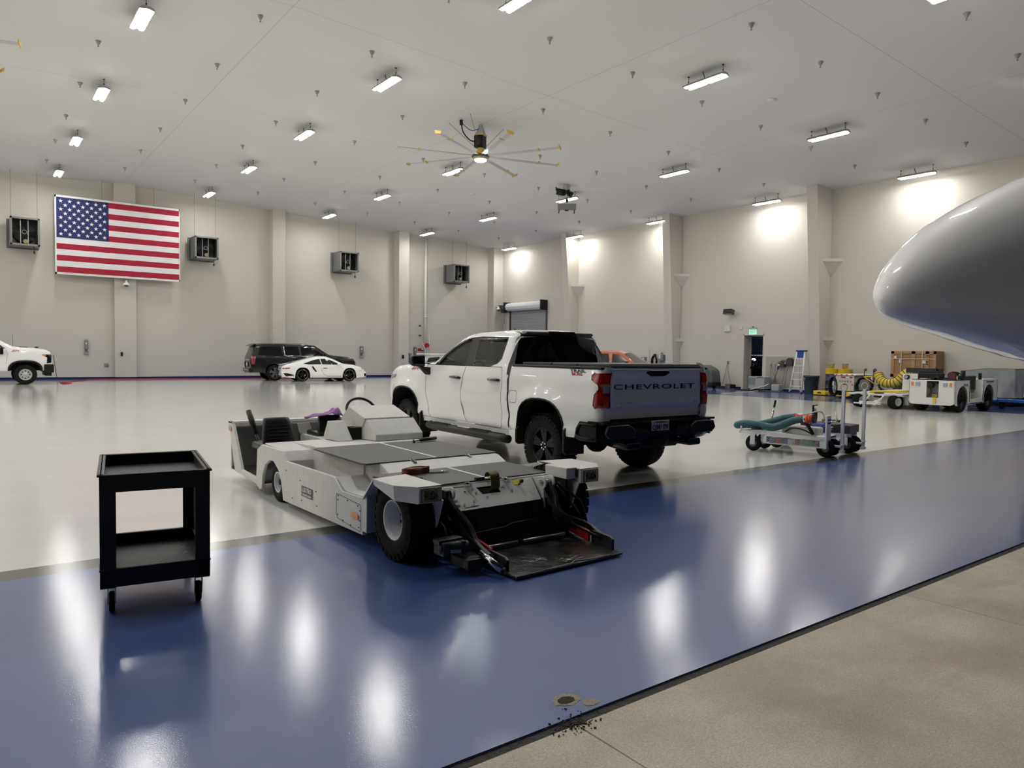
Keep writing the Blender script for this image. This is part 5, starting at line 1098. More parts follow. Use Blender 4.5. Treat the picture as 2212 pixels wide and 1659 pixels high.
M().box(w_*.1,w_*.5,-.065,-.06,h_*.4,h_*1.0).build('notice', mat('white_label'), th)
# white riser pipe with its valves
a = FY(916.5, 520, YB-.25); b = FY(924, 520, YB-.25); xr = (a.x+b.x)/2
th = thing('riser_pipe', 'white sprinkler riser pipe running up the back wall behind the pickup', 'pipe', (xr, YB-.25, 0))
M().cyl((0,0,0),(0,0,ceilz(xr)-.01),.095,n=18).build('pipe', m_wbox, th); M().cyl((0,0,3.9),(0,0,4.0),.12,n=18).cyl((0,0,1.3),(0,0,1.42),.13,n=18).build('pipe_coupling', m_wbox, th)
for v in (704.5, 725.5): p = FY(908, v, YB-.25); M().cyl((0,0,p.z),(p.x-xr,0,p.z+.02),.02,n=8).build('branch_pipe', m_wbox, th); M().cyl((p.x-xr-.1,0,p.z+.02),(p.x-xr+.05,0,p.z+.02),.055,n=10).build('valve', m_cable, th)
p = FY(922.5, 746, YB-.45); M().cyl((p.x-xr,-.25,p.z),(p.x-xr,-.10,p.z),.15,n=18).build('alarm_bell', mat('fire_red'), th); M().cyl((0,0,1.30),(.75,-.1,1.28),.085,n=14).tube(ease([(-.25,-.05,2.2),(-.1,-.1,1.9),(-.05,-.15,1.6),(-.08,-.12,1.2)],4),.035,8).cyl((.3,-.05,1.3),(.3,-.05,2.9),.02,n=6).build('side_pipe', m_wbox, th)
# dome cameras
def dome(u, v, y, lab):
    p = FY(u, v, y); th = thing('dome_camera', lab, 'security camera', (p.x, y, p.z)); M().cyl((0,0,.05),(0,0,.22),.05,n=12).cyl((0,0,.18),(0,.3,.22),.04,n=10).lathe([(.05,.14),(.15,.06),(.16,.0),(.15,-.02)], n=20).build('housing', mat('camera_white', (.75,.75,.73), .35), th); M().ball((0,0,-.02),.10,8,(1,1,.8)).build('dome', m_gblk, th)
dome(273, 615.5, YB-.3-.28, 'white dome camera on the column just under the flag'); dome(1077, 668.5, YB-.75-.28, 'white dome camera on the corner column left of the roll-up shutter')
# flag on its frame
FL = [(3.50,8.98),(9.20,9.0),(9.26,5.22),(3.52,5.20)]
fy = YB-.62; A = FY(116.5,420.5,fy); Bp = FY(386,451.5,fy); C = FY(390.5,609,fy); D = FY(120,591.5,fy)
fx0, fx1, fz0, fz1 = (A.x+D.x)/2, (Bp.x+C.x)/2, (D.z+C.z)/2, (A.z+Bp.z)/2
th = thing('flag', 'large American flag in a white frame across the back wall column', 'flag', ((fx0+fx1)/2, fy, fz0)); Wf, Hf = fx1-fx0, fz1-fz0
m_fw = mat('flag_white', (.78,.77,.78), .8, bump=.3, bscale=12, stretch=(6,1,.5)); m_fr = mat('flag_red', (.36,.012,.035), .8, bump=.3, bscale=12, stretch=(6,1,.5)); m_fb = mat('flag_blue', (.02,.025,.11), .8, bump=.3, bscale=12, stretch=(6,1,.5))
q = M(); e = .10
for x0,x1,z0,z1 in ((-Wf/2,Wf/2,-.0,e),(-Wf/2,Wf/2,Hf-e,Hf),(-Wf/2,-Wf/2+e*.7,0,Hf),(Wf/2-e*.4,Wf/2,0,Hf)): q.box(x0,x1,-.02,.08,z0,z1)
q.build('frame', mat('frame_white', (.8,.8,.78), .5), th)
fh = Hf-2*e; fw_ = Wf-1.1*e; fl = -Wf/2+.7*e
def ripple(x, z): return -.035+.012*sin(x*9+z*1.5)*sm(0,.4,(fw_-(x-fl)))
nx = 60
for k in range(13):
    q = M(); q.smooth = True; z0, z1 = e+fh*k/13, e+fh*(k+1)/13; xs_ = fl+fw_*(.405 if k >= 6 else 0); vs = []
    for i in range(nx+1): x = xs_+(fl+fw_-xs_)*i/nx; vs += [(x,ripple(x,z0),z0),(x,ripple(x,z1),z1)]
    q.add(vs, [(2*i,2*i+2,2*i+3,2*i+1) for i in range(nx)]); q.build('red_stripe' if k % 2 == 0 else 'white_stripe', m_fr if k % 2 == 0 else m_fw, th)
q = M(); q.smooth = True; vs = []
for i in range(25): x = fl+fw_*.405*i/24; vs += [(x,ripple(x,0),e+fh*6/13),(x,ripple(x,0),e+fh)]
q.add(vs, [(2*i,2*i+2,2*i+3,2*i+1) for i in range(24)]); ca = q.build('canton', m_fb, th)
cw, ch_ = fw_*.405, fh*7/13
for r in range(9):
    for k in range(6 if r % 2 == 0 else 5):
        x = fl+cw*((k+.5)/6 if r % 2 == 0 else (k+1)/6); z = e+fh-ch_*(r+.9)/9.8; R_ = .105; q = M()
        q.add([(x+R_*(1 if j % 2 == 0 else .382)*sin(2*pi*j/10), ripple(x,0)-.012, z+R_*(1 if j % 2 == 0 else .382)*cos(2*pi*j/10)) for j in range(10)], [tuple(range(10))[::-1]]); q.build('star', m_fw, ca)
M().cyl((-.8,.04,Hf-.02),(-.8,.04,ceilz(th.location.x-.8)-fz0),.006,n=5).build('hanging_wire', m_cable, th); M().cyl((1.6,.04,Hf-.02),(1.6,.04,ceilz(th.location.x+1.6)-fz0),.006,n=5).build('hanging_wire', m_cable, th)
for xw_ in (-Wf/2+1, Wf/2-1): M().cyl((xw_,.06,Hf*.5),(xw_,.62,Hf*.5),.04,n=6).build('wall_bracket', m_cable, th)
# exhaust fans hung by wires
m_fan = mat('dark_galvanised', (.17,.17,.165), .42, metal=.4)
def exfan(u0, v0, u1, v1, lab):
    y = YB-1.45; a = FY(u0, v0, y); b = FY(u1, v1, y); W_, H_ = b.x-a.x, a.z-b.z
    th = thing('exhaust_fan', lab, 'exhaust fan', ((a.x+b.x)/2, y, b.z), group='box exhaust fans hung along the back wall'); h = W_/2; D_ = 1.1
    q = M(); t = .05
    q.box(-h,h,0,D_,-.0,.02).box(-h,h,0,D_,H_-.02,H_).box(-h,-h+.02,0,D_,0,H_).box(h-.02,h,0,D_,0,H_).box(-h,h,D_-.05,D_,0,H_); q.box(-h-.10,h+.04,D_,D_+.08,-.06,H_+.02); q.build('casing', m_fan, th, bevel=.006)
    q = M(); f_ = .085
    q.box(-h,h,-.02,.0,0,f_).box(-h,h,-.02,0,H_-f_,H_).box(-h,-h+f_,-.02,0,0,H_).box(h-f_,h,-.02,0,0,H_); q.build('front_frame', mat('galvanised_frame', (.24,.24,.235), .4, metal=.4), th, bevel=.005)
    q = M(); cz = H_/2; q.lathe([(min(h,H_/2)-.10,0),(min(h,H_/2)-.08,.3)], (0,.35,cz), (0,1,0), n=32); q.build('fan_ring', m_und, th)
    for k in range(6):
        a_ = pi/3*k; q = M(); u_ = Vector((cos(a_),0,sin(a_))); v_ = Vector((-sin(a_),0,cos(a_))); c_ = Vector((0,.55,cz)); R_ = min(h,H_/2)-.12
        q.add([c_+u_*.08-v_*.05, c_+u_*R_-v_*.10, c_+u_*R_+v_*.12+Vector((0,.1,0)), c_+u_*.08+v_*.05+Vector((0,.05,0))], [(0,1,2,3)]); q.build('fan_blade', mat('fan_blade_dark', (.05,.05,.05), .4), th, solid=.008)
    q = M(); q.box(-.18,-.15,.22,.25,.05,H_-.05).box(.12,.15,.22,.25,.05,H_-.05).tube([(0.09*cos(t_)-.015,.20,cz+.09*sin(t_)) for t_ in [2*pi*i/16 for i in range(16)]],.012,5,loop=True); q.tube([(-.15,.22,cz-.1),(-.12,.20,cz-.02),(-.015,.2,cz-.09),(.10,.2,cz-.02),(.13,.22,cz-.2)],.010,5); q.build('motor_mount', m_steel, th)
    M().cyl((.03,.16,.22),(.03,.30,.22),.10,n=18).build('motor', mat('motor_brass', (.30,.26,.17), .35, metal=.6), th)
    M().cyl((-h+.05,.3,H_),(-h+.05,.3,ceilz(a.x)-b.z),.007,n=5).cyl((h-.08,.3,H_),(h-.08,.3,ceilz(b.x)-b.z),.007,n=5).build('hanging_wire', m_cable, th)
    M().tube(ease([(h*.55,.05,0),(h*.62,.02,-.12),(h*.6,.0,-.26)],4),.014,5).box(h*.6-.03,h*.6+.03,-.03,.03,-.36,-.24).build('power_plug', m_blk, th)
exfan(21, 466, 86.5, 533, 'grey box exhaust fan hung left of the flag'); exfan(421, 508.5, 472, 561, 'grey box exhaust fan hung right of the flag')
exfan(734.5, 542, 775, 588, 'grey box exhaust fan hung between the second and third columns'); exfan(981, 570, 1014, 611, 'grey box exhaust fan hung nearest the far corner')
# red extension cord along the back wall floor
th = thing('extension_cord', 'red extension cord lying along the floor by the back wall', 'cord', (5, 39, .0)); pts = [FZ(u, v, .012) for u, v in ((128,823),(135,829),(155,827.5),(130,826.5),(150,824),(180,822),(200,820),(260,819),(330,818.5),(430,818),(520,817.5),(700,815.5),(790,814.5))]
M().tube(ease(pts, 5), .022, 5).build('cord', mat('red_cord', (.45,.03,.04), .5), th, world=True)
th = thing('block_heater_cable', 'thin black cable hanging from the white pickup bonnet to the floor', 'cable', (3.1, 36.3, 0)); P_ = [FY(u, v, 36.9) for u, v in ((115,767),(117,780),(120,800),(123.5,820))]
M().tube(ease(P_+[FZ(125, 823.5, .02)], 4), .012, 5).build('cable', m_blk, th, world=True)
# ------------------------------------------------------------ big ceiling fans
m_blade = mat('anodised_blade', (.50,.50,.50), .35, metal=.5)
m_fy = mat('fan_yellow', (.62,.42,.07), .45)
def bigfan(loc, ang, lab, lit=True):
    th = thing('ceiling_fan', lab, 'ceiling fan', loc, ang, 'large eight-blade ceiling fans')
    R_ = 3.0
    for k in range(8):
        a = 2*pi*k/8; rot = Matrix.Rotation(a, 4, 'Z')
        q = M(); q.add([(.25,-.085,.02),(R_,-.085,.02),(R_,-.02,.045),(R_,.085,.0),(.25,.085,0),(.25,-.02,.045)], [(0,1,2,5),(5,2,3,4),(0,4,3,1)]); q.xf(rot); b_ = q.build('fan_blade', m_blade, th)
        q = M(); q.add([(R_,-.10,-.01),(R_+.03,-.10,-.01),(R_+.03,.11,-.04),(R_,.11,-.04),(R_,-.10,.05),(R_+.03,-.14,.10),(R_+.03,.11,.05),(R_,.11,.03)], [(3,2,1,0),(4,5,6,7),(0,1,5,4),(1,2,6,5),(2,3,7,6),(3,0,4,7)])
        q.xf(rot); q.build('blade_tip', m_fy, b_)
        q = M(); q.box(R_*.74,R_*.74+.05,-.095,.095,-.008,.052); q.xf(rot); q.build('blade_clip', m_fy, b_)
    M().lathe([(.05,.06),(.30,.05),(.32,.02),(.30,-.03),(.05,-.03)], n=32).build('hub', mat('hub_dark', (.06,.06,.06), .4), th)
    M().lathe([(.27,-.03),(.26,-.09),(.22,-.11)], n=32).build('lamp_rim', mat('hub_yellow_grey', (.40,.36,.22), .4), th)
    if lit: M().lathe([(.22,-.09),(.21,-.14),(.15,-.17),(.001,-.175)], n=32).build('lamp', mat('fan_lamp', (1,1,1), .4, emit=45, ecol=(.85,1,.93)), th)
    M().lathe([(.20,.06),(.20,.14),(.12,.20),(.12,.30)], n=20).build('gearbox', m_fy, th)
    M().cbox((0,.02,.52),(.36,.34,.44)).cyl((-.24,0,.50),(-.17,0,.50),.17,n=20).build('motor', m_blk, th, bevel=.04)
    zc = ceilz(loc[0])-loc[2]
    M().loft([[Vector((x*w_,y*w_,z)) for x,y in ((-1,-1),(1,-1),(1,1),(-1,1))] for z, w_ in ((.74,.14),(.80,.13),(zc-.02,.05))]).build('mount', mat('mount_grey', (.40,.40,.39), .5), th)
    M().box(-.17,.17,-.17,.17,.72,.77).build('mount_plate', m_fy, th)
    ri = Matrix.Rotation(-ang, 3, 'Z')
    q = M()
    for p in ((-.95,-.75),(-.95,.60),(.9,-.2)): v = ri @ Vector((p[0],p[1],0)); q.cyl((v.x*.2,v.y*.2,.35),(v.x,v.y,zc),.007,n=5)
    q.build('guy_wire', m_cable, th)
    v = ri @ Vector((-.8,.05,0)); M().tube(ease([(-.1,0,.55),(v.x*.5,v.y*.5,.50),(v.x*.9,v.y*.9,.75),(v.x,v.y,zc)],6),.022,6).tube(ease([(0,.05,.75),(v.x*.1,v.y*.1,.95),(v.x*.5,v.y*.5,.86),(v.x*.9,v.y*.9,zc-.12),(v.x,v.y,zc)],6),.012,6).cyl((v.x,v.y,zc-.16),(v.x,v.y,zc),.06,n=10).build('power_cable', m_blk, th)
    return th
c_ = Vector((14.81, 21.72, 8.60)); bigfan(c_, rad(29), 'large eight-blade grey ceiling fan with yellow tips and a lit hub over the pickup')
t_ = FZ(45, 98, 8.75); bigfan((-1.80, 21.46, 8.60), rad(29.5), 'large eight-blade ceiling fan mostly cut off at the upper left frame edge')
# hoist with its spreader beam
a = FX(1224, 413, 22.2); th = thing('ceiling_hoist', 'black ceiling hoist with a hanging grey spreader beam', 'hoist', (a.x, a.y, ceilz(a.x)-.0))
s_ = (FX(1224,400,a.x).z-FX(1224,500,a.x).z)/100
u_ = Vector((.80,-.60,0))
M().cbox((0,0,-.30*1.0),(.22,.22,.60)).build('mount', mat('mount_grey'), th)
def hp(du, dv): return u_*(du*s_)+Vector((0,0,-dv*s_))
M().cyl(hp(-22,15),hp(-4,18),.15,n=18).cyl(hp(-4,18),hp(6,19),.17,n=18).cyl(hp(6,20),hp(13,23),.13,n=16).cyl(hp(-23,6),hp(-22,14),.03,n=6).build('hoist_body', m_blk, th)
M().cyl(hp(1,24),hp(1,34),.02,n=6).cyl(hp(1,32),hp(1,38),.06,n=8).tube([hp(-1,44),hp(1,38),hp(3,44)],.012,5).build('hook', m_blk, th)
q = M(); c1_, c2_ = hp(-18.5,48.5), hp(21,48.0); n_ = Vector((.6,.8,0))*.06; h_ = Vector((0,0,.14))
q.add([c1_-n_-h_,c2_-n_-h_,c2_+n_-h_,c1_+n_-h_,c1_-n_+h_,c2_-n_+h_,c2_+n_+h_,c1_+n_+h_], [(3,2,1,0),(4,5,6,7),(0,1,5,4),(1,2,6,5),(2,3,7,6),(3,0,4,7)]); q.build('spreader_beam', mat('beam_grey', (.20,.20,.20), .6), th)
M().cyl(c1_+(c2_-c1_)*.08-h_,c1_+(c2_-c1_)*.05-h_-Vector((0,0,.16)),.025,n=6).cyl(c1_+(c2_-c1_)*.9-h_,c1_+(c2_-c1_)*.9-h_-Vector((0,0,.18)),.025,n=6).cyl(c1_+(c2_-c1_)*.43-h_,c1_+(c2_-c1_)*.43-h_-Vector((0,0,.05)),.04,n=8).cyl(c1_+(c2_-c1_)*.53-h_,c1_+(c2_-c1_)*.53-h_-Vector((0,0,.05)),.04,n=8).build('beam_eyelet', m_blk, th)
# smoke detectors
for (x, y, lab) in ((19.93,13.37,'round white smoke detector on the ceiling between lights, right of the ceiling fan'), (20.14,30.18,'round white smoke detector on the ceiling beyond the fan near the back wall')):
    th = thing('smoke_detector', lab, 'smoke detector', (x, y, ceilz(x))); M().lathe([(.001,-.07),(.09,-.07),(.13,-.05),(.15,-.0)], n=24).build('detector_body', mat('detector_white', (.65,.64,.62), .4), th)
# ------------------------------------------------------------ parked road vehicles
def mkcar(name, label, cat, loc, rz, top, half, tuck, belt, arches, zb, dlo, paint, wh, tumble=.45, crown=.05, glassm=None, wstrip=(), rear_plate=None, step=.09, flare=.02, group=None):
    """half: half width, belt: z where tumblehome starts, arches: [(x, a, h)], dlo: list of window outlines, wstrip: (x0,x1) top ranges that are glass"""
    th = thing(name, label, cat, loc, rz); x0, x1 = top[0][0], top[-1][0]
    def yf(x, z):
        y = half; t = sm(x0+.75, x0, x); y -= t*tuck*1.0; t = sm(x1-.95, x1, x); y -= t*tuck*1.4
        y -= .05*sm(zb+.25, zb, z)
        bz = lin(belt, x) if isinstance(belt, list) else belt
        if z > bz: y -= tumble*(z-bz)
        y -= .02*sm(bz-.15, bz, z)
        for cx, a_, h_ in arches: y += flare*sm(h_+.22, h_-.02, sqrt((x-cx)**2+(z-.36)**2))
        return y
    S_ = Shell(top, yf, crown=crown, rnd=.09)
    for sg in (1, -1):
        bot = []
        for cx, a_, h_ in sorted(arches): bot += arch(cx, .33, a_, h_, zb)[::-1]
        tp = [(x, z-.001) for x, z in top]
        out = tp[::-1]+[(x0+.06, zb+.06)]+bot+[(x1-.06, zb+.04)]
        S_.side(M(), out, sg=sg, step=step).build('body_side', paint, th)
        for i, w_ in enumerate(dlo): S_.side(M(), w_, sg=sg, off=.006, step=step).build('side_window', glassm or m_gblk, th)
        for cx, a_, h_ in arches:
            q = M(); pts = arch(cx, .33, a_, h_, zb); q.smooth = True; q.loft([[Vector((x,sg*yv,z)) for x,z in pts] for yv in (half-.03, half-.42)], False, False); q.smooth = False; q.quad(*[Vector((x,sg*(half-.42),z)) for x,z in pts]); q.build('wheel_well', m_und, th)
            wheel(th, (cx, sg*(half-.13), wh[0]), wh[0], wh[1], wh[2], sg, **wh[3])
    xs_ = [x0]+[v for r in wstrip for v in r]+[x1]; g = False
    for i in range(len(xs_)-1):
        if xs_[i+1]-xs_[i] > .01: S_.strip(M(), xs_[i], xs_[i+1], dx=.09, inset=0).build('windscreen' if g else 'body_top', (glassm or m_gblk) if g else paint, th)
        g = not g
    q = M(); q.box(x0+.1, x1-.15, -half+.45, half-.45, zb+.02, zb+.10); q.build('underbody', m_und, th)
    return th, S_
# black long-body SUV
top = [(-1.22,.95),(-1.21,1.12),(-1.02,1.76),(-.98,1.88),(-.5,1.92),(.4,1.935),(1.6,1.925),(2.15,1.86),(2.9,1.36),(3.3,1.31),(4.0,1.25),(4.25,1.17),(4.36,1.0),(4.40,.75),(4.41,.45)]
m_bpaint = mat('black_car_paint', (.002,.002,.0025), .3, coat=.35, crough=.03)
m_bpaint.node_tree.nodes['Principled BSDF'].inputs['Specular IOR Level'].default_value = .4
SUVX = dict(style='split', lug=None)
dl = [[(-.85,1.32),(-.72,1.78),(.30,1.80),(.42,1.32)],[(.58,1.32),(.52,1.80),(1.22,1.80),(1.28,1.32)],[(1.38,1.32),(1.34,1.79),(1.9,1.77),(2.3,1.55),(2.55,1.34)]]
g = FZ(571, 820); SV, S_ = mkcar('suv', 'long black SUV with dark windows parked behind the white sports car by the back wall', 'car', (13.05, 38.75, 0), rad(-7), top, 1.0, .10, 1.28, [(0,.48,.56),(3.4,.48,.56)], .40, dl, m_bpaint, (.42,.27,.28,dict(SUVX, rimm=mat('dark_alloy', (.16,.16,.17), .3, metal=.6))), tumble=.36, glassm=mat('suv_glass', (.003,.004,.004), .05, spec=.25), wstrip=[(2.15,2.9)])
for sg in (1,-1):
    q = M(); q.tube([Vector((x, sg*(S_.yy(x,z)+.012), z)) for x, z in ((2.6,1.31),(.62,1.30),(.50,1.33),(.46,1.80))], .022, 5); q.build('chrome_trim', m_chr, SV)
    q = M(); q.panel([(-1.19,1.26),(-.98,1.28),(-.95,1.22),(-1.02,.86),(-1.16,.86)], [], lambda x, z: Vector((x, sg*(S_.yy(x,z)+.012), z)), .06, flip=sg>0); q.build('tail_lamp', mat('rose_lens', (.25,.04,.06), .15, coat=1), SV)
    M().cbox((2.52,sg*1.10,1.38),(.14,.24,.18)).build('door_mirror', m_gblk, SV, bevel=.03)
    M().cbox((1.2,sg*1.0,1.08),(.24,.03,.035)).cbox((2.2,sg*1.0,1.06),(.24,.03,.035)).build('door_handle', m_gblk, SV)
def back(x, y0, y1, z0, z1, m, name, par, bev=0): return M().box(x-.02, x, y0, y1, z0, z1).build(name, m, par, bevel=bev)
# rear face of the SUV
q = M(); q.panel([(-.86,.5),(-.9,1.12),(-.78,1.76),(.78,1.76),(.9,1.12),(.86,.5)], [], lambda y, z: Vector((lin([(.5,-1.2),(1.12,-1.21),(1.76,-1.02)], z)-.0+.06*(abs(y)/.9)**4, y, z)), .15, flip=True); q.build('tailgate', mat('dusty_black_paint', (.012,.012,.012), .35, coat=.6), SV)
q = M(); q.panel([(-.80,1.18),(-.70,1.70),(.70,1.70),(.80,1.18)], [], lambda y, z: Vector((lin([(.5,-1.2),(1.12,-1.21),(1.76,-1.02)], z)-.012+.06*(abs(y)/.9)**4, y, z)), .15, flip=True); q.build('rear_screen', mat('suv_glass'), SV)
q = M(); q.add([(-1.16,-.78,1.80),(-1.16,.78,1.80),(-.90,.76,1.95),(-.90,-.76,1.95),(-1.14,-.78,1.84),(-1.14,.78,1.84)], [(0,1,2,3),(4,3,2,5),(0,4,5,1)]); q.build('roof_spoiler', m_bpaint, SV)
back(-1.21,-.55,.55,1.06,1.11,m_chr,'chrome_bar',SV,.004); back(-1.225,-.28,.28,.72,.98,mat('grey_recess',(.06,.06,.06),.4),'plate_recess',SV,.02); back(-1.24,-.14,.14,.78,.92,mat('plate_white'),'licence_plate',SV,.004)
q = M().box(-1.30,-1.05,-.92,.92,.42,.66); q.build('rear_bumper', m_bpaint, SV, bevel=.06, seg=3); back(-1.31,-.8,.8,.56,.585,m_chr,'chrome_bar',SV,.004)
q = M().cyl((-1.33,.6,.42),(-1.2,.6,.42),.045,n=10).cyl((-1.33,.5,.42),(-1.2,.5,.42),.045,n=10); q.build('exhaust_tip', m_chr, SV)
# white sports coupe
top = [(-1.03,.52),(-1.02,.66),(-.98,.80),(-.70,.885),(-.35,.99),(.10,1.13),(.55,1.24),(.95,1.29),(1.30,1.275),(1.62,1.17),(2.05,.96),(2.25,.90),(2.7,.86),(3.05,.78),(3.3,.66),(3.42,.52),(3.46,.38),(3.46,.2)]
m_cal = mat('yellow_caliper', (.55,.42,.05), .4)
belt_ = [(-1.0,.80),(0,.90),(1.5,.90),(2.2,.86),(3.5,.7)]
dl = [[(.02,.92),(.30,1.02),(.62,1.13),(.88,1.175),(.96,.90),(.3,.885)],[(1.0,.90),(.93,1.18),(1.20,1.185),(1.42,1.13),(1.95,.90),(1.9,.875)]]
SP, S_ = mkcar('sports_car', 'low white sports coupe with black five-spoke wheels in front of the black SUV', 'car', (14.05, 37.35, 0), rad(-9), top, .92, .20, belt_, [(0,.385,.40),(2.45,.375,.385)], .17, dl, m_wpaint, (.345,.27,.262,dict(style='spoke', nsp=5, deep=.05)), tumble=.55, crown=.05, wstrip=[(1.30,2.05)], step=.06, flare=.035)
for sg in (1,-1):
    fn_ = lambda x, z, o=.008: Vector((x, sg*(S_.yy(x,z)+o), z))
    q = M().panel([(-.99,.70),(-.62,.715),(-.60,.69),(-.70,.655),(-.97,.64)], [], fn_, .05, flip=sg>0); q.build('tail_lamp', m_red, SP)
    q = M().panel([(.46,.79),(.53,.80),(.73,.52),(.66,.50),(.52,.66)], [], fn_, .05, flip=sg>0); q.build('side_intake', m_und, SP)
    q = M().panel([(-.78,.44),(-.50,.36),(-.42,.30),(-.80,.26),(-.95,.42)], [], fn_, .05, flip=sg>0); q.build('rear_vent', m_und, SP)
    q = M().panel([(3.14,.70),(3.33,.64),(3.36,.52),(3.22,.60)], [], fn_, .05, flip=sg>0); q.build('head_lamp', m_clr, SP)
    q = M().panel([(3.30,.42),(3.42,.42),(3.42,.25),(3.34,.24)], [], fn_, .05, flip=sg>0); q.build('front_intake', m_und, SP)
    M().cbox((3.02,sg*.925,.56),(.14,.02,.02)).build('marker_lamp', m_amb, SP)
    q = M(); q.tube([fn_(x, z, .002) for x, z in ((.98,.86),(.97,.60),(1.10,.36),(1.30,.27),(2.02,.27),(2.06,.40),(2.02,.80))], .006, 4); q.build('door_gap', m_und, SP)
    q = M().cbox((1.16,sg*.93,.70),(.20,.03,.03)); q.build('door_handle', m_blk, SP); M().cbox((1.86,sg*1.0,.92),(.13,.18,.11)).build('door_mirror', m_wpaint, SP, bevel=.03)
    for cx, d in ((0,.13),(2.45,-.15)): M().cbox((cx+d,sg*.83,.345),(.06,.05,.14)).build('brake_caliper', m_cal, SP)
    for cx in (0,2.45): q = M(); q.tube([(cx+.255*cos(t),sg*.905,.345+.255*sin(t)) for t in [2*pi*i/36 for i in range(36)]],.008,5,loop=True); q.build('rim_edge', m_chr, SP)
q = M(); q.add([(-1.08,-.70,.86),(-1.08,.70,.86),(-.80,.66,.90),(-.80,-.66,.90),(-1.07,-.70,.89),(-1.07,.70,.89),(-.8,.66,.93),(-.8,-.66,.93)], [(3,2,1,0),(4,5,6,7),(0,1,5,4),(1,2,6,5),(3,0,4,7)]); q.build('rear_wing', m_wpaint, SP, bevel=.012)
q = M().panel([(-.30,-.35),(-.30,.35),(.28,.45),(.28,-.45)], [], lambda x, y: Vector((x, y, S_.zt(x)+.05*(1-(y/.7)**2)+.012)), .1); q.build('engine_grille', m_blk, SP)
q = M().panel([(-.62,-.50),(-.62,-.30),(-.42,-.28),(-.42,-.5)], [], lambda x, y: Vector((x, y, S_.zt(x)+.05*(1-(y/.7)**2)+.012)), .1).panel([(-.62,.30),(-.62,.50),(-.42,.5),(-.42,.28)], [], lambda x, y: Vector((x, y, S_.zt(x)+.05*(1-(y/.7)**2)+.012)), .1); q.build('deck_vent', m_blk, SP)
q = M(); q.panel([(-.70,.20),(-.74,.60),(-.6,.80),(.6,.80),(.74,.60),(.70,.20)], [], lambda y, z: Vector((-1.02-.0*z+.12*(abs(y)/.74)**3, y, z)), .12, flip=True); q.build('rear_panel', m_wpaint, SP)
back(-1.04,-.65,.65,.19,.30,m_und,'rear_diffuser',SP,.01); back(-1.05,-.13,.13,.45,.56,mat('plate_ink'),'licence_plate',SP,.004); back(-1.035,-.55,.55,.665,.69,m_red,'light_bar',SP)
M().box(.35,2.1,-.93,-.90,.15,.19).box(.35,2.1,.90,.93,.15,.19).build('sill', m_blk, SP)
# white heavy-duty pickup cut by the left edge
top = [(-1.30,1.30),(-1.28,1.48),(.90,1.50),(.94,1.52),(1.02,1.95),(1.2,2.02),(2.6,2.03),(2.95,1.97),(3.62,1.60),(3.85,1.555),(4.3,1.54),(4.75,1.48),(4.92,1.40),(4.98,1.25),(5.0,.95),(5.0,.6)]
dl = [[(1.25,1.50),(1.22,1.88),(2.0,1.90),(2.05,1.50)],[(2.15,1.50),(2.1,1.90),(2.7,1.89),(3.0,1.78),(3.35,1.52)]]
g = FZ(54, 831); gy = 37.9
HD, S_ = mkcar('heavy_pickup', 'white heavy-duty pickup with steel wheels, cut off by the left frame edge', 'pickup truck', (2.02-4.03, gy, 0), 0, top, 1.02, .09, 1.46, [(0,.56,.66),(4.03,.58,.66)], .58, dl, m_wpaint, (.42,.27,.235,dict(style='disc', rimm=mat('steel_disc', (.55,.55,.55), .35, metal=.5))), tumble=.34, wstrip=[(2.95,3.62)], step=.07)
for sg in (-1,1):
    fn_ = lambda x, z, o=.010: Vector((x, sg*(S_.yy(x,z)+o), z))
    M().tube([fn_(x, z, .02) for x, z in arch(4.03,.33,.58,.66,.58)], .045, 6).build('arch_moulding', m_blk, HD)
    q = M().panel([(4.62,1.28),(4.98,1.28),(4.97,.92),(4.80,.90),(4.82,1.14)], [], fn_, .07, flip=sg>0); hl = q.build('head_lamp', m_gblk, HD)
    M().panel([(4.60,1.275),(4.76,1.275),(4.78,1.22),(4.66,1.225)], [], lambda x, z: fn_(x, z, .016), .07, flip=sg>0).build('amber_lens', m_amb, hl)
    M().tube([fn_(x, z, .0) for x, z in ((3.36,1.45),(3.42,1.3),(3.36,.9),(3.25,.65))], .006, 4).build('door_gap', m_und, HD); M().cbox((3.20,sg*1.16,1.42),(.14,.22,.32)).build('door_mirror', m_gblk, HD, bevel=.03)
    o = lettering('Z71', .10, mat('red_decal'), HD, 'decal', sx=1.6, bold=.002, shear=.3); orient(o, (3.68, sg*(S_.yy(3.68,1.42)+.016), 1.42), (-sg,0,0), (0,0,1))
q = M(); q.box(4.70,5.06,-1.0,1.0,.50,.86); q.build('front_bumper', m_blk, HD, bevel=.04); q = M().box(4.75,4.98,-.9,.9,.36,.5); q.build('air_dam', m_blk, HD, bevel=.02)
M().cyl((3.60,-.85,1.55),(3.60,-.85,2.12),.008,n=5).build('antenna', m_blk, HD); M().box(4.42,4.55,-.25,-.10,1.56,1.61).box(3.80,4.15,-.5,.5,1.585,1.60).build('bonnet_box', m_blk, HD)
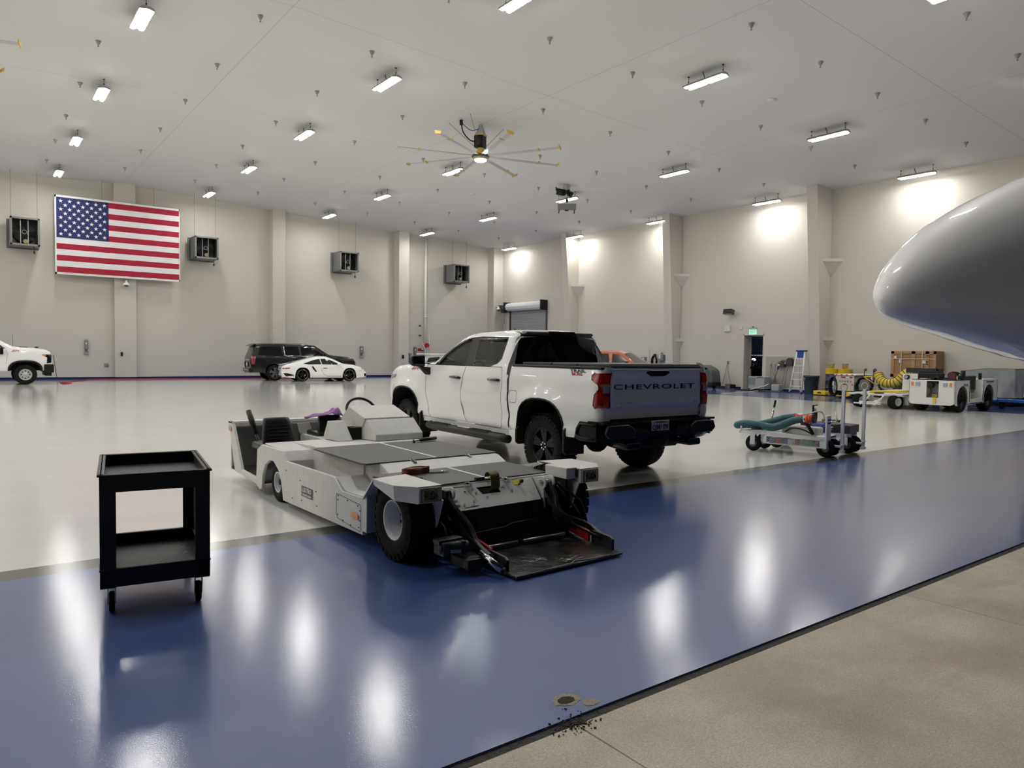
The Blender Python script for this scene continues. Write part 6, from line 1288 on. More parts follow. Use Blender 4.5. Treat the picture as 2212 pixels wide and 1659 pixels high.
# orange crew-cab pickup, mostly hidden
top = [(-1.2,1.10),(-1.18,1.25),(.55,1.26),(.60,1.28),(.72,1.66),(.85,1.725),(1.3,1.745),(2.1,1.72),(2.35,1.64),(2.95,1.22),(3.25,1.16),(3.9,1.08),(4.05,.95),(4.1,.6)]
dl = [[(.74,1.22),(.80,1.60),(1.08,1.62),(1.10,1.22)],[(1.24,1.22),(1.26,1.64),(1.72,1.64),(1.80,1.40),(1.80,1.22)],[(1.92,1.22),(1.90,1.64),(2.2,1.60),(2.75,1.24)]]
m_or = mat('orange_paint', (.48,.12,.05), .35, coat=1)
ox = FX(1340, 780, 21.9)
OP, S_ = mkcar('orange_pickup', 'orange crew-cab pickup with a black roof rack half hidden behind the white pickup', 'pickup truck', (20.65, 22.9, 0), rad(-66), top, .92, .08, 1.20, [(0,.44,.5),(3.2,.44,.5)], .45, dl, m_or, (.38,.25,.2,dict(style='split', rimm=m_rim_b)), tumble=.36, wstrip=[(2.35,2.95)])
for sg in (-1,1): M().cbox((2.62,sg*1.05,1.27),(.12,.20,.17)).build('door_mirror', m_gblk, OP, bevel=.04)
q = M(); 
for y in (-.45,.45): q.box(.56,.66,y-.06,y+.06,1.28,1.98)
q.box(.56,.66,-.62,.62,1.90,1.98); 
for y in [-.3+.1*i for i in range(7)]: q.box(.60,.61,y-.008,y+.008,1.30,1.90)
q.build('roof_rack', m_blk, OP); M().cyl((2.95,.75,1.2),(2.95,.75,1.85),.006,n=4).build('antenna', m_blk, OP)
# silver car half hidden behind the pickup cab
top = [(-1.0,.7),(-.95,.95),(-.5,1.05),(-.1,1.34),(.5,1.42),(1.3,1.41),(2.1,1.05),(2.9,.92),(3.4,.75),(3.5,.4)]
dl = [[(-.05,1.0),(.15,1.28),(.85,1.33),(.85,1.0)],[(.95,1.0),(.95,1.33),(1.3,1.31),(1.85,1.02)]]
c_ = FZ(950, 812); SC, S_ = mkcar('silver_car', 'silver car half hidden behind the cab of the white pickup', 'car', (21.9, 38.2, 0), rad(-5), top, .9, .1, .98, [(0,.38,.42),(2.6,.38,.42)], .2, dl, mat('silver_paint', (.45,.45,.46), .3, metal=.4, coat=1), (.33,.2,.22,dict(style='split')), step=.12)
for sg in (-1,1): M().tube([(x,sg*.66,1.50) for x in (.0,1.3)],.025,6).build('roof_rail', m_wpaint, SC)
# ------------------------------------------------------------ aircraft tractor (white, black tyres)
m_gw = mat('tractor_white', (.70,.70,.67), .42, coat=.3)
TR = thing('tow_tractor', 'white boxy aircraft tow tractor with orange lamps and black tyres', 'tow tractor', (23.3, 9.2, 0))
def T_(name, mb, m, par=TR, **k): return mb.build(name, m, par, world=True, **k)
y0, y1 = 9.22, 10.54; xf, xb = 23.3, 26.45
# side panels with wheel openings and a step well
def tside(y, sg):
    o_ = [(xf,.95),(xf,.33),(xf+.10,.22),(xf+.22,.20)]+[(23.86+.40*cos(rad(a)), .40+.40*sin(rad(a))) for a in range(205,-26,-20)]+[(24.35,.24),(25.3,.24)]+[(25.80+.40*cos(rad(a)), .42+.40*sin(rad(a))) for a in range(205,-26,-20)]+[(xb-.05,.30),(xb,.40),(xb,.98),(25.35,.98),(25.33,.82),(25.25,.42),(24.42,.38),(24.36,.95)]
    T_('side_panel', M().prism(o_, 'y', y, y+sg*.03), m_gw, bevel=.008)
tside(y0, 1); tside(y1, -1)
q = M(); r_ = .10
front = [(y0,.95),(y0,.33),(y0+.04,.25),(y0+.13,.21),(y1-.13,.21),(y1-.04,.25),(y1,.33),(y1,.95),(y0+.80,.95),(y0+.80,.43),(y0+.46,.43),(y0+.46,.95)]
T_('front_panel', M().prism(front, 'x', xf, xf+.05), m_gw, bevel=.012)
q = M(); q.box(xf+.35,xf+.40,y0+.4,y0+.86,.30,.93); q.box(xf+.03,xf+.4,y0+.44,y0+.46,.43,.93).box(xf+.03,xf+.4,y0+.80,y0+.82,.43,.93).box(xf+.03,xf+.4,y0+.44,y0+.82,.40,.43); T_('recess', q, mat('recess_grey', (.40,.40,.38), .5))
q = M(); q.cyl((xf+.02,y0+.72,.80),(xf+.18,y0+.72,.80),.085,n=20); q.box(xf+.1,xf+.3,y0+.55,y0+.72,.86,1.02); q.tube([(xf+.04,y0+.70,.72),(xf+.02,y0+.68,.60),(xf-.0,y0+.74,.50),(xf-.01,y0+.76,.45)],.010,5); T_('winch', q, m_blk)
q = M(); q.box(xf-.03,xf,y0+.52,y0+.60,.26,.44); q.tube([(xf-.02,y0+.50,.46),(xf-.02,y0+.50,.52),(xf-.02,y0+.62,.52),(xf-.02,y0+.62,.46),(xf-.02,y0+.50,.46)],.008,5); T_('tow_hook', q, m_yel)
for s, yc in ((1, y0+.20), (-1, y1-.20)):
    T_('lamp_cluster', M().box(xf-.02,xf+.02,yc-.17,yc+.12,.74,.91) if s > 0 else M().box(xf-.02,xf+.02,yc-.12,yc+.17,.74,.91), m_gw, bevel=.01)
    T_('head_lamp', M().box(xf-.035,xf-.015,*( (yc+.0,yc+.13) if s > 0 else (yc-.13,yc)),.77,.89), m_clr, bevel=.01); T_('indicator', M().box(xf-.035,xf-.015,*((yc-.12,yc-.05) if s > 0 else (yc+.05,yc+.12)),.77,.89), m_amb, bevel=.015)
q = M(); q.box(xf,24.34,y0,y1,.93,.955).box(25.34,xb,y0,y1,.96,.985).box(24.3,24.36,y0,y1,.3,.95).box(25.3,25.36,y0,y1,.3,.97).box(xb-.04,xb,y0,y1,.35,.98).box(24.3,25.4,y0,y1,.24,.28).box(24.5,25.3,y0+.5,y1,.28,.60); T_('bodywork', q, m_gw, bevel=.006)
q = M(); q.box(xf+.05,xf+.9,y0+.08,y0+.42,.955,.975).box(xf+.05,xf+.9,y0+.84,y1-.06,.955,.975); T_('anti_slip_pad', q, m_blk)
q = M(); q.cbox((24.86,9.62,.62),(.5,.5,.10)); q.cbox((25.12,9.62,.86),(.12,.5,.46)); T_('seat', q, m_vinyl, bevel=.03)
q = M(); q.cbox((24.86,10.2,.62),(.5,.45,.10)); q.cbox((25.12,10.2,.82),(.12,.45,.4)); T_('passenger_seat', q, m_vinyl, bevel=.03)
q = M(); R3 = [Vector((24.26+.08*cos(t),9.62+.20*sin(t),1.08-.13*cos(t))) for t in [2*pi*i/24 for i in range(24)]]; q.tube(R3,.014,6,loop=True).cyl((24.26,9.62,1.08),(24.1,9.62,.96),.02,n=8); T_('steering_wheel', q, m_blk)
for args in (((23.95,9.3,.95),(23.95,9.3,1.22),.03),((23.75,10.45,.95),(23.75,10.45,1.25),.03)): T_('control_lever', M().cyl(*args, n=8), m_blk)
for bx_ in ((23.6,23.75,9.7,10.4,1.0,1.16),(24.1,24.2,9.3,9.4,.95,1.25),(23.9,24.0,9.95,10.5,1.02,1.22),(23.4,23.7,9.72,9.86,.95,1.08),(25.28,25.36,9.28,9.36,.98,1.18)): T_('control_box', M().box(*bx_), m_blk, bevel=.01)
T_('red_gear', M().box(23.72,23.82,9.40,9.58,.96,1.18).cyl((23.7,9.48,.98),(23.8,9.48,.98),.10,n=14), mat('maroon_gear', (.10,.02,.03), .5))
T_('head_rest', M().cbox((25.2,9.98,1.13),(.06,.2,.12)), m_blk, bevel=.02)
for x, y, s in ((23.86,9.26,-1),(23.86,10.50,1),(25.80,9.26,-1),(25.80,10.50,1)):
    t = wheel(TR, (0,0,0), .36, .24, .20, 1, style='dish', rimm=m_rim_b, lug=m_und)
    mt = wmat(TR).inverted() @ Matrix.Translation((x, y+s*(-.10), .36)) @ Matrix.Rotation(0 if s > 0 else pi, 4, 'Z')
    for o in [t]+kids(t):
        for v in o.data.vertices: v.co = mt @ v.co
        o.data.update()
o = lettering('TUG', .10, mat('dark_decal', (.05,.05,.06), .4), TR, 'decal', sx=1.6, bold=.002); orient(o, Vector((24.02,9.213,.82))-Vector(TR.location), (1,0,0), (0,0,1))
T_('decal', M().box(25.55,26.1,9.212,9.218,.89,.93), mat('dark_decal'))
# ------------------------------------------------------------ second white tug with its deck
T2 = thing('deck_tug', 'second white aircraft tug with chunky front tyre, left of the tow tractor', 'aircraft tug', (23.6, 11.7, 0))
def D_(name, mb, m, **k): return mb.build(name, m, T2, world=True, **k)
q = M(); q.prism([(23.35,.40),(23.35,.46),(26.6,.50),(26.6,.12),(23.75,.12),(23.70,.40)], 'y', 10.72, 12.45); D_('deck', q, m_gw, bevel=.01)
q = M(); q.box(23.3,23.9,10.72,11.28,.44,.47).box(23.3,23.9,11.85,12.45,.44,.47); D_('wing_plate', q, m_gw, bevel=.006)
for y in (11.0, 12.15):
    t = wheel(T2, (0,0,0), .222, .24, .125, 1, tread=18, style='dish', rimm=mat('tractor_white'), name='wheel')
    mt = wmat(T2).inverted() @ Matrix.Translation((23.46, y, .225)) @ Matrix.Rotation(rad(162), 4, 'Z')
    for o in [t]+kids(t):
        for v in o.data.vertices: v.co = mt @ v.co
        o.data.update()
q = M()
for y in (11.28, 11.72): q.tube([(23.25,y,.40),(22.95,y+.02,.20),(22.75,y+.04,.14)], .028, 6).tube([(23.35,y,.30),(23.0,y+.02,.30),(22.95,y,.18)], .02, 6)
q.tube([(22.95,11.2,.2),(22.95,11.9,.2)],.025,6).tube([(22.8,11.15,.16),(22.8,12.0,.16)],.02,6).cyl((23.0,11.4,.22),(23.25,11.45,.22),.06,n=10); D_('lift_cradle', q, m_gw)
q = M().cyl((23.5,11.55,.34),(23.5,11.55,.50),.15,n=20); D_('turntable', q, m_blk)
q = M(); q.prism([(24.5,.47),(24.55,1.10),(25.35,1.10),(25.35,.47)], 'y', 10.55, 11.30); D_('cowl', q, m_gw, bevel=.01)
q = M(); q.cyl((24.45,11.15,1.0),(24.55,11.15,1.0),.075,n=18); D_('lamp_ring', q, m_blk); D_('head_lamp', M().cyl((24.43,11.15,1.0),(24.45,11.15,1.0),.055,n=18), m_clr)
q = M(); q.cbox((24.8,10.2+.55,1.22),(.12,1.1,.16)); q.cyl((24.7,10.35,1.1),(24.7,10.35,1.34),.03,n=8); D_('seat_back', q, m_vinyl, bevel=.02)
q = M(); q.tube(ease([(23.6,11.9,.50),(23.7,11.5,.52),(23.8,11.1,.54),(24.1,10.8,.60),(24.2,10.7,.72)],5),.035,8); D_('yellow_hose', q, m_yel); D_('lever', M().cyl((24.1,10.72,.55),(24.1,10.72,.90),.02,n=8), m_blk); D_('control_box', M().box(24.0,24.25,10.95,11.3,.50,.58), m_gw, bevel=.01)
# ------------------------------------------------------------ ground power generator trailer
GN = thing('generator_trailer', 'beige generator trailer with red reflectors and black cable coils', 'generator', (28.6, 15.1, 0))
def G_(name, mb, m, **k): return mb.build(name, m, GN, world=True, **k)
m_bei = mat('beige_panel', (.55,.50,.40), .5)
G_('housing', M().box(28.0,29.5,14.75,15.52,.28,.90), m_bei, bevel=.015); G_('lid', M().box(27.96,29.6,14.66,15.56,.90,.95), mat('pale_beige', (.78,.74,.62), .5), bevel=.012)
q = M(); [q.box(27.955,27.962,15.50-.11*i-.07,15.50-.11*i,.903,.945) for i in range(0,8,2)]; G_('reflective_tape', q, mat('tape_red', (.35,.02,.02), .4))
for y0_, y1_, z0_, z1_, mm in ((15.10,15.28,.80,.85,'tape_red'),(14.82,14.93,.80,.85,'tape_red'),(15.03,15.19,.525,.56,'tape_red'),(14.80,14.84,.52,.56,'tape_red'),(15.45,15.49,.52,.56,'tape_red')): G_('reflector', M().box(27.985,28.0,y0_,y1_,z0_,z1_), mat(mm))
G_('pale_plate', M().box(27.99,28.0,14.94,15.09,.80,.85), mat('white_label'))
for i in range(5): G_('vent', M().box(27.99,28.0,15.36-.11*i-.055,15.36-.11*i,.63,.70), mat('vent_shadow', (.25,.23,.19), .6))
q = M(); 
for k in range(6): q.tube([(28.0+.06*k, 15.62+.17*sin(t)+.012*k, .44+.38*cos(t)+.008*k) for t in [2*pi*i/22 for i in range(22)]], .03, 6, loop=True)
G_('cable_coil', q, m_blk)
q = M(); rn = random.Random(6)
for k in range(6): q.tube([(28.0+.03*k, 14.38+.30*cos(t)*(1+rn.uniform(-.1,.1)), .50+.33*sin(t)*(1+rn.uniform(-.1,.1))) for t in [2*pi*i/22 for i in range(22)]], .028, 6, loop=True)
G_('cable_coil', q, m_blk)
q = M().box(28.1,29.6,14.8,15.5,.16,.24).box(27.9,28.1,14.7,15.4,.06,.10); G_('chassis', q, m_und); G_('yellow_bumper', M().box(27.85,27.9,14.9,15.4,.07,.10).box(28.0,28.1,14.9,15.05,.1,.26), m_yel)
for x in (28.5,29.3): 
    for y in (14.8,15.5): q = M(); q.lathe([(.02,-.06),(.15,-.06),(.17,0),(.15,.06),(.02,.06)], (x,y,.17), (0,1,0), n=20); G_('wheel', q, m_rub)
q = M(); q.cyl((28.3,14.5,.9),(28.3,14.5,1.12),.02,n=6).cyl((28.3,14.5,1.12),(28.3,14.42,1.16),.05,n=12).cyl((28.3,14.13,.55),(28.3,14.13,1.12),.03,n=6).cyl((28.3,14.13,1.12),(28.3,14.05,1.16),.06,n=12).cyl((28.3,14.12,1.0),(28.3,14.05,.98),.05,n=12); G_('plug_holder', q, m_cable)
G_('upright_post', M().cyl((28.3,14.2,.10),(28.3,14.2,.9),.03,n=8), m_gw)
# ------------------------------------------------------------ yellow ventilation duct on its stand
YD = thing('duct_hose', 'yellow ribbed ventilation duct draped over a cart before the wooden crate', 'duct', (27.5, 13.1, 0))
path = [(27.6,13.62,1.0),(27.52,13.52,.86),(27.45,13.38,.74),(27.4,13.2,.68),(27.4,13.02,.68),(27.42,12.85,.73),(27.48,12.72,.86),(27.52,12.62,1.0),(27.56,12.5,1.08),(27.6,12.36,1.07)]
P_ = ease([Vector(p) for p in path], 14); rr = [.158*(1+.07*sin(i*pi/4.5*2)) for i in range(len(P_))]
YD_h = M().tube(P_, rr, 16).build('duct', mat('yellow_duct', (.68,.52,.08), .45, bump=.6, bscale=25, bdist=.02), YD, world=True)
q = M()
for i in range(4, len(P_)-2, 9):
    t = (P_[i+1]-P_[i-1]).normalized(); c_ = P_[i]; u_ = t.orthogonal().normalized(); w_ = t.cross(u_); q.tube([c_+u_*.17*cos(a)+w_*.17*sin(a) for a in [2*pi*k/16 for k in range(16)]], .010, 4, loop=True)
q.build('duct_rib', m_blk, YD_h, world=True)
q = M()
for k in range(5): q.tube([(27.6+.05*k, 13.1+.50*cos(t), .62+.26*sin(t)-.04*k) for t in [pi+pi*i/14 for i in range(15)]], .03, 6)
q.build('cable_bundle', m_blk, YD, world=True)
q = M(); q.box(27.6,28.4,12.7,13.5,.10,.14).box(27.6,28.4,12.7,13.5,.28,.31).cyl((27.6,13.62,.10),(27.6,13.62,.52),.03,n=8).tube([(27.6,14.15,.88),(27.6,13.95,.75),(27.6,13.62,.55)],.018,6).tube([(27.6,14.15,.88),(27.6,13.6,.93)],.018,6); q.build('stand', m_yel, YD, world=True)
for x in (27.7,28.3):
    for y in (12.8,13.4): M().lathe([(.01,-.03),(.07,-.03),(.07,.03),(.01,.03)], (x,y,.07), (0,1,0), n=14).build('caster', m_rub, YD, world=True)
# ------------------------------------------------------------ crate standing high on a stack against the wall
m_ply = mat('plywood', (.42,.25,.11), .6, bump=.2, bscale=8, stretch=(1,.3,6), var=.35, vscale=5, vcol=(.27,.15,.06), detail=6)
CR = thing('wooden_crate', 'large strapped plywood crate with white labels standing behind the yellow duct', 'crate', (29.9, 13.4, .0))
def K_(name, mb, m, **k): return mb.build(name, m, CR, world=True, **k)
cy0, cy1, cz0, cz1 = 12.55, 14.26, .86, 1.90
K_('crate_body', M().box(29.93,30.6,cy0,cy1,cz0,cz1), m_ply)
for a_ in ((cy0,cy1,cz1-.11,cz1),(cy0,cy1,cz0,cz0+.12),(cy1-.13,cy1,cz0,cz1),(cy0,cy0+.10,cz0,cz1),(13.32,13.47,cz0,cz1),(12.80,12.94,cz0,cz1)): K_('batten', M().box(29.90,29.94,*a_), mat('batten_wood', (.48,.29,.13), .6, var=.25, vscale=7, detail=6, stretch=(1,1,4)), bevel=.004)
for y in (13.85,13.05): K_('strap', M().box(29.885,29.90,y-.012,y+.012,cz0,cz1+.004), mat('cream_strap', (.75,.62,.42), .5))
K_('strap', M().box(29.88,29.89,cy0-.01,cy1+.01,1.585,1.605), mat('cream_strap'))
for y, z, s_ in ((14.08,1.65,.10),(13.88,1.50,.11),(12.98,1.48,.11)): K_('paper_label', M().box(29.885,29.897,y-s_*.5,y+s_*.5,z-s_*.6,z+s_*.6), mat('white_label'))
for z in (1.72,1.60,1.48,1.40): K_('stencil_mark', M().box(29.887,29.898,12.83,12.90,z-.02,z+.02), m_blk)
K_('pallet_base', M().box(29.95,30.6,cy0+.1,cy1-.1,.02,cz0), mat('dark_pallet', (.05,.04,.03), .7))
# ------------------------------------------------------------ drums with buckets
m_drum = mat('drum_black', (.02,.022,.035), .4)
for i, (y, lb) in enumerate(((16.68,'left'),(16.12,'right'))):
    x = 29.85
    th = thing('oil_drum', 'black drum with a yellow top band, %s of the two by the side wall' % lb, 'drum', (x, y, 0)); R_ = .285
    M().lathe([(.001,0),(R_,0),(R_,.01),(R_-.005,.02),(R_-.005,.29),(R_+.008,.30),(R_-.005,.31),(R_-.005,.60),(R_+.008,.61),(R_-.005,.62),(R_-.005,.90)], n=32).build('drum_body', m_drum, th)
    b_ = M().lathe([(R_+.004,.90),(R_+.004,1.10),(R_+.012,1.115),(R_+.012,1.13),(.001,1.13)], n=32).build('yellow_lid', mat('drum_yellow', (.72,.48,.02), .4), th)
    if i == 0:
        q = M(); q.panel([(-.8,.42),(-.8,.60),(-.3,.60),(-.3,.42)], [], lambda a, z: Vector((-(R_+.003)*cos(a), -(R_+.003)*sin(a)*-1, z)), .1); q.build('white_label', mat('white_label'), th)
        q = M(); q.panel([(-.8,.68),(-.8,.86),(-.1,.86),(-.1,.68)], [], lambda a, z: Vector((-(R_+.003)*cos(a), (R_+.003)*sin(a), z)), .1); q.build('blue_label', mat('label_blue', (.06,.10,.30), .4), th)
    yy = y+(.05 if i == 0 else .0); t2 = thing('steel_bucket', 'stainless bucket standing on the %s black and yellow drum' % lb, 'bucket', (x-.02, yy, 1.13))
    M().lathe([(.001,.004),(.10,.004),(.10,0),(.135,.225),(.142,.225),(.142,.235),(.130,.235),(.098,.01)], n=28).build('bucket_body', mat('bucket_steel', (.72,.71,.69), .3, metal=.35), t2); M().tube([(0,.14*cos(t),.22-.12*sin(t)) for t in [pi*k/10 for k in range(11)]],.005,5).build('bucket_handle', m_steel, t2)
# yellow cases, water bottle
for i, (y, w_, m_) in enumerate(((16.75,.55,m_yel),(16.22,.30,mat('olive_case', (.28,.28,.07), .5)))):
    th = thing('tool_case', ['flat yellow case on the blue floor before the left drum','small olive case on the floor beside the flat yellow case'][i], 'case', (29.15, y, 0)); M().box(-.2,.15,-w_/2,w_/2,.02,.19).build('case_body', m_, th, bevel=.02); M().box(-.21,-.2,-.08,.08,.08,.14).build('case_handle', m_blk, th); M().box(-.15,.1,-w_/2+.03,w_/2-.03,0,.02).build('case_foot', m_blk, th)
th = thing('water_bottle', 'large pale blue water bottle standing behind the yellow case', 'bottle', (29.45, 16.38, 0)); M().lathe([(.001,0),(.13,0),(.135,.03),(.135,.14),(.125,.16),(.135,.18),(.135,.30),(.06,.37),(.03,.39),(.03,.44),(.001,.44)], n=24).build('bottle_body', mat('pale_blue_plastic', (.16,.22,.27), .15, coat=1), th)
# trash can and ladder
th = thing('trash_can', 'dark grey plastic bin with a red sticker right of the stepladder', 'bin', (29.95, 17.72, 0))
M().lathe([(.001,0),(.25,0),(.26,.02),(.315,.72),(.335,.73),(.335,.80),(.325,.80),(.30,.74),(.25,.05)], n=32).build('bin_body', mat('bin_grey', (.04,.05,.055), .5), th)
M().box(-.345,-.33,.10,.20,.60,.71).build('red_sticker', mat('sticker_red', (.5,.12,.10), .5), th); M().box(-.35,-.32,-.12,.04,.63,.70).build('bin_handle', m_blk, th)
LD = thing('stepladder', 'white stepladder with a blue top, open against the column', 'ladder', (30.0, 18.25, 0)); hh = 1.86
m_lw = mat('ladder_white', (.72,.72,.70), .4); m_lb = mat('ladder_blue', (.015,.05,.32), .4)
q = M()
for s in (-1,1): q.cyl((-.42,s*.30,0),(-.06,s*.18,hh),.034,n=6)
q.build('front_rail', m_lw, LD); 
q = M()
for s in (-1,1): q.cyl((.42,s*.27,0),(.06,s*.18,hh),.02,n=6)
for k in (.25,.45,.65,.85): q.cyl((.42-.36*k,-.27+.09*k,hh*k),(.42-.36*k,.27-.09*k,hh*k),.008,n=5)
q.build('rear_rail', m_lw, LD)
for k in range(1,6): t = k/6.1; w_ = .30-.12*t; M().box(-.42+.36*t-.05,-.42+.36*t+.05,-w_,w_,hh*t-.018,hh*t+.018).build('step', m_lw, LD)
M().box(-.12,.12,-.22,.22,hh,hh+.06).build('top_cap', m_lb, LD, bevel=.015); M().box(-.08,-.06,-.16,.16,hh-.28,hh).build('tool_shield', m_lb, LD)
q = M(); [q.cyl((-.42,s*.30,0),(-.425,s*.302,.06),.035,n=6) for s in (-1,1)]; q.build('rubber_foot', m_blk, LD)
q = M(); [q.cyl((-.41,s*.29,.05),(-.37,s*.08,hh/6.1),.010,n=5) for s in (-1,1)]; q.build('brace', m_lw, LD)
# dryer unit, small heater, battery charger by the exit door
m_un = mat('unit_grey', (.36,.38,.38), .5)
th = thing('air_unit', 'pale grey louvred unit standing in front of the exit door', 'machine', (30.05, 20.42, 0)); M().box(-.25,.30,-.42,.42,.08,.66).build('unit_body', m_un, th, bevel=.015)
for k in range(6): M().box(-.262,-.25,.38-.06*k-.025,.38-.06*k,.25,.60).build('louvre', mat('louvre_dark', (.16,.17,.17), .5), th)
M().box(-.26,.28,-.40,.40,.0,.08).build('foot', m_und, th); M().box(-.262,-.25,-.38,-.02,.60,.63).build('slot', m_und, th)
th = thing('pump_box', 'small grey box with a brass top on the floor under the outlet panel', 'box', (30.05, 19.48, 0)); M().box(-.17,.2,-.20,.20,.03,.33).build('box_body', m_un, th, bevel=.03); M().cyl((0,0,.33),(0,0,.36),.08,n=14).build('brass_cap', mat('aged_brass'), th); M().box(-.15,.18,-.18,.18,0,.03).build('foot', m_und, th)
th = thing('battery_charger', 'small black and grey battery charger on the floor left of the exit door', 'charger', (30.25, 22.2, 0)); M().box(-.1,.12,-.05,.25,0,.24).build('charger_body', m_gbox, th, bevel=.02); M().box(-.1,.12,-.25,-.05,0,.22).build('charger_end', m_blk, th, bevel=.02)
th = thing('floor_cables', 'tangle of grey cables and bars on the blue floor by the exit door', 'cables', (29.7, 20.6, 0)); q = M(); rn = random.Random(8)
for k in range(5): q.tube(ease([(29.7+rn.uniform(-.2,.2),21.8-.7*j+rn.uniform(-.1,.1),.02) for j in range(5)],4),.014,5)
q.build('cable', m_cable, th, world=True); M().tube([(29.6,20.6,.05),(29.8,20.0,.22),(29.95,19.85,.34)],.02,6).build('tow_rod', mat('pale_beige'), th, world=True); M().box(29.5,29.62,19.9,21.4,.0,.04).build('flat_bar', m_blk, th, world=True)
M().tube(ease([FZ(u,v,.015) for u, v in ((1648,843),(1620,846),(1590,848.5),(1560,850))],4),.012,5).build('white_cable', mat('pale_beige'), th, world=True)
# ------------------------------------------------------------ grey floor scrubber
SB = thing('floor_scrubber', 'grey ride-on floor scrubber parked left of the exit door', 'floor scrubber', (29.2, 22.9, 0))
def S2(name, mb, m, **k): return mb.build(name, m, SB, world=True, **k)
m_sg = mat('scrubber_grey', (.075,.085,.088), .4)
pf = [(23.35,.30),(23.38,1.02),(23.25,1.12),(22.85,1.16),(22.45,.98),(22.33,.85),(22.27,.50),(22.27,.28)]
q = M(); q.prism(pf, 'x', 28.9, 29.6); S2('tank', q, m_sg, bevel=.06, seg=3)
q = M(); q.box(28.92,29.58,23.3,23.62,.16,.86); S2('front_cowl', q, mat('scrubber_black', (.02,.02,.02), .5), bevel=.04); q = M(); q.box(28.9,29.6,22.25,22.6,.14,.34).box(28.95,29.55,22.5,23.3,.10,.30); S2('base', q, m_blk, bevel=.02)
q = M(); q.tube([(29.2+.16*cos(t), 23.28+.13*sin(t), 1.20+.05*sin(t)) for t in [2*pi*i/20 for i in range(20)]],.015,6,loop=True).cyl((29.2,23.28,1.20),(29.2,23.36,1.0),.02,n=6).tube([(29.04,23.28,1.2),(29.36,23.28,1.2)],.01,5); S2('steering_wheel', q, m_blk)
for y in (23.25,): 
    for x in (28.88,29.6): t_ = M().lathe([(.02,-.04),(.12,-.045),(.135,0),(.12,.045),(.02,.04)], (x,y,.137), (1,0,0), n=24); S2('wheel', t_, m_rub)
S2('wheel', M().lathe([(.02,-.03),(.10,-.035),(.11,0),(.10,.035),(.02,.03)], (29.25,22.4,.11), (1,0,0), n=20), m_rub)
q = M(); q.box(28.95,29.5,22.95,23.55,.98,1.05); S2('seat_pad', q, m_vinyl, bevel=.03)
# ------------------------------------------------------------ tarpaulin-covered equipment and blue tow head
TP = thing('covered_equipment', 'equipment under a wrinkled grey tarpaulin behind the tow tractor', 'tarpaulin', (29.5, 10.3, 0))
tx0, tx1, ty0, ty1 = 28.5, 30.3, 9.4, 11.15
def tarp(u, v):
    # u around the perimeter, v from top (0) to hem (1)
    per = [(tx0,ty1),(tx0,ty0),(tx1,ty0),(tx1,ty1)]; s_ = (u*4) % 4; i = int(s_) % 4; f_ = s_-int(s_); a, b = per[i], per[(i+1) % 4]; x = a[0]+(b[0]-a[0])*f_; y = a[1]+(b[1]-a[1])*f_
    z = (1.30-.10*sm(10.2,11.15,y))*(1-v)+.30*v; fo = .05*sin(u*60+v*3)*v+.03*sin(u*111-v*6)*v-.02; cx, cy = (tx0+tx1)/2, (ty0+ty1)/2; d = Vector((x-cx, y-cy, 0)).normalized()
    return Vector((x, y, z))+d*(fo+.10*v)
q = M(); q.smooth = True; NU, NV = 120, 10
q.add([tarp(i/NU, j/NV) for i in range(NU) for j in range(NV+1)], [(i*(NV+1)+j, i*(NV+1)+j+1, ((i+1)%NU)*(NV+1)+j+1, ((i+1)%NU)*(NV+1)+j) for i in range(NU) for j in range(NV)])
q.add([(tx0+(tx1-tx0)*i/8, ty0+(ty1-ty0)*j/8, 1.30-.10*sm(10.2,11.15,ty0+(ty1-ty0)*j/8)+.015*sin(i*2.1+j*1.3)*(1 if 0<i<8 and 0<j<8 else 0)) for i in range(9) for j in range(9)], [(i*9+j,(i+1)*9+j,(i+1)*9+j+1,i*9+j+1) for i in range(8) for j in range(8)])
q.build('tarp_sheet', mat('grey_tarp', (.26,.265,.27), .45, bump=.5, bscale=4, bdist=.05), TP, world=True)
M().box(tx0+.25,tx1-.2,ty0+.2,ty1-.2,.05,1.2).build('hidden_frame', m_und, TP, world=True)
TH = thing('blue_towbar', 'blue aircraft tow bar lying low behind the tow tractor', 'tow bar', (27.6, 9.0, 0)); m_bb = mat('towbar_blue', (.02,.10,.38), .35)
q = M(); q.box(27.0,27.15,7.3,9.55,.22,.31).box(27.5,27.62,7.3,10.2,.22,.31).box(27.0,27.6,9.35,9.5,.2,.26).box(27.0,27.6,8.3,8.42,.2,.26).cyl((27.05,8.2,.30),(27.05,7.5,.36),.05,n=10); q.build('beam', m_bb, TH, world=True, bevel=.01)
for x, y in ((27.1,9.3),(27.55,9.9),(27.1,7.7),(27.55,7.7)): M().lathe([(.01,-.03),(.10,-.03),(.11,0),(.10,.03),(.01,.03)], (x,y,.11), (1,0,0), n=18).build('wheel', m_rub, TH, world=True)
M().box(27.02,27.08,9.0,9.1,.312,.33).build('yellow_tag', m_yel, TH, world=True)
# ------------------------------------------------------------ nose of a business jet
m_jet = mat('jet_white', (.88,.87,.86), .45, coat=1, crough=.03)
JN = thing('business_jet', 'glossy pale grey nose and belly of a business jet entering from the right', 'aircraft', (10.0, 5.0, 0), 0)
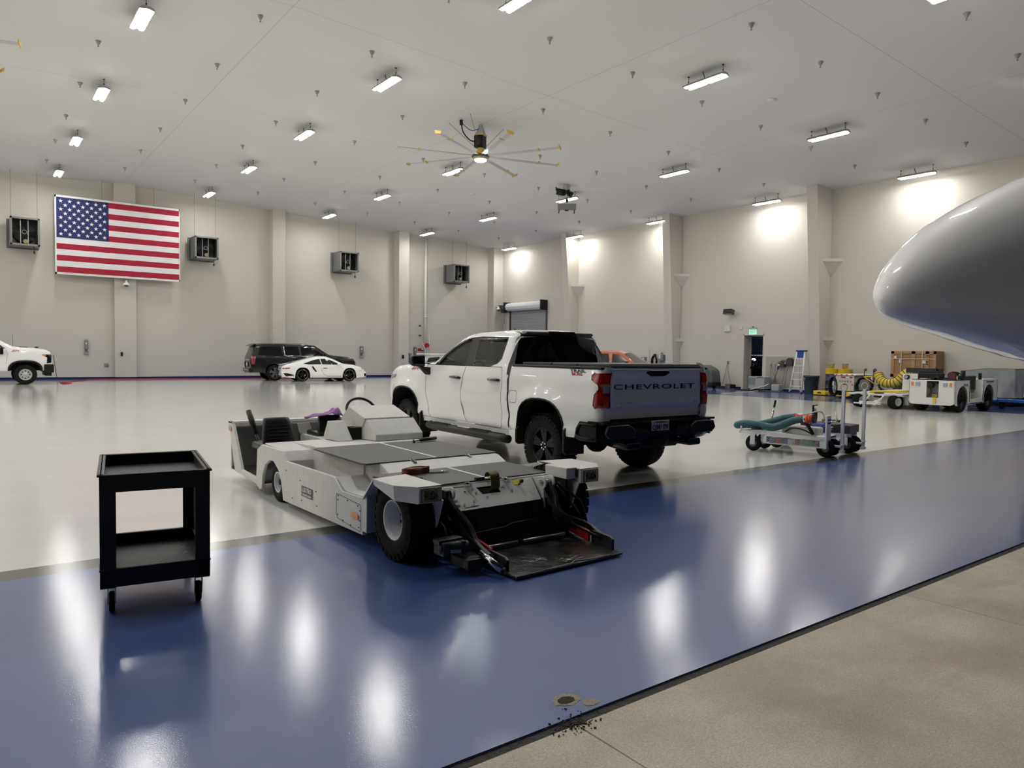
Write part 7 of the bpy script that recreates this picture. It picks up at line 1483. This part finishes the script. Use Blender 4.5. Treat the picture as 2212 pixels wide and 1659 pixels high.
# fuselage axis runs towards +X; profile: distance aft, top z, bottom z
TIPX, TIPY = 10.0, 5.0
AX = Vector((1, -.12, 0)).normalized(); SD = Vector((-AX.y, AX.x, 0))
obs_top = [(1893,632),(1900,607),(1915,580),(1940,549),(1967,520),(2000,492),(2032,468),(2080,440),(2130,415),(2180,393),(2212,378)]
obs_bot = [(1893,660),(1902,678),(1920,690),(1945,700),(1985,713),(2030,725),(2080,741),(2130,757),(2170,767),(2195,775),(2212,778)]
def onaxis(u, v):
    # meet the ray with the vertical plane through the fuselage axis
    d = ray(u, v); n = Vector((AX.y, -AX.x, 0)); t = (Vector((TIPX,TIPY,0)).dot(n))/d.dot(n); p = Vector((0,0,CAMZ))+d*t; return ((p-Vector((TIPX,TIPY,0))).dot(AX), p.z)
tp_ = onaxis(1891, 646)
top_ = [onaxis(u, v) for u, v in obs_top]; bot_ = [onaxis(u, v) for u, v in obs_bot]
s0 = tp_[0]; top_ = [(p[0]+.12, p[1]) for p in top_]; bot_ = [(p[0]+.12, p[1]) for p in bot_]; tp_ = (tp_[0]+.12, tp_[1]); s0 = tp_[0]; top_ = [tp_]+[p for p in top_ if p[0] > s0+.005]; bot_ = [tp_]+[p for p in bot_ if p[0] > s0+.005]
sl_t = .26; e_ = top_[-1]; top_ += [(e_[0]+.8, e_[1]+.22), (e_[0]+1.8, e_[1]+.34), (e_[0]+9, e_[1]+.36)]
e2 = bot_[-1]; bot_ += [(e2[0]+.8, e2[1]-.08), (e2[0]+1.8, e2[1]-.10), (e2[0]+9, e2[1]-.10)]
q = M(); rings = []; n_ = 48; S_list = [s0+.002+.5*(i/14)**2 for i in range(15)]+[s0+.5+.14*i for i in range(1, 72)]
def sint(P, x):
    return lin(P, x)
def soft(P, x, w_=.10): 
    return sum(lin(P, max(s0, x+d*w_)) for d in (-1,-.5,0,.5,1))/5
for s in S_list:
    w_ = min(.12, max(.0, (s-s0)*.5)); zt, zb_ = soft(top_, s, w_), soft(bot_, s, w_); h = max((zt-zb_)/2, .004); zc = (zt+zb_)/2; hw_ = h*.84 if s < e_[0] else min(h*.9, 1.35)
    c_ = Vector((TIPX,TIPY,0))+AX*s
    rings.append([c_+SD*(hw_*cos(2*pi*k/n_))+Vector((0,0,zc+h*sin(2*pi*k/n_))) for k in range(n_)])
q.smooth = True; q.loft(rings); q.smooth = False; q.build('fuselage', m_jet, JN, world=True)
# nose gear with its doors, just past the frame edge
g0 = Vector((TIPX,TIPY,0))+AX*(e2[0]+.02-.06)+SD*-.32
q = M(); zb_ = e2[1]
q.add([g0+SD*.30+Vector((0,0,zb_+.1)), g0+AX*1.0+SD*.30+Vector((0,0,zb_)), g0+AX*1.0+SD*.36+Vector((0,0,zb_-.62)), g0+AX*.04+SD*.36+Vector((0,0,zb_-.62))], [(0,1,2,3)])
q.build('gear_door', m_jet, JN, world=True, solid=.03)
q = M(); c0 = g0+AX*1.3; q.cyl(c0+Vector((0,0,zb_+.2)), c0+Vector((0,0,.35)), .07, n=14).cyl(c0+SD*-.3+Vector((0,0,.32)), c0+SD*.3+Vector((0,0,.32)), .05, n=12); q.build('gear_strut', m_steel, JN, world=True)
for s in (-1,1): M().lathe([(.05,-.10),(.20,-.11),(.30,-.09),(.32,0),(.30,.09),(.20,.11),(.05,.10)], c0+SD*(s*.22)+Vector((0,0,.32)), SD, n=28).build('nose_wheel', m_rub, JN, world=True)
# ------------------------------------------------------------ chipped hole and crumbs at the door sill
g = FZ(1221, 1513); rn = random.Random(12)
def blob(cx, cy, rx, ry, z, n=26, j=.12): return [(cx+rx*cos(2*pi*i/n)*(1+rn.uniform(-j,j)), cy+ry*sin(2*pi*i/n)*(1+rn.uniform(-j,j)), z) for i in range(n)]
hole = M(); hole.quad(*blob(g.x+.005, g.y, .072, .052, .0012)); hole.quad(*blob(g.x+.085, g.y-.08, .045, .03, .0012))
h1 = struct(hole.build('trim_10', mat('chipped_concrete', (.55,.47,.36), .9, bump=1, bscale=120)), 'chipped concrete round a small floor hole near the sill')
M().quad(*blob(g.x+.002, g.y-.002, .045, .030, .0022, j=.07)).build('dark_pit', mat('dirt_pit', (.012,.008,.005), .9, var=.8, vscale=90, vcol=(.07,.05,.03)), h1)
cr = M()
g2 = FZ(1240, 1562)
for i in range(240):
    r = abs(rn.gauss(0, .045)); a = rn.uniform(0, 2*pi); s = rn.uniform(.0015, .006); cr.cbox((g2.x+r*cos(a)*1.4, g2.y+r*sin(a), s*.5-.001), (s*rn.uniform(.8,2), s, s), rz3(rn.uniform(0,3)))
tag(cr.build('tar_crumbs', m_tar), 'black tar crumbs scattered by the sill below the floor hole', 'debris', kind='stuff')
g3 = FZ(1297, 1010); lf = M(); lf.quad((g3.x-.02,g3.y,.004),(g3.x,g3.y-.012,.008),(g3.x+.02,g3.y,.003),(g3.x,g3.y+.012,.008)); tag(lf.build('leaf_scrap', m_und), 'tiny dark leaf scrap on the white floor between tug and pickup', 'leaf')
